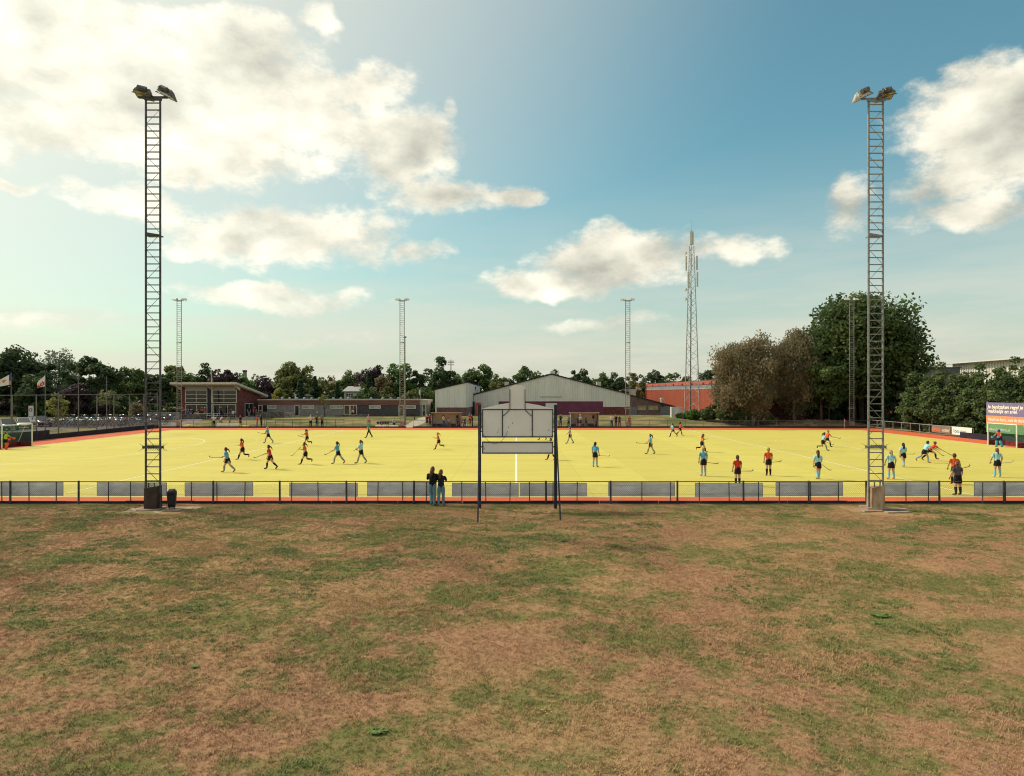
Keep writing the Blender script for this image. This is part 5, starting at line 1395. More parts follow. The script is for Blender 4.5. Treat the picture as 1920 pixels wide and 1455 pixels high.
LM = dict(dark=leaf_mat('leaf_dark', (0.040, 0.069, 0.034), (0.083, 0.123, 0.048)), green=leaf_mat('leaf_green', (0.060, 0.102, 0.034), (0.126, 0.177, 0.055)),
          olive=leaf_mat('leaf_olive', (0.100, 0.123, 0.041), (0.200, 0.214, 0.071)), purple=leaf_mat('leaf_purple', (0.050, 0.036, 0.044), (0.095, 0.062, 0.068)),
          bright=leaf_mat('leaf_bright', (0.073, 0.147, 0.041), (0.140, 0.230, 0.065)), yellow=leaf_mat('leaf_yellow', (0.138, 0.159, 0.042), (0.310, 0.286, 0.060)),
          brown=leaf_mat('leaf_brown', (0.147, 0.123, 0.067), (0.267, 0.214, 0.112)), pale=leaf_mat('leaf_pale', (0.114, 0.144, 0.108), (0.187, 0.222, 0.158)),
          birch=leaf_mat('leaf_birch', (0.115, 0.125, 0.066), (0.27, 0.205, 0.12), .42), oak=leaf_mat('leaf_oak', (0.046, 0.083, 0.030), (0.114, 0.161, 0.052)),
          hedge=leaf_mat('leaf_hedge', (0.064, 0.102, 0.037), (0.133, 0.177, 0.067)), conifer=leaf_mat('leaf_conifer', (0.029, 0.063, 0.034), (0.056, 0.099, 0.044)))
BARK = mat('bark', (0.085, 0.062, 0.048), .95, .25, 3, stretch=(1, 1, .3), bump=.5)
BARKB = mat('birch_bark', (0.24, 0.21, 0.18), .9, .3, 2.5, stretch=(1, 1, .6))

def crown_mesh(seed, rx, ry, rz, n, leaf, nc, shape='round', hang=0.0):
    g = np.random.default_rng(seed)
    if shape == 'cone':
        h = g.uniform(0, 1, nc) ** 1.3; a = g.uniform(0, 2 * np.pi, nc); rr = (1 - h) * g.uniform(.35, .95, nc) + .03
        cc = np.stack([np.cos(a) * rr * rx, np.sin(a) * rr * ry, (h * 2 - 1) * rz * .96], 1); cr = (.16 + .28 * (1 - h)) * min(rx, rz)
    else:
        d = g.normal(size=(nc, 3)); d /= np.linalg.norm(d, axis=1)[:, None]
        amp = .35 if nc >= 250 else 1.0
        lump = 1 + amp * (.16 * np.sin(d[:, 0] * 5 + seed) + .12 * np.sin(d[:, 2] * 7 + seed * 2.1) + g.uniform(-.12, .12, nc))
        k = g.uniform(.45, .88, nc) ** .7 * lump
        cc = d * k[:, None] * np.array([rx, ry, rz]); cr = g.uniform(.16, .34, nc) * (rx * ry * rz) ** (1 / 3)
    ci = g.integers(0, nc, n)
    q = g.normal(size=(n, 3)); q /= np.linalg.norm(q, axis=1)[:, None]
    r = cr[ci] * g.uniform(.15, 1, n) ** .45
    off = q * r[:, None]; off[:, 2] *= .8
    if hang: off[:, 2] -= hang * g.uniform(0, 1, n) ** 1.5 * (rz * .35)
    p = cc[ci] + off
    if shape != 'cone' and not hang:
        p[:, 2] = np.maximum(p[:, 2], -rz * (1.02 + g.uniform(-.12, .1, n)))
    nrm = q * .55 + g.normal(size=(n, 3)) * .6 + np.array([0, 0, .35]); nrm /= np.linalg.norm(nrm, axis=1)[:, None]
    t = np.cross(nrm, g.normal(size=(n, 3))); t /= np.linalg.norm(t, axis=1)[:, None]
    if hang: t = t * .75 + np.array([0, 0, -.8]); t /= np.linalg.norm(t, axis=1)[:, None]
    bt = np.cross(nrm, t); s = leaf * g.uniform(.6, 1.3, n)[:, None]; w = s * (.48 if hang else .62)
    v = np.stack([p - t * s, p + bt * w - t * s * .1, p + t * s, p - bt * w - t * s * .1], 1).reshape(-1, 3)
    me = bpy.data.meshes.new('crown')
    me.vertices.add(4 * n); me.vertices.foreach_set('co', v.astype(np.float32).ravel())
    me.loops.add(4 * n); me.loops.foreach_set('vertex_index', np.arange(4 * n, dtype=np.int32))
    me.polygons.add(n); me.polygons.foreach_set('loop_start', np.arange(0, 4 * n, 4, dtype=np.int32))
    tint = np.clip(g.uniform(0, 1, nc)[ci] * .75 + g.uniform(0, .4, n), 0, 1)
    at = me.attributes.new('tint', 'FLOAT', 'POINT'); at.data.foreach_set('value', np.repeat(tint, 4).astype(np.float32))
    me.update(calc_edges=True)
    return me, cc

def tree(name, x, y, top, wid, kind, label, z0=None, low=.18, n=2600, leaf=None, nc=46, shape='round', bark=None, hang=0.0, group=None, stems=1, seed=None, cat='tree', dep=None, tr=None):
    z0 = ground_z(x, y) if z0 is None else z0; h = top - z0
    if n < 6000 and name != 'young_tree' and name != 'skyline_tree': n = int(n * 1.6); nc = int(nc * 1.25)
    seed = seed if seed is not None else int(abs(x * 13 + y * 7)) % 9973
    t = thing(name, label, cat, (x, y, z0), 0, group)
    rz = h * (1 - low) / 2; cz = h - rz; rx = wid / 2
    me, cc = crown_mesh(seed, rx, dep or rx * .9, rz, n, leaf or max(.16, .045 * (rx * rz) ** .5 + .10), nc, shape, hang)
    me.materials.append(LM[kind])
    cr = inst('crown', me, t, (0, 0, cz))
    rnd = random.Random(seed); b = MB(); r0 = tr or max(.10, .022 * h)
    for s in range(stems):
        bx = rnd.uniform(-.9, .9) * (stems > 1) * rx * .28; by = rnd.uniform(-.5, .5) * (stems > 1)
        lean = rnd.uniform(-.06, .06) * h + bx * .6
        pts = [Vector((bx, by, -.2)), Vector((bx + lean * .2, by, h * .25)), Vector((bx + lean * .6, by, h * .5)), Vector((bx + lean, by, h * .84))]
        k = 1 if s == 0 else rnd.uniform(.5, .8); b.tube(pts, [r0 * k * 1.25, r0 * k, r0 * k * .65, r0 * k * .12], 8)
        for _ in range(7 if stems == 1 else 5):
            c = Vector(cc[rnd.randrange(len(cc))]) + Vector((0, 0, cz)); u = rnd.uniform(.22, .62)
            f = u * 3; i = min(2, int(f)); q = pts[i].lerp(pts[i + 1], f - i)
            if c.z > q.z + .3: b.tube([q, q.lerp(c, .5) + Vector((0, 0, -.04 * h)), c], [r0 * k * .42, r0 * k * .25, r0 * k * .05], 5)
    b.build('trunk', bark or BARK, t, True)
    return t
def treepx(px, pyt, wpx, d, kind, label, **k):
    return tree(k.pop('name', 'broadleaf_tree'), PX(px, d), d, PZ(pyt, d), wpx * d / F, kind, label, **k)

# left of the clubhouse
treepx(34, 650, 108, 118, 'dark', 'tall dark tree behind the left flag', low=.08, n=5200, nc=80)
treepx(110, 648, 78, 126, 'pale', 'pale wispy tree between two dark trees at left', low=.1, n=3000, nc=60, leaf=.22)
treepx(170, 665, 92, 118, 'dark', 'rounded dark tree behind the two bare poles', low=.05, n=5200, nc=80)
treepx(-45, 668, 90, 120, 'green', 'dark green tree cut by the left edge', low=.05, n=3600)
treepx(238, 690, 74, 124, 'green', 'green tree left of the dark mast', low=.05, n=3800)
treepx(292, 694, 60, 128, 'dark', 'dark tree directly behind the dark mast', low=.04, n=3400)
treepx(205, 700, 60, 128, 'dark', 'lower dark tree filling the gap left of the dark mast', low=.03, n=3200)
treepx(75, 700, 70, 112, 'dark', 'shadowy low tree behind the white information column', low=.03, n=3200)
treepx(140, 718, 60, 110, 'purple', 'low purplish tree behind the bicycles', low=.03, n=2600)
treepx(322, 682, 60, 135, 'olive', 'light olive tree between dark mast and clubhouse mast', low=.05, n=3600)
treepx(352, 688, 56, 132, 'green', 'green tree just above the left end of the clubhouse roof', low=.04, n=3400)
treepx(386, 690, 54, 134, 'dark', 'dark tree above the middle of the clubhouse roof', low=.04, n=3400)
treepx(424, 684.5, 66, 134, 'purple', 'rounded purple-brown tree above the right part of the clubhouse roof', low=.04, n=3800)
treepx(463, 706, 40, 134, 'bright', 'small bright green tree under the grey chimney', low=.05, n=2400)
treepx(492, 706.5, 52, 136, 'purple', 'round deep purple tree right of the clubhouse roof', low=.04, n=3600)
treepx(550, 676, 74, 138, 'olive', 'tallest olive tree behind the changing rooms', low=.04, n=5200, nc=80)
treepx(523, 725, 30, 128, 'yellow', 'bright yellow shrub behind the changing room roof', low=.04, n=1500, name='garden_tree')
treepx(108, 738, 44, 101, 'yellow', 'young yellow-green tree beside the bicycles', low=.1, n=1300, name='young_tree', leaf=.14)
treepx(257, 752, 32, 104, 'brown', 'brownish bush behind the bicycles near the dark mast', low=.03, n=1300, name='garden_shrub', leaf=.13)
treepx(205, 731, 46, 106, 'olive', 'thin olive tree behind the right bare pole', low=.45, n=700, name='young_tree', leaf=.14)
for px, pyt, w, d, kd, lb in ((563, 711, 34, 126, 'conifer', 'dark conifer in front of the tall olive tree'), (590, 706, 34, 128, 'conifer', 'broad conifer right of the tall olive tree'),
                              (633, 716, 22, 124, 'conifer', 'slim dark conifer left of the pale house'), (692, 698, 34, 140, 'conifer', 'conifer in front of the purple crowned tree')):
    treepx(px, pyt, w, d, kd, lb, shape='cone', low=.04, n=2600, name='conifer', nc=60)
treepx(612, 708, 46, 130, 'olive', 'olive tree between the conifers', low=.04, n=2600)
treepx(648, 698, 50, 150, 'green', 'green tree behind the pale house', low=.04, n=2800)
treepx(670, 694, 44, 152, 'olive', 'olive topped tree left of the purple crowned tree', low=.04, n=2600)
treepx(697, 683.5, 50, 148, 'purple', 'tall purple crowned tree left of the second distant mast', low=.04, n=3400)
treepx(717, 704, 40, 142, 'brown', 'russet brown tree left of the second distant mast', low=.04, n=2600)
treepx(749, 682, 52, 144, 'bright', 'rounded bright green tree behind the second distant mast', low=.04, n=4200, nc=80)
treepx(792, 693, 52, 146, 'dark', 'dark tree right of the second distant mast', low=.04, n=3000)
treepx(829, 673.5, 54, 140, 'dark', 'tall dark tree left of the white antenna mast', low=.04, n=4200, nc=70)
treepx(863, 700, 40, 150, 'green', 'green tree just right of the white antenna mast', low=.04, n=2400)
treepx(896, 685, 64, 146, 'green', 'wide green tree above the annex roof', low=.04, n=4200, nc=70)
treepx(937, 702, 42, 142, 'olive', 'olive tree at the left slope of the gabled hall', low=.04, n=2600)
treepx(955, 707, 34, 160, 'dark', 'small dark tree behind the left slope of the gabled hall', low=.04, n=1800)
treepx(990, 685.5, 60, 168, 'green', 'rounded green tree left of the gable peak', low=.04, n=3400)
treepx(1036, 691, 26, 170, 'dark', 'tree top poking out over the gable peak', low=.04, n=1800)
treepx(1086, 692.5, 56, 168, 'dark', 'rounded dark tree right of the gable peak', low=.04, n=3200)
treepx(1134, 690.5, 46, 166, 'green', 'spiky green tree left of the third distant mast', low=.04, n=2800)
treepx(1158, 700, 44, 164, 'dark', 'dark tree behind the third distant mast', low=.04, n=2600)
treepx(1196, 697, 38, 190, 'olive', 'olive tree left of the orange hall roof', low=.04, n=2200)
treepx(1224, 690, 34, 240, 'dark', 'dark tree above the left end of the orange hall', low=.04, n=2200)
treepx(1246, 700, 34, 240, 'green', 'green tree above the orange hall left of the tower', low=.04, n=2000)
treepx(1282, 705, 34, 240, 'dark', 'dark tree top left behind the antenna tower', low=.04, n=1800)
treepx(1332, 692.5, 60, 240, 'dark', 'dark rounded tree above the orange hall right of the tower', low=.04, n=3000)
for i, px in enumerate(range(-60, 1350, 52)):
    treepx(px + 12 * math.sin(i * 2.3), 708 + 6 * math.sin(i * 1.7), 74, 250 + 20 * math.sin(i), ('dark', 'green', 'olive')[i % 3], 'distant tree in the skyline row behind the nearer trees', low=.02, n=1400, nc=34, name='skyline_tree', group='distant skyline trees', seed=i, leaf=.5)
# shrubs behind the changing rooms and around the halls
for px, pyt, w, d, kd, lb in ((690, 722, 52, 124, 'green', 'rounded dark shrub right of the pale house'), (722, 726, 46, 124, 'olive', 'olive shrub left of the second distant mast'), (770, 728, 44, 124, 'olive', 'olive shrub right of the second distant mast'),
                              (800, 722, 50, 126, 'green', 'green shrub behind the end of the changing rooms'), (812, 754, 22, 119, 'bright', 'small clipped green bush left of the annex'),
                              (1300, 768, 30, 104, 'bright', 'bright green shrub at the foot of the antenna tower'), (1326, 764, 42, 103, 'hedge', 'low shrub right of the tower foot'),
                              (1362, 744, 70, 101, 'hedge', 'large round bush before the orange hall'), (1398, 766, 60, 99, 'hedge', 'low bush under the birches'), (1280, 775, 26, 106, 'hedge', 'small bush left of the tower foot'),
                              (1440, 774, 46, 98.5, 'olive', 'low olive bush below the birch gap')):
    treepx(px, pyt, w, d, kd, lb, low=.0, n=2600, nc=40, name='shrub', cat='shrub', leaf=.2, tr=.06)
treepx(609, 737, 28, 109, 'olive', 'thin young tree on the grass before the changing rooms', low=.5, n=420, name='young_tree', leaf=.13, tr=.07, nc=18)

for i, px in enumerate(range(-40, 330, 30)):
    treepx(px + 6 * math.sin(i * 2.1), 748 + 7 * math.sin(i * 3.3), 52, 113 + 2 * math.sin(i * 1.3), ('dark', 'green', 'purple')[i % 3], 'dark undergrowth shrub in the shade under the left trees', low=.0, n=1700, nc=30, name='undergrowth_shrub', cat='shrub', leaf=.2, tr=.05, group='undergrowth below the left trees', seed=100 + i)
for i, px in enumerate((1452, 1476, 1512, 1552, 1580, 1640, 1668)):
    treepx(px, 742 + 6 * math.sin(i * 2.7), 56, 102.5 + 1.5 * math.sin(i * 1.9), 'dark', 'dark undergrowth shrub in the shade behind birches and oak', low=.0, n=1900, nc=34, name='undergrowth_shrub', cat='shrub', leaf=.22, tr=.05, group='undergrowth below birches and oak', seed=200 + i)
# right: birches, the great oak, the hedge
treepx(1400, 622, 114, 97.5, 'birch', 'drooping brownish birch in front of the orange hall', low=.08, n=36000, nc=210, hang=.55, bark=BARKB, name='birch_tree', leaf=.19, stems=3, tr=.16)
treepx(1488, 608, 88, 98.5, 'birch', 'second drooping birch between first birch and oak', low=.10, n=28000, nc=190, hang=.55, bark=BARKB, name='birch_tree', leaf=.19, stems=3, tr=.16)
treepx(1620, 540, 208, 100, 'oak', 'great rounded dark green oak, tallest tree of all', low=.13, n=36000, nc=300, name='oak_tree', leaf=.30, stems=5, tr=.42, seed=5, dep=7.5)
treepx(1545, 640, 110, 97.5, 'oak', 'lower oak bough tree at the left foot of the great oak', low=.22, n=11000, nc=110, name='oak_tree', leaf=.27, stems=3, tr=.18)
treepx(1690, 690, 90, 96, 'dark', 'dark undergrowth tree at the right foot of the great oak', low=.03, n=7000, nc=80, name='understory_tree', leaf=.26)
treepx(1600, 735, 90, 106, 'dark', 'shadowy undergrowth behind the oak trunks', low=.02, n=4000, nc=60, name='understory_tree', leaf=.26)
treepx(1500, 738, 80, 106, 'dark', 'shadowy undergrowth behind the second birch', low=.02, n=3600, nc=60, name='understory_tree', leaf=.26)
for px, pyt, w, d, lb in ((1728, 700, 62, 86, 'first tall hedge bush right of the oak'), (1762, 688, 64, 83, 'second tall hedge bush right of the oak'), (1800, 697, 66, 81, 'tall hedge bush above the brown sign'), (1836, 690, 64, 79, 'tall hedge bush above the white sign'),
                          (1874, 686, 66, 77, 'tall hedge bush left of the billboard top'), (1908, 688, 76, 75.5, 'hedge bush behind the billboard at the right picture edge'), (1950, 684, 80, 74, 'hedge bush cut by the right picture edge'), (1785, 716, 60, 80.0, 'front hedge bush above the brown sign'),
                          (1718, 738, 54, 85, 'low dark hedge bush below the oak edge'), (1822, 722, 58, 77.5, 'front hedge bush above the white sign'), (1856, 718, 60, 75, 'front hedge bush just left of the billboard'), (1750, 728, 56, 82, 'front hedge bush left of the brown sign')):
    treepx(px, pyt, w, d, 'hedge', lb, low=.0, n=7500, nc=90, name='hedge_bush', cat='bush', leaf=.18, group='tall hedge bushes along the right end', tr=.10)
# dry mound under the oak
b = MB(); n = 26; v = []; mx, my = PX(1535, 96.5), 96.8
for j in range(11):
    for i in range(n + 1):
        u, w = i / n * 2 - 1, j / 10 * 2 - 1; hgt = 1.15 * max(0, 1 - u * u) * max(0, 1 - w * w) ** .8 * (.75 + .25 * math.sin(i * 1.9 + j))
        x, y = mx + u * 8.5, my + w * 3.0; v.append((x, y, ground_z(x, y) - .04 + hgt))
b.add(v, [(j * (n + 1) + i, j * (n + 1) + i + 1, (j + 1) * (n + 1) + i + 1, (j + 1) * (n + 1) + i) for j in range(10) for i in range(n)])
struct(b.build('mound', mat('dry_mound', (0.22, 0.15, 0.075), .95, .3, .8, bump=.8, bscale=6), None, True))

# ------------------------------------------------------------------ people
SKIN = [mat('skin_fair', (0.50, 0.29, 0.20), .55, .05), mat('skin_tan', (0.36, 0.19, 0.12), .55, .05)]
EYEM = mat('eye_dark', (0.02, 0.015, 0.012), .3, .05); LIPM = mat('lips', (0.38, 0.14, 0.12), .5, .05)
def cloth(name, c): return mat('cloth_' + name, c, .8, .12, 14, bump=.25, bscale=30, spec=.15)
CL = {k: cloth(k, c) for k, c in dict(blue=(0.10, 0.36, 0.56), lblue=(0.32, 0.60, 0.72), orange=(0.66, 0.10, 0.028), red=(0.60, 0.045, 0.025), navy=(0.016, 0.018, 0.035), black=(0.012, 0.012, 0.015),
      teal=(0.12, 0.34, 0.38), green=(0.02, 0.22, 0.09), dgrey=(0.085, 0.080, 0.085), jeans=(0.13, 0.24, 0.32), white=(0.70, 0.66, 0.60), pink=(0.62, 0.36, 0.34), crimson=(0.24, 0.02, 0.035), neon=(0.36, 0.62, 0.03),
      purple=(0.10, 0.06, 0.14), yellow=(0.66, 0.46, 0.20), royal=(0.02, 0.09, 0.38), sky=(0.45, 0.58, 0.66), khaki=(0.30, 0.25, 0.17), padblue=(0.06, 0.36, 0.52), padorange=(0.80, 0.13, 0.02),
      sockblue=(0.24, 0.46, 0.56), sockgreen=(0.20, 0.30, 0.28), grey=(0.25, 0.25, 0.25)).items()}
SH = dict(red=mat('shoe_red', (0.70, 0.05, 0.03), .5, .1), pink=mat('shoe_pink', (0.80, 0.08, 0.16), .5, .1), orange=mat('shoe_orange', (0.70, 0.18, 0.06), .5, .1), black=mat('shoe_black', (0.02, 0.02, 0.022), .5, .1), white=mat('shoe_white', (0.6, 0.58, 0.52), .5, .1), navy=mat('shoe_navy', (0.02, 0.03, 0.10), .5, .1), brown=mat('shoe_brown', (0.16, 0.09, 0.05), .6, .1))
HR = dict(brown=mat('hair_brown', (0.060, 0.030, 0.018), .5, .3, 20), dark=mat('hair_dark', (0.018, 0.012, 0.012), .45, .3, 20), blonde=mat('hair_blonde', (0.36, 0.22, 0.09), .5, .25, 20), auburn=mat('hair_auburn', (0.14, 0.055, 0.028), .5, .3, 20), grey=mat('hair_grey', (0.45, 0.43, 0.40), .6, .2, 20))

POSE = dict(  # lean, right leg (thigh, knee), left leg, right arm (forward, out, elbow), left arm, spread
    run=(14, (34, 22), (-12, 82), (-35, 14, 75), (40, 14, 70), .03), run2=(12, (-10, 78), (30, 14), (38, 14, 60), (-30, 16, 60), .03), push=(14, (38, 34), (-34, 14), (30, 14, 45), (-20, 18, 50), .03),
    push2=(10, (-32, 12), (34, 26), (25, 12, 45), (20, 16, 55), .03), walk=(4, (22, 6), (-20, 14), (20, 10, 35), (-14, 12, 25), .03), walk2=(5, (-22, 16), (20, 5), (-10, 10, 30), (24, 10, 40), .03),
    stand=(2, (3, 3), (-3, 4), (8, 10, 18), (4, 12, 22), .05), wide=(3, (5, 6), (-4, 6), (10, 24, 14), (8, 20, 24), .13), cross=(4, (2, 2), (20, 32), (30, 16, 85), (34, 18, 85), -.02), fold=(3, (2, 3), (-4, 5), (25, 14, 95), (28, 16, 100), .04),
    lunge=(48, (62, 55), (-34, 14), (52, 6, 10), (46, 10, 14), .05), stoop=(30, (30, 30), (-30, 40), (45, 10, 20), (40, 12, 25), .05), sit=(6, (86, 84), (82, 78), (30, 8, 60), (34, 8, 55), .06), keeper=(16, (26, 34), (8, 30), (30, 30, 30), (34, 28, 34), .16))

def head_part(c, h, rot):
    v, f, m = [], [], []
    nu, nv = 20, 14; R3 = np.array([.062, .050, .072]) * h
    for j in range(nv + 1):
        t = math.pi * j / nv
        for i in range(nu):
            u = 2 * math.pi * i / nu
            d = Vector((math.sin(t) * math.cos(u), math.sin(t) * math.sin(u), math.cos(t)))
            p = Vector((d.x * R3[0], d.y * R3[1], d.z * R3[2]))
            if d.z < 0: k = 1 - .30 * (-d.z) ** 1.4; p.y *= k; p.x *= (1 - .10 * -d.z) if d.x > 0 else k
            if d.x > .75:
                if abs(d.y) < .20 and -.45 < d.z < .05: p.x += .016 * h * (1 - abs(d.y) / .2) * (1 - abs(d.z + .25) / .3 if abs(d.z + .25) < .3 else 0)   # nose
                if .18 < abs(d.y) < .5 and -.02 < d.z < .25: p.x -= .004 * h                                                                               # eye sockets
                if abs(d.y) < .35 and -.68 < d.z < -.5: p.x += .004 * h                                                                                     # lips
            if abs(d.y) > .9 and abs(d.z) < .35 and abs(d.x) < .4: p.y *= 1.16                                                                              # ears
            v.append(c + rot @ p)
    for j in range(nv):
        for i in range(nu):
            f.append((j * nu + i, (j + 1) * nu + i, (j + 1) * nu + (i + 1) % nu, j * nu + (i + 1) % nu))
            t = math.pi * (j + .5) / nv; u = 2 * math.pi * (i + .5) / nu; d = (math.sin(t) * math.cos(u), math.sin(t) * math.sin(u), math.cos(t)); mi = 0
            if d[0] > .75 and .2 < abs(d[1]) < .5 and .0 < d[2] < .2: mi = 1
            elif d[0] > .65 and abs(d[1]) < .3 and -.68 < d[2] < -.5: mi = 2
            m.append(mi)
    return v, f, m

def _hand():
    b = MB()
    b.tube([(0, 0, 0), (.02, 0, 0), (.05, 0, -.002), (.085, 0, -.004)], [.022, .030, .036, .032], 8)
    b.v = [(x, y, z * .5) for x, y, z in b.v]
    for k, (y, l) in enumerate(((.030, .070), (.010, .080), (-.011, .074), (-.030, .058))):
        b.tube([(.078, y, -.002), (.078 + l * .42, y * 1.05, -.010), (.078 + l * .72, y * 1.05, -.030), (.078 + l * .78, y * 1.0, -.052)], [.0095, .009, .008, .006], 5)
    b.tube([(.022, .030, -.004), (.045, .056, -.012), (.072, .062, -.026), (.092, .054, -.036)], [.012, .011, .009, .006], 5)
    return b
HAND = _hand()

PEOPLE = []; HOLES = []
def person(loc, hgt, facing, pose, shirt, bottom, bcol, sock, shoe, hair, hcol, label, stick=None, skin=0, detail=1, group=None, look=0, long_sleeve=False, seat=None, pads=None, stick_roll=0, stick_label=None):
    h = hgt; lean, rl, ll_, ra, la, sp = POSE[pose]
    L = R(lean); up = Vector((math.sin(L), 0, math.cos(L)))
    P0 = Vector((0, 0, 0)); V = []; E = []; Rad = []; bones = []
    def vert(p, r): V.append(Vector(p)); Rad.append(r * h); return len(V) - 1
    def edge(a, b, name): E.append((a, b)); bones.append((name, V[a], V[b], (Rad[a] + Rad[b]) / 2))
    pel = vert(P0, .078); wai = vert(P0 + up * .105 * h, .070); che = vert(P0 + up * .215 * h, .082); nb = vert(P0 + up * .295 * h, .046)
    hd = Vector((math.sin(L * .35), 0, math.cos(L * .35))); nk = vert(V[nb] + hd * .05 * h, .030)
    edge(pel, wai, 'hip'); edge(wai, che, 'torso'); edge(che, nb, 'torso'); edge(nb, nk, 'neck')
    hc = V[nb] + hd * .108 * h
    feet = []; thigh = {}; hands = {}
    for s, leg in ((-1, rl), (1, ll_)):
        a, k = R(leg[0]), R(leg[1]); y = s * .052 * h
        hip = vert((0, y, -.03 * h), .060); d1 = Vector((math.sin(a), s * sp, -math.cos(a))).normalized()
        mid = vert(V[hip] + d1 * .12 * h, .053); kn = vert(V[hip] + d1 * .24 * h, .038)
        b2 = a - k; d2 = Vector((math.sin(b2), s * sp * .6, -math.cos(b2))).normalized()
        cf = vert(V[kn] + d2 * .075 * h, .040); an = vert(V[kn] + d2 * .225 * h, .025)
        ft = math.degrees(b2); fd = Vector((1, s * .12, 0)).normalized() if -38 < ft < 30 else Vector((math.cos(b2 * .85), 0, math.sin(b2 * .85)))
        heel = V[an] + d2 * .012 * h
        ball = vert(heel + fd * .075 * h + Vector((0, 0, -.014 * h)) * (1 if -38 < ft < 30 else 0), .023); toe = vert(V[ball] + fd * .045 * h, .017)
        sd = 'r' if s < 0 else 'l'
        edge(pel, hip, 'hip'); edge(hip, mid, 'thigh_' + sd); edge(mid, kn, 'thigh_' + sd); edge(kn, cf, 'shank_' + sd); edge(cf, an, 'shank_' + sd); edge(an, ball, 'foot_' + sd); edge(ball, toe, 'foot_' + sd)
        feet += [min(V[an].z - .030 * h, V[ball].z - .023 * h, V[toe].z - .017 * h)]; thigh[sd] = (V[hip], V[kn], V[an])
    for s, arm in ((-1, ra), (1, la)):
        a, c, e = R(arm[0]), R(arm[1]), R(arm[2]); sh = vert(P0 + up * .272 * h + Vector((0, s * .106 * h, 0)), .040)
        d1 = Vector((math.sin(a) * math.cos(c), s * math.sin(c), -math.cos(a) * math.cos(c))); el = vert(V[sh] + d1 * .165 * h, .028)
        d2 = Vector((math.sin(a + e) * math.cos(c), -s * math.sin(c) * .8 * (arm[2] > 40), -math.cos(a + e) * math.cos(c))).normalized(); fm = vert(V[el] + d2 * .06 * h, .025); wr = vert(V[el] + d2 * .145 * h, .017)
        sd = 'r' if s < 0 else 'l'
        edge(che, sh, 'torso'); edge(sh, el, 'upper_' + sd); edge(el, fm, 'fore_' + sd); edge(fm, wr, 'fore_' + sd); hands[sd] = (V[wr], d2)
    zoff = -min(feet)
    if seat is not None: zoff = seat + .075 * h
    me = bpy.data.meshes.new('skeleton'); me.from_pydata([v + Vector((0, 0, zoff)) for v in V], E, [])
    o = bpy.data.objects.new('skeleton', me); COL.objects.link(o)
    md = o.modifiers.new('skin', 'SKIN'); md.use_smooth_shade = True; md.branch_smoothing = .6
    for i, r in enumerate(Rad): me.skin_vertices[0].data[i].radius = (r, r)
    me.skin_vertices[0].data[0].use_root = True
    sm = o.modifiers.new('sub', 'SUBSURF'); sm.levels = sm.render_levels = detail
    PEOPLE.append(dict(o=o, loc=loc, facing=facing, h=h, zoff=Vector((0, 0, zoff)), bones=[(n, a.copy(), b.copy(), r) for n, a, b, r in bones], hc=hc.copy(), hd=hd, look=look, hands=hands, thigh=thigh, up=up, shirt=shirt, bottom=bottom, bcol=bcol,
                       sock=sock, shoe=shoe, hair=hair, hcol=hcol, label=label, stick=stick, skin=skin, group=group, ls=long_sleeve, pads=pads, roll=stick_roll, sl=stick_label))

STICKM = [mat('stick_%d' % i, c, .35, .1) for i, c in enumerate([(0.05, 0.03, 0.02), (0.30, 0.26, 0.20), (0.10, 0.06, 0.03), (0.02, 0.02, 0.025)])]
GRIPM = mat('stick_grip', (0.03, 0.03, 0.035), .8, .1)
def _stick():
    b = MB(); b.tube([(-.22, 0, 0), (.05, 0, 0)], .017, 8); g_ = b
    b = MB(); b.tube([(.05, 0, 0), (.35, 0, -.004), (.60, 0, -.004), (.66, 0, .004), (.705, 0, .03), (.715, 0, .065), (.70, 0, .095)], [.013, .015, .019, .021, .022, .021, .015], 8); return b, g_
STB, STG = _stick()
stick_meshes = [STB.mesh('hockey_stick', m, True) for m in STICKM]; grip_mesh = STG.mesh('grip', GRIPM, True)

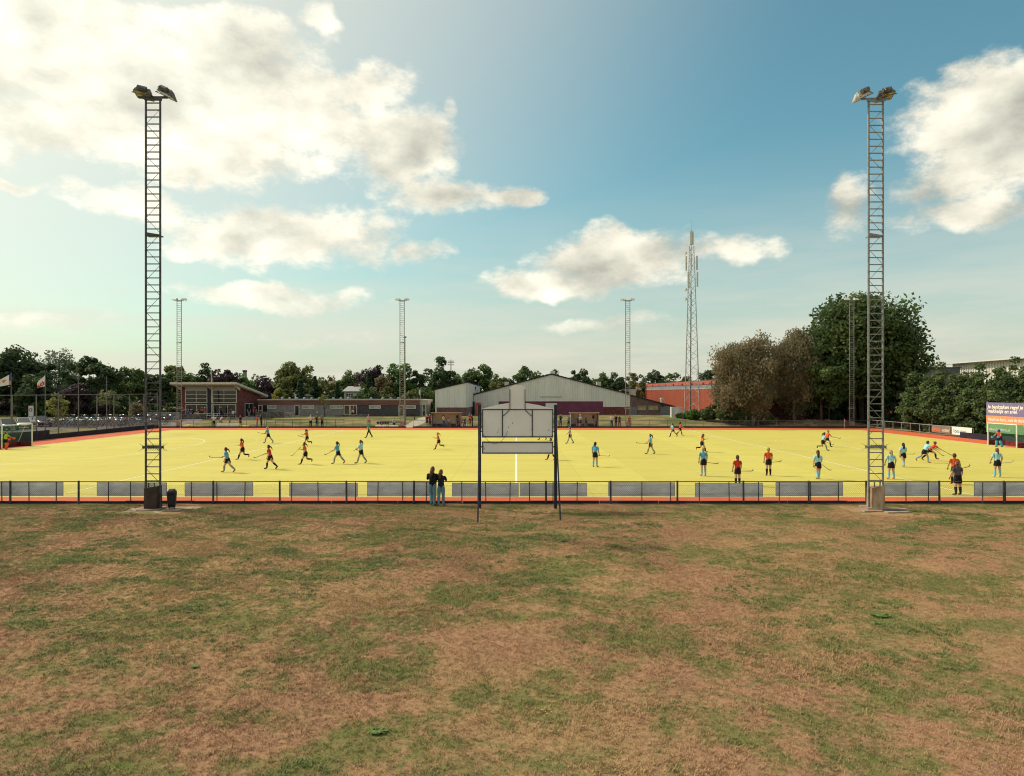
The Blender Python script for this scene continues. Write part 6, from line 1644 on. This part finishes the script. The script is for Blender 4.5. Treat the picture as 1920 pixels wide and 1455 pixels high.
def finish_people():
    dg = bpy.context.evaluated_depsgraph_get()
    for pi, p in enumerate(PEOPLE):
        o = p['o']; me = bpy.data.meshes.new_from_object(o.evaluated_get(dg)); bpy.data.objects.remove(o)
        bq = bmesh.new(); bq.from_mesh(me); bmesh.ops.remove_doubles(bq, verts=bq.verts[:], dist=1e-5)
        hf = bmesh.ops.holes_fill(bq, edges=bq.edges[:], sides=0)['faces']
        if hf: bmesh.ops.triangulate(bq, faces=hf)
        HOLES.append(len(hf)); bmesh.ops.recalc_face_normals(bq, faces=bq.faces[:]); bq.normal_update(); bq.to_mesh(me); bq.free(); me.update()
        z = p['zoff']; h = p['h']
        nv = len(me.vertices); co = np.empty(nv * 3, np.float32); me.vertices.foreach_get('co', co); co = co.reshape(-1, 3)
        no = np.array([v.normal[:] for v in me.vertices], np.float32)
        faces = [tuple(f.vertices) for f in me.polygons]
        cen = np.array([co[list(f)].mean(0) for f in faces])
        best = np.full(len(faces), 1e9); bi = np.zeros(len(faces), int); bt = np.zeros(len(faces))
        for k, (nme, a, b_, r) in enumerate(p['bones']):
            a = np.array(a + z); b2 = np.array(b_ + z); ab = b2 - a; t = np.clip(((cen - a) @ ab) / max(1e-9, ab @ ab), 0, 1)
            d = np.linalg.norm(cen - (a + t[:, None] * ab), axis=1) / r
            q = d < best; best[q] = d[q]; bi[q] = k; bt[q] = t[q]
        names = [b_[0] for b_ in p['bones']]; nm = np.array([names[i] for i in bi])
        # continuous body with head and hands
        hrot = Euler((0, math.atan2(p['hd'].x, p['hd'].z) * .5, R(p['look']))).to_matrix()
        bv = [tuple(c) for c in co]; bf = list(faces); bmi = [0] * len(faces)
        def app(v, f, m):
            k = len(bv); bv.extend(tuple(q) for q in v); bf.extend(tuple(i + k for i in ff) for ff in f); bmi.extend(m)
        hc = p['hc'] + z; app(*head_part(hc, h, hrot))
        for sd, s in (('r', -1), ('l', 1)):
            w, d = p['hands'][sd]; x = d.normalized(); yy = Vector((0, 0, 1)).cross(x)
            if yy.length < .1: yy = Vector((0, 1, 0))
            yy.normalize(); zz = x.cross(yy); Mx = Matrix((x, yy * -s, zz)).transposed(); sc = h / 1.70
            app([w + z + Mx @ (Vector(q) * sc) for q in HAND.v], HAND.f, [0] * len(HAND.f))
        bm_ = bpy.data.meshes.new('person'); bm_.from_pydata(bv, [], bf)
        for m in (SKIN[p['skin']], EYEM, LIPM): bm_.materials.append(m)
        bm_.polygons.foreach_set('material_index', bmi); bm_.polygons.foreach_set('use_smooth', [True] * len(bf)); bm_.update()
        root = inst('person', bm_, None, p['loc'], (0, 0, R(p['facing']))); tag(root, p['label'], 'person', p['group'])
        def garment(name, sel, m, off):
            fs = [faces[i] for i in np.nonzero(sel)[0]]
            if not fs: return
            ids = sorted({i for f in fs for i in f}); mp = {i: k for k, i in enumerate(ids)}
            g_ = bpy.data.meshes.new(name); g_.from_pydata((co[ids] + no[ids] * off * h).tolist(), [], [tuple(mp[i] for i in f) for f in fs]); g_.materials.append(m)
            g_.polygons.foreach_set('use_smooth', [True] * len(fs)); g_.update(); return inst(name, g_, root)
        isn = lambda *a: np.isin(nm, a)
        arm = isn('upper_r', 'upper_l')
        sleeve = arm if p['ls'] else (arm & (bt < .62))
        sel = isn('torso') | sleeve | ((bi == 0) & (bt > (.3 if p['bottom'] == 'skirt' else -1)))
        if p['ls']: sel |= isn('fore_r', 'fore_l')
        garment('shirt', sel, CL[p['shirt']], .008)
        if p['bottom'] in ('trousers', 'jeans'):
            garment('trousers', isn('thigh_r', 'thigh_l', 'shank_r', 'shank_l') | (isn('hip') & ~((bi == 0) & (bt > .55))), CL[p['bcol']], .007)
        elif p['bottom'] == 'shorts':
            garment('shorts', (isn('hip') & ~((bi == 0) & (bt > .55))) | np.isin(bi, [min(i for i, nn in enumerate(names) if nn == 'thigh_' + q) for q in 'rl']), CL[p['bcol']], .014)
        else:
            a, b_ = [p['thigh'][s][0].lerp(p['thigh'][s][1], .48) + z for s in 'rl']; u = p['up']; mb = MB(); n = 18; v = []
            c2 = (a + b_) / 2; hx = abs(a.x - b_.x) / 2 + .056 * h; hy = abs(a.y - b_.y) / 2 + .056 * h
            for (c, rx, ry) in ((z + u * .085 * h, .070 * h, .074 * h), (z + u * .03 * h, .086 * h, .096 * h), (z + Vector((0, 0, -.03 * h)), .090 * h, .104 * h), (c2 + Vector((0, 0, .03 * h)), max(hx, .088 * h) * .97, max(hy, .10 * h)), (c2, max(hx, .090 * h), max(hy, .104 * h))):
                for k in range(n):
                    t = 2 * math.pi * k / n; pl = 1 + (.035 * math.sin(k * 6.1) if c is c2 else 0); v.append(c + Vector((math.cos(t) * rx * pl, math.sin(t) * ry * pl, 0)))
            mb.add(v, [(i * n + k, i * n + (k + 1) % n, (i + 1) * n + (k + 1) % n, (i + 1) * n + k) for i in range(4) for k in range(n)]); mb.build('skirt', CL[p['bcol']], root, True)
        for sd in 'rl':
            if p['sock']:
                k1 = [i for i, nn in enumerate(names) if nn == 'shank_' + sd]
                garment('sock', ((bi == k1[0]) & (bt > .35)) | (bi == k1[1]), CL[p['sock']], .004)
            garment('shoe', nm == 'foot_' + sd, SH[p['shoe']], .007)
            if p['pads']:
                kn, an = p['thigh'][sd][1] + z, p['thigh'][sd][2] + z; ax = (an - kn).normalized(); mb = MB()
                mb.tube([kn - ax * .10 * h + Vector((.03 * h, 0, 0)), kn + Vector((.04 * h, 0, 0)), kn.lerp(an, .5) + Vector((.035 * h, 0, 0)), an + Vector((.035 * h, 0, .01 * h)), an + Vector((.07 * h, 0, -.03 * h))], [.052 * h, .072 * h, .066 * h, .064 * h, .055 * h], 8); mb.build('leg_pad', CL[p['pads']], root, True)
                mb = MB(); w, d = p['hands'][sd]; mb.box(-.05 * h, -.04 * h, -.05 * h, .05 * h, .04 * h, .05 * h); g_ = mb.build('glove', CL[p['pads']], root); g_.location = w + z + d * .06 * h
        # hair
        mb = MB(); HM = HR[p['hcol']]; nu, nvv = 16, 10; v = []
        for j in range(nvv + 1):
            t = math.pi * .80 * j / nvv
            for i in range(nu):
                u = 2 * math.pi * i / nu; d = Vector((math.sin(t) * math.cos(u), math.sin(t) * math.sin(u), math.cos(t)))
                k = 1.10 if not (d.x > .35 and d.z < .55) else .90      # hair line above the face
                v.append(hc + hrot @ Vector((d.x * .064 * h * k - .004 * h, d.y * .053 * h * k, d.z * .074 * h * k + .003 * h)))
        mb.add(v, [(j * nu + i, (j + 1) * nu + i, (j + 1) * nu + (i + 1) % nu, j * nu + (i + 1) % nu) for j in range(nvv) for i in range(nu)])
        back = lambda x, y, zz: hc + hrot @ Vector((x * h, y * h, zz * h))
        st = p['hair']
        if st == 'pony': mb.tube([back(-.060, 0, .02), back(-.095, .005, .01), back(-.110, .01, -.05), back(-.115, .015, -.11), back(-.10, .02, -.16)], [.016 * h, .022 * h, .024 * h, .018 * h, .004 * h], 7)
        elif st == 'fly': mb.tube([back(-.055, 0, .015), back(-.09, .01, .005), back(-.125, .015, -.035), back(-.15, .02, -.085), back(-.165, .025, -.13)], [.018 * h, .024 * h, .023 * h, .015 * h, .004 * h], 7)
        elif st == 'long': mb.tube([back(-.025, 0, .02), back(-.050, 0, -.05), back(-.066, 0, -.12), back(-.066, 0, -.165), back(-.062, 0, -.195)], [.046 * h, .048 * h, .042 * h, .030 * h, .008 * h], 9)
        elif st == 'bun': mb.sphere(back(-.068, 0, .045), .028 * h, 8, 6)
        elif st == 'helmet':
            mb = MB(); mb.sphere(hc + Vector((0, 0, .006 * h)), (.080 * h, .070 * h, .088 * h), 14, 10); HM = CL['royal']
        ho = mb.build('helmet' if st == 'helmet' else 'hair', HM, root, True)
        if st == 'helmet':
            mb = MB()
            for a in (-.5, -.17, .17, .5): mb.tube([back(.075 * math.cos(a), .075 * math.sin(a), .02), back(.088 * math.cos(a), .085 * math.sin(a), -.03), back(.078 * math.cos(a), .075 * math.sin(a), -.07)], .004 * h, 4)
            mb.build('face_guard', STICKM[1], ho)
        if p['stick']:
            w, d = p['hands']['r']; d = d.normalized(); a = R(p['facing']); rz = Matrix.Rotation(a, 3, 'Z'); hw = Vector(p['loc']) + rz @ (w + z + d * .055 * h)
            q = (rz @ Vector(p['stick'])).normalized(); q_ = q.to_track_quat('X', 'Z')
            so = inst('hockey_stick', stick_meshes[pi % 4], None, hw); so.rotation_mode = 'QUATERNION'; so.rotation_quaternion = q_ @ Euler((R(p['roll']), 0, 0)).to_quaternion()
            tag(so, p['sl'] or ('hockey stick of the ' + p['label']), 'hockey stick', 'hockey sticks of the players'); inst('grip', grip_mesh, so)

GP = 'hockey players on the pitch'
def player(px, py, h, facing, pose, shirt, sock, shoe, hair, hcol, label, **k):
    k.setdefault('group', GP); k.setdefault('detail', 2 if py > 855 else 1); b = k.pop('bottom', 'skirt'); bc = k.pop('bcol', 'black')
    person(G0(px, py) + Vector((0, 0, .012)), h, facing, pose, shirt, b, bc, sock, shoe, hair, hcol, label, **k)
player(427, 886, 1.64, 183, 'push', 'blue', 'sockgreen', 'red', 'fly', 'brown', 'blue shirted runner with red shoes, nearest on the left', stick=(1, -.15, .02))
player(455, 862, 1.62, 178, 'run2', 'orange', 'black', 'orange', 'pony', 'dark', 'orange shirted runner behind the red shoed runner')
player(503, 831, 1.66, 172, 'push2', 'teal', 'sockgreen', 'black', 'bun', 'blonde', 'teal shirted blonde runner at far left', stick=(1, .0, .12))
player(507, 880, 1.66, 180, 'push', 'red', 'black', 'navy', 'fly', 'brown', 'red shirted runner with long flowing dark hair', stick=(.85, -.2, -.32))
player(576, 836, 1.60, 182, 'run', 'orange', 'black', 'black', 'pony', 'dark', 'orange shirted runner farthest back on the left', stick=(1, .1, .22))
player(573, 871, 1.58, 178, 'run2', 'orange', 'black', 'orange', 'fly', 'brown', 'orange shirted runner with stick low to the ground', stick=(.7, .0, -.7))
player(634, 870, 1.62, 168, 'push2', 'blue', 'sockgreen', 'red', 'pony', 'dark', 'blue shirted runner with curly dark hair and red shoes', stick=(.3, .6, -.25))
player(677, 869, 1.66, 172, 'walk2', 'lblue', 'sockgreen', 'brown', 'pony', 'auburn', 'pale blue shirted walker left of centre', stick=(.1, .5, .25))
player(692, 821, 1.72, 200, 'walk', 'green', None, 'black', 'short', 'blonde', 'umpire in green shirt and dark trousers', bottom='trousers', bcol='navy', group='match officials')
player(823, 843, 1.55, 200, 'run', 'orange', 'black', 'black', 'fly', 'blonde', 'lone orange shirted runner with blonde windblown hair')
player(1033, 863, 1.64, 178, 'walk', 'orange', 'black', 'orange', 'bun', 'brown', 'player mostly hidden behind the scoreboard, black socks showing')
player(1016, 825.5, 1.62, 178, 'push', 'orange', 'black', 'black', 'pony', 'brown', 'player behind the scoreboard of whom only the feet show')
player(1069, 832, 1.66, 185, 'walk', 'teal', 'sockgreen', 'black', 'bun', 'brown', 'teal shirted walker right of the scoreboard')
player(1116, 876, 1.66, 62, 'stand', 'blue', 'sockblue', 'red', 'pony', 'dark', 'blue shirted player standing just right of the scoreboard', stick=(.1, -1, -.05))
player(1220, 852, 1.66, 180, 'walk', 'blue', 'sockgreen', 'brown', 'pony', 'dark', 'blue shirted player striding left at mid pitch', stick=(1, -.1, .04))
player(1262, 819, 1.58, 185, 'push', 'lblue', 'black', 'black', 'pony', 'auburn', 'pale shirted runner of the far pair', bcol='navy')
player(1275, 817, 1.62, 5, 'push2', 'orange', 'black', 'orange', 'pony', 'dark', 'orange shirted runner of the far pair')
player(1316, 848, 1.60, 5, 'run', 'orange', 'black', 'orange', 'long', 'auburn', 'orange shirted runner in navy skirt heading right', bcol='navy')
player(1319, 893, 1.70, 88, 'stand', 'blue', 'sockblue', 'pink', 'bun', 'blonde', 'blue shirted blonde player with pink shoes', stick=(.05, -1, -.12))
player(1383, 911, 1.62, 92, 'stand', 'red', 'black', 'black', 'pony', 'brown', 'red shirted player half hidden by a grey board', stick=(.02, -1, .0))
player(1441, 892, 1.66, 85, 'stand', 'orange', 'black', 'orange', 'bun', 'blonde', 'orange shirted player standing with back turned', stick=(.4, -1, .05))
player(1534, 899, 1.70, 80, 'walk', 'lblue', 'sockblue', 'brown', 'long', 'brown', 'pale blue player with long brown hair and lowered stick', stick=(.1, -.8, -.6))
player(1543, 845, 1.62, 0, 'run', 'lblue', 'sockgreen', 'black', 'pony', 'brown', 'pale shirted runner chasing at far right', stick=(1, 0, -.4))
player(1551, 838, 1.58, 10, 'push', 'orange', 'black', 'black', 'bun', 'blonde', 'orange shirted runner chased at far right', stick=(1, 0, -.2))
player(1671, 899, 1.66, 84, 'wide', 'lblue', 'sockblue', 'red', 'pony', 'blonde', 'pale blue player with blonde ponytail beside the right mast')
player(1694, 876, 1.64, 85, 'walk', 'lblue', 'sockblue', 'orange', 'long', 'dark', 'pale blue player with long black hair', stick=(.1, -1, -.03))
player(1733, 868, 1.66, 5, 'stoop', 'lblue', 'sockblue', 'orange', 'short', 'brown', 'pale blue player leaning into the tackle', stick=(.8, 0, -.6))
player(1743, 864, 1.64, -3, 'lunge', 'red', 'black', 'red', 'bun', 'auburn', 'red shirted player lunging for the ball', stick=(.85, -.1, -.5))
player(1790, 908, 1.66, 80, 'wide', 'orange', 'black', 'orange', 'bun', 'brown', 'orange shirted player overlapped by the grey shirted official', stick=(.3, -1, .25))
player(1870, 895, 1.70, 80, 'wide', 'lblue', 'sockblue', 'white', 'pony', 'auburn', 'pale blue player with auburn ponytail near the right edge', stick=(.1, -1, .12))
player(1796, 929, 1.66, 95, 'wide', 'dgrey', 'black', 'brown', 'pony', 'auburn', 'official in charcoal shirt and black knee socks at the fence', bottom='shorts', bcol='black', group='match officials')
player(1875, 838, 1.62, 195, 'keeper', 'red', None, 'black', 'helmet', 'brown', 'goalkeeper in red with bright blue leg pads', pads='padblue', group='goalkeepers', bottom='shorts', bcol='navy')
player(9, 843, 1.62, 10, 'keeper', 'neon', None, 'black', 'short', 'brown', 'goalkeeper in neon green with orange leg pads', pads='padorange', group='goalkeepers', bottom='shorts', bcol='black')
# the two women at the near fence
def standing(px, py, d, *a, **k):
    person(Vector((PX(px, d), d, k.pop('z', ground_z(0, d) + .01))), *a, **k)
standing(811, 0, 29.55, 1.72, 84, 'cross', 'black', 'jeans', 'jeans', None, 'black', 'long', 'auburn', 'woman in black sweater and jeans leaning at the fence', detail=2, look=-25, long_sleeve=True, group='two women at the fence')
standing(827, 0, 29.65, 1.58, 92, 'fold', 'navy', 'jeans', 'jeans', None, 'black', 'long', 'auburn', 'shorter woman in dark tee and jeans at the fence', detail=2, look=-40, group='two women at the fence')
GS = 'spectators behind the far fence'
def fan(px, d, h, facing, pose, shirt, bottom, bcol, label, hair='short', hcol='brown', **k):
    k.setdefault('group', GS)
    person(Vector((PX(px, d), d, k.pop('z', ground_z(0, d) + .01))), h, facing, pose, shirt, bottom, bcol, k.pop('sock', None), k.pop('shoe', 'black'), hair, hcol, label, detail=1, **k)
fan(401, 93.2, 1.76, -80, 'fold', 'white', 'trousers', 'navy', 'spectator in white top at the far fence left', hcol='grey', long_sleeve=True)
fan(413.5, 96.5, 1.7, 60, 'stoop', 'pink', 'trousers', 'khaki', 'spectator in pink bending behind the far fence')
fan(431, 96.5, 1.7, 170, 'stoop', 'khaki', 'shorts', 'grey', 'spectator in khaki crouching behind the beige panel')
fan(451, 93.2, 1.66, -100, 'stand', 'navy', 'skirt', 'black', 'spectator in dark dress beside the beige panel', 'long')
fan(482, 93.3, 1.74, 30, 'fold', 'red', 'trousers', 'khaki', 'spectator in red facing a companion in dark clothes')
fan(490, 93.3, 1.72, 170, 'fold', 'navy', 'trousers', 'navy', 'dark dressed companion of the spectator in red', hcol='dark')
fan(582.5, 93.3, 1.76, -70, 'fold', 'white', 'trousers', 'navy', 'spectator in white and jeans, left of a trio', hcol='grey')
fan(594, 93.3, 1.68, -95, 'fold', 'navy', 'trousers', 'navy', 'dark dressed spectator in the middle of a trio', 'long', 'dark')
fan(604, 93.3, 1.74, -110, 'fold', 'purple', 'trousers', 'navy', 'purple dressed spectator, right of a trio')
fan(691, 94.8, 1.74, -90, 'stand', 'pink', 'trousers', 'khaki', 'blonde spectator in pink directly behind the umpire', hcol='blonde')
fan(739.5, 94.3, 1.6, -90, 'sit', 'sky', 'trousers', 'navy', 'person seated on the bench behind the cream panels', 'long', seat=.46)
fan(800.5, 94.0, 1.74, -60, 'stand', 'crimson', 'shorts', 'navy', 'person in crimson left of the first dugout', hcol='grey')
fan(806, 94.6, 1.78, -110, 'fold', 'crimson', 'trousers', 'black', 'second person in crimson left of the first dugout', hcol='grey')
fan(832, 92.9, 1.80, 150, 'stand', 'yellow', 'trousers', 'royal', 'coach in sand yellow shirt before the left dugout', z=.02)
fan(841.5, 94.2, 1.6, -90, 'sit', 'white', 'shorts', 'crimson', 'substitute in white seated in the left dugout', z=.0, seat=.47)
fan(858, 94.2, 1.55, -90, 'sit', 'crimson', 'shorts', 'black', 'substitute in crimson at the right end of the left dugout', z=.0, seat=.47)
fan(872, 96.5, 1.7, -100, 'sit', 'navy', 'trousers', 'royal', 'person in navy and bright blue seated on the grass edge', seat=.35)
fan(867, 97.2, 1.6, -60, 'sit', 'orange', 'shorts', 'navy', 'person in orange seated beside the navy dressed one', seat=.35)
fan(881, 98.5, 1.72, -90, 'stand', 'red', 'trousers', 'crimson', 'person in red standing behind the seated pair')
fan(885.5, 94.6, 1.74, 175, 'fold', 'navy', 'trousers', 'navy', 'person in navy standing near the left scoreboard post', hcol='dark')
fan(901.5, 95.2, 1.72, -90, 'stand', 'red', 'shorts', 'khaki', 'person in red seen beside the left scoreboard post')
fan(1038.5, 95.0, 1.72, -90, 'fold', 'pink', 'trousers', 'khaki', 'person in pale pink beside the right scoreboard post')
fan(1051, 94.6, 1.78, -80, 'fold', 'black', 'trousers', 'dgrey', 'person in black between scoreboard post and right dugout')
fan(1066, 94.4, 1.62, -70, 'stand', 'teal', 'trousers', 'navy', 'person in teal at the left corner of the right dugout')
fan(1083, 94.1, 1.62, -90, 'sit', 'crimson', 'shorts', 'black', 'substitute in crimson behind the pale shirted coach', z=.0, seat=.47)
fan(1088, 92.9, 1.80, -60, 'stand', 'sky', 'shorts', 'navy', 'coach in pale blue shirt before the right dugout', hcol='grey', z=.02)
fan(1098.5, 94.2, 1.62, -90, 'sit', 'crimson', 'shorts', 'black', 'substitute in crimson in the middle of the right dugout', z=.0, seat=.47)
fan(1119, 94.2, 1.5, -100, 'sit', 'red', 'shorts', 'navy', 'substitute in red at the right end of the right dugout', z=.0, seat=.47)
fan(1147, 94.3, 1.74, -80, 'fold', 'white', 'trousers', 'navy', 'person in white, left of the three right of the dugout', 'long', 'dark')
fan(1155, 94.3, 1.76, -90, 'fold', 'black', 'trousers', 'navy', 'person in black, middle of the three right of the dugout')
fan(1161.5, 94.4, 1.66, -100, 'stand', 'purple', 'trousers', 'crimson', 'person in purple, right of the three right of the dugout', 'long')
fan(1180, 92.9, 1.68, -90, 'stand', 'red', 'trousers', 'navy', 'person in red beside the third distant mast', z=.02)
GT = 'people on the clubhouse terrace'; tz = BANK + .03
fan(340.5, 106.6, 1.72, 20, 'fold', 'purple', 'trousers', 'navy', 'person in purple standing at the left end of the terrace', group=GT)
for i, (px, d, c, hc_, lb) in enumerate(((350, 105.9, 'dgrey', 'brown', 'seated person in grey at the crowded table'), (353, 105.25, 'royal', 'blonde', 'seated person in bright blue at the crowded table'), (358.5, 106.9, 'purple', 'grey', 'seated person in purple at the crowded table'),
                                       (361, 105.3, 'navy', 'dark', 'seated person in navy at the crowded table'), (371, 106.9, 'red', 'brown', 'seated person in red behind the crowded table'))):
    fan(px, d, 1.7, 90 if d < 106 else -90, 'sit', c, 'trousers', 'navy', lb, hcol=hc_, group=GT, seat=.47, z=tz)
fan(379, 107.0, 1.74, -120, 'fold', 'crimson', 'trousers', 'black', 'person in crimson standing behind the red shirted man', group=GT, hcol='grey')
fan(384, 106.1, 1.76, 150, 'fold', 'red', 'trousers', 'khaki', 'person in bright red standing at the terrace table end', group=GT, hcol='grey')
fan(414.5, 106.9, 1.76, -90, 'fold', 'navy', 'trousers', 'navy', 'person in navy standing before the glass doors', group=GT, hcol='blonde')
fan(433.5, 106.7, 1.7, -90, 'sit', 'crimson', 'trousers', 'khaki', 'person in crimson seated at the wooden table', group=GT, seat=.47, z=tz)
fan(437, 105.6, 1.7, 100, 'sit', 'sky', 'trousers', 'navy', 'person in pale blue seated at the wooden table', group=GT, seat=.47, z=tz)
fan(467, 109.4, 1.76, -60, 'stand', 'navy', 'trousers', 'grey', 'person in navy by the clubhouse side door', group=GT)
fan(478, 109.0, 1.70, -90, 'stand', 'crimson', 'trousers', 'black', 'person at the corner right of the side door', group=GT)
fan(663, 112.4, 1.7, 160, 'sit', 'white', 'shorts', 'navy', 'person in white seated by the changing room double door', seat=.40, hcol='dark', group='people at the changing rooms')
fan(659.5, 112.4, 1.6, 20, 'sit', 'red', 'shorts', 'navy', 'person in red seated by the changing room double door', seat=.40, group='people at the changing rooms')
finish_people()
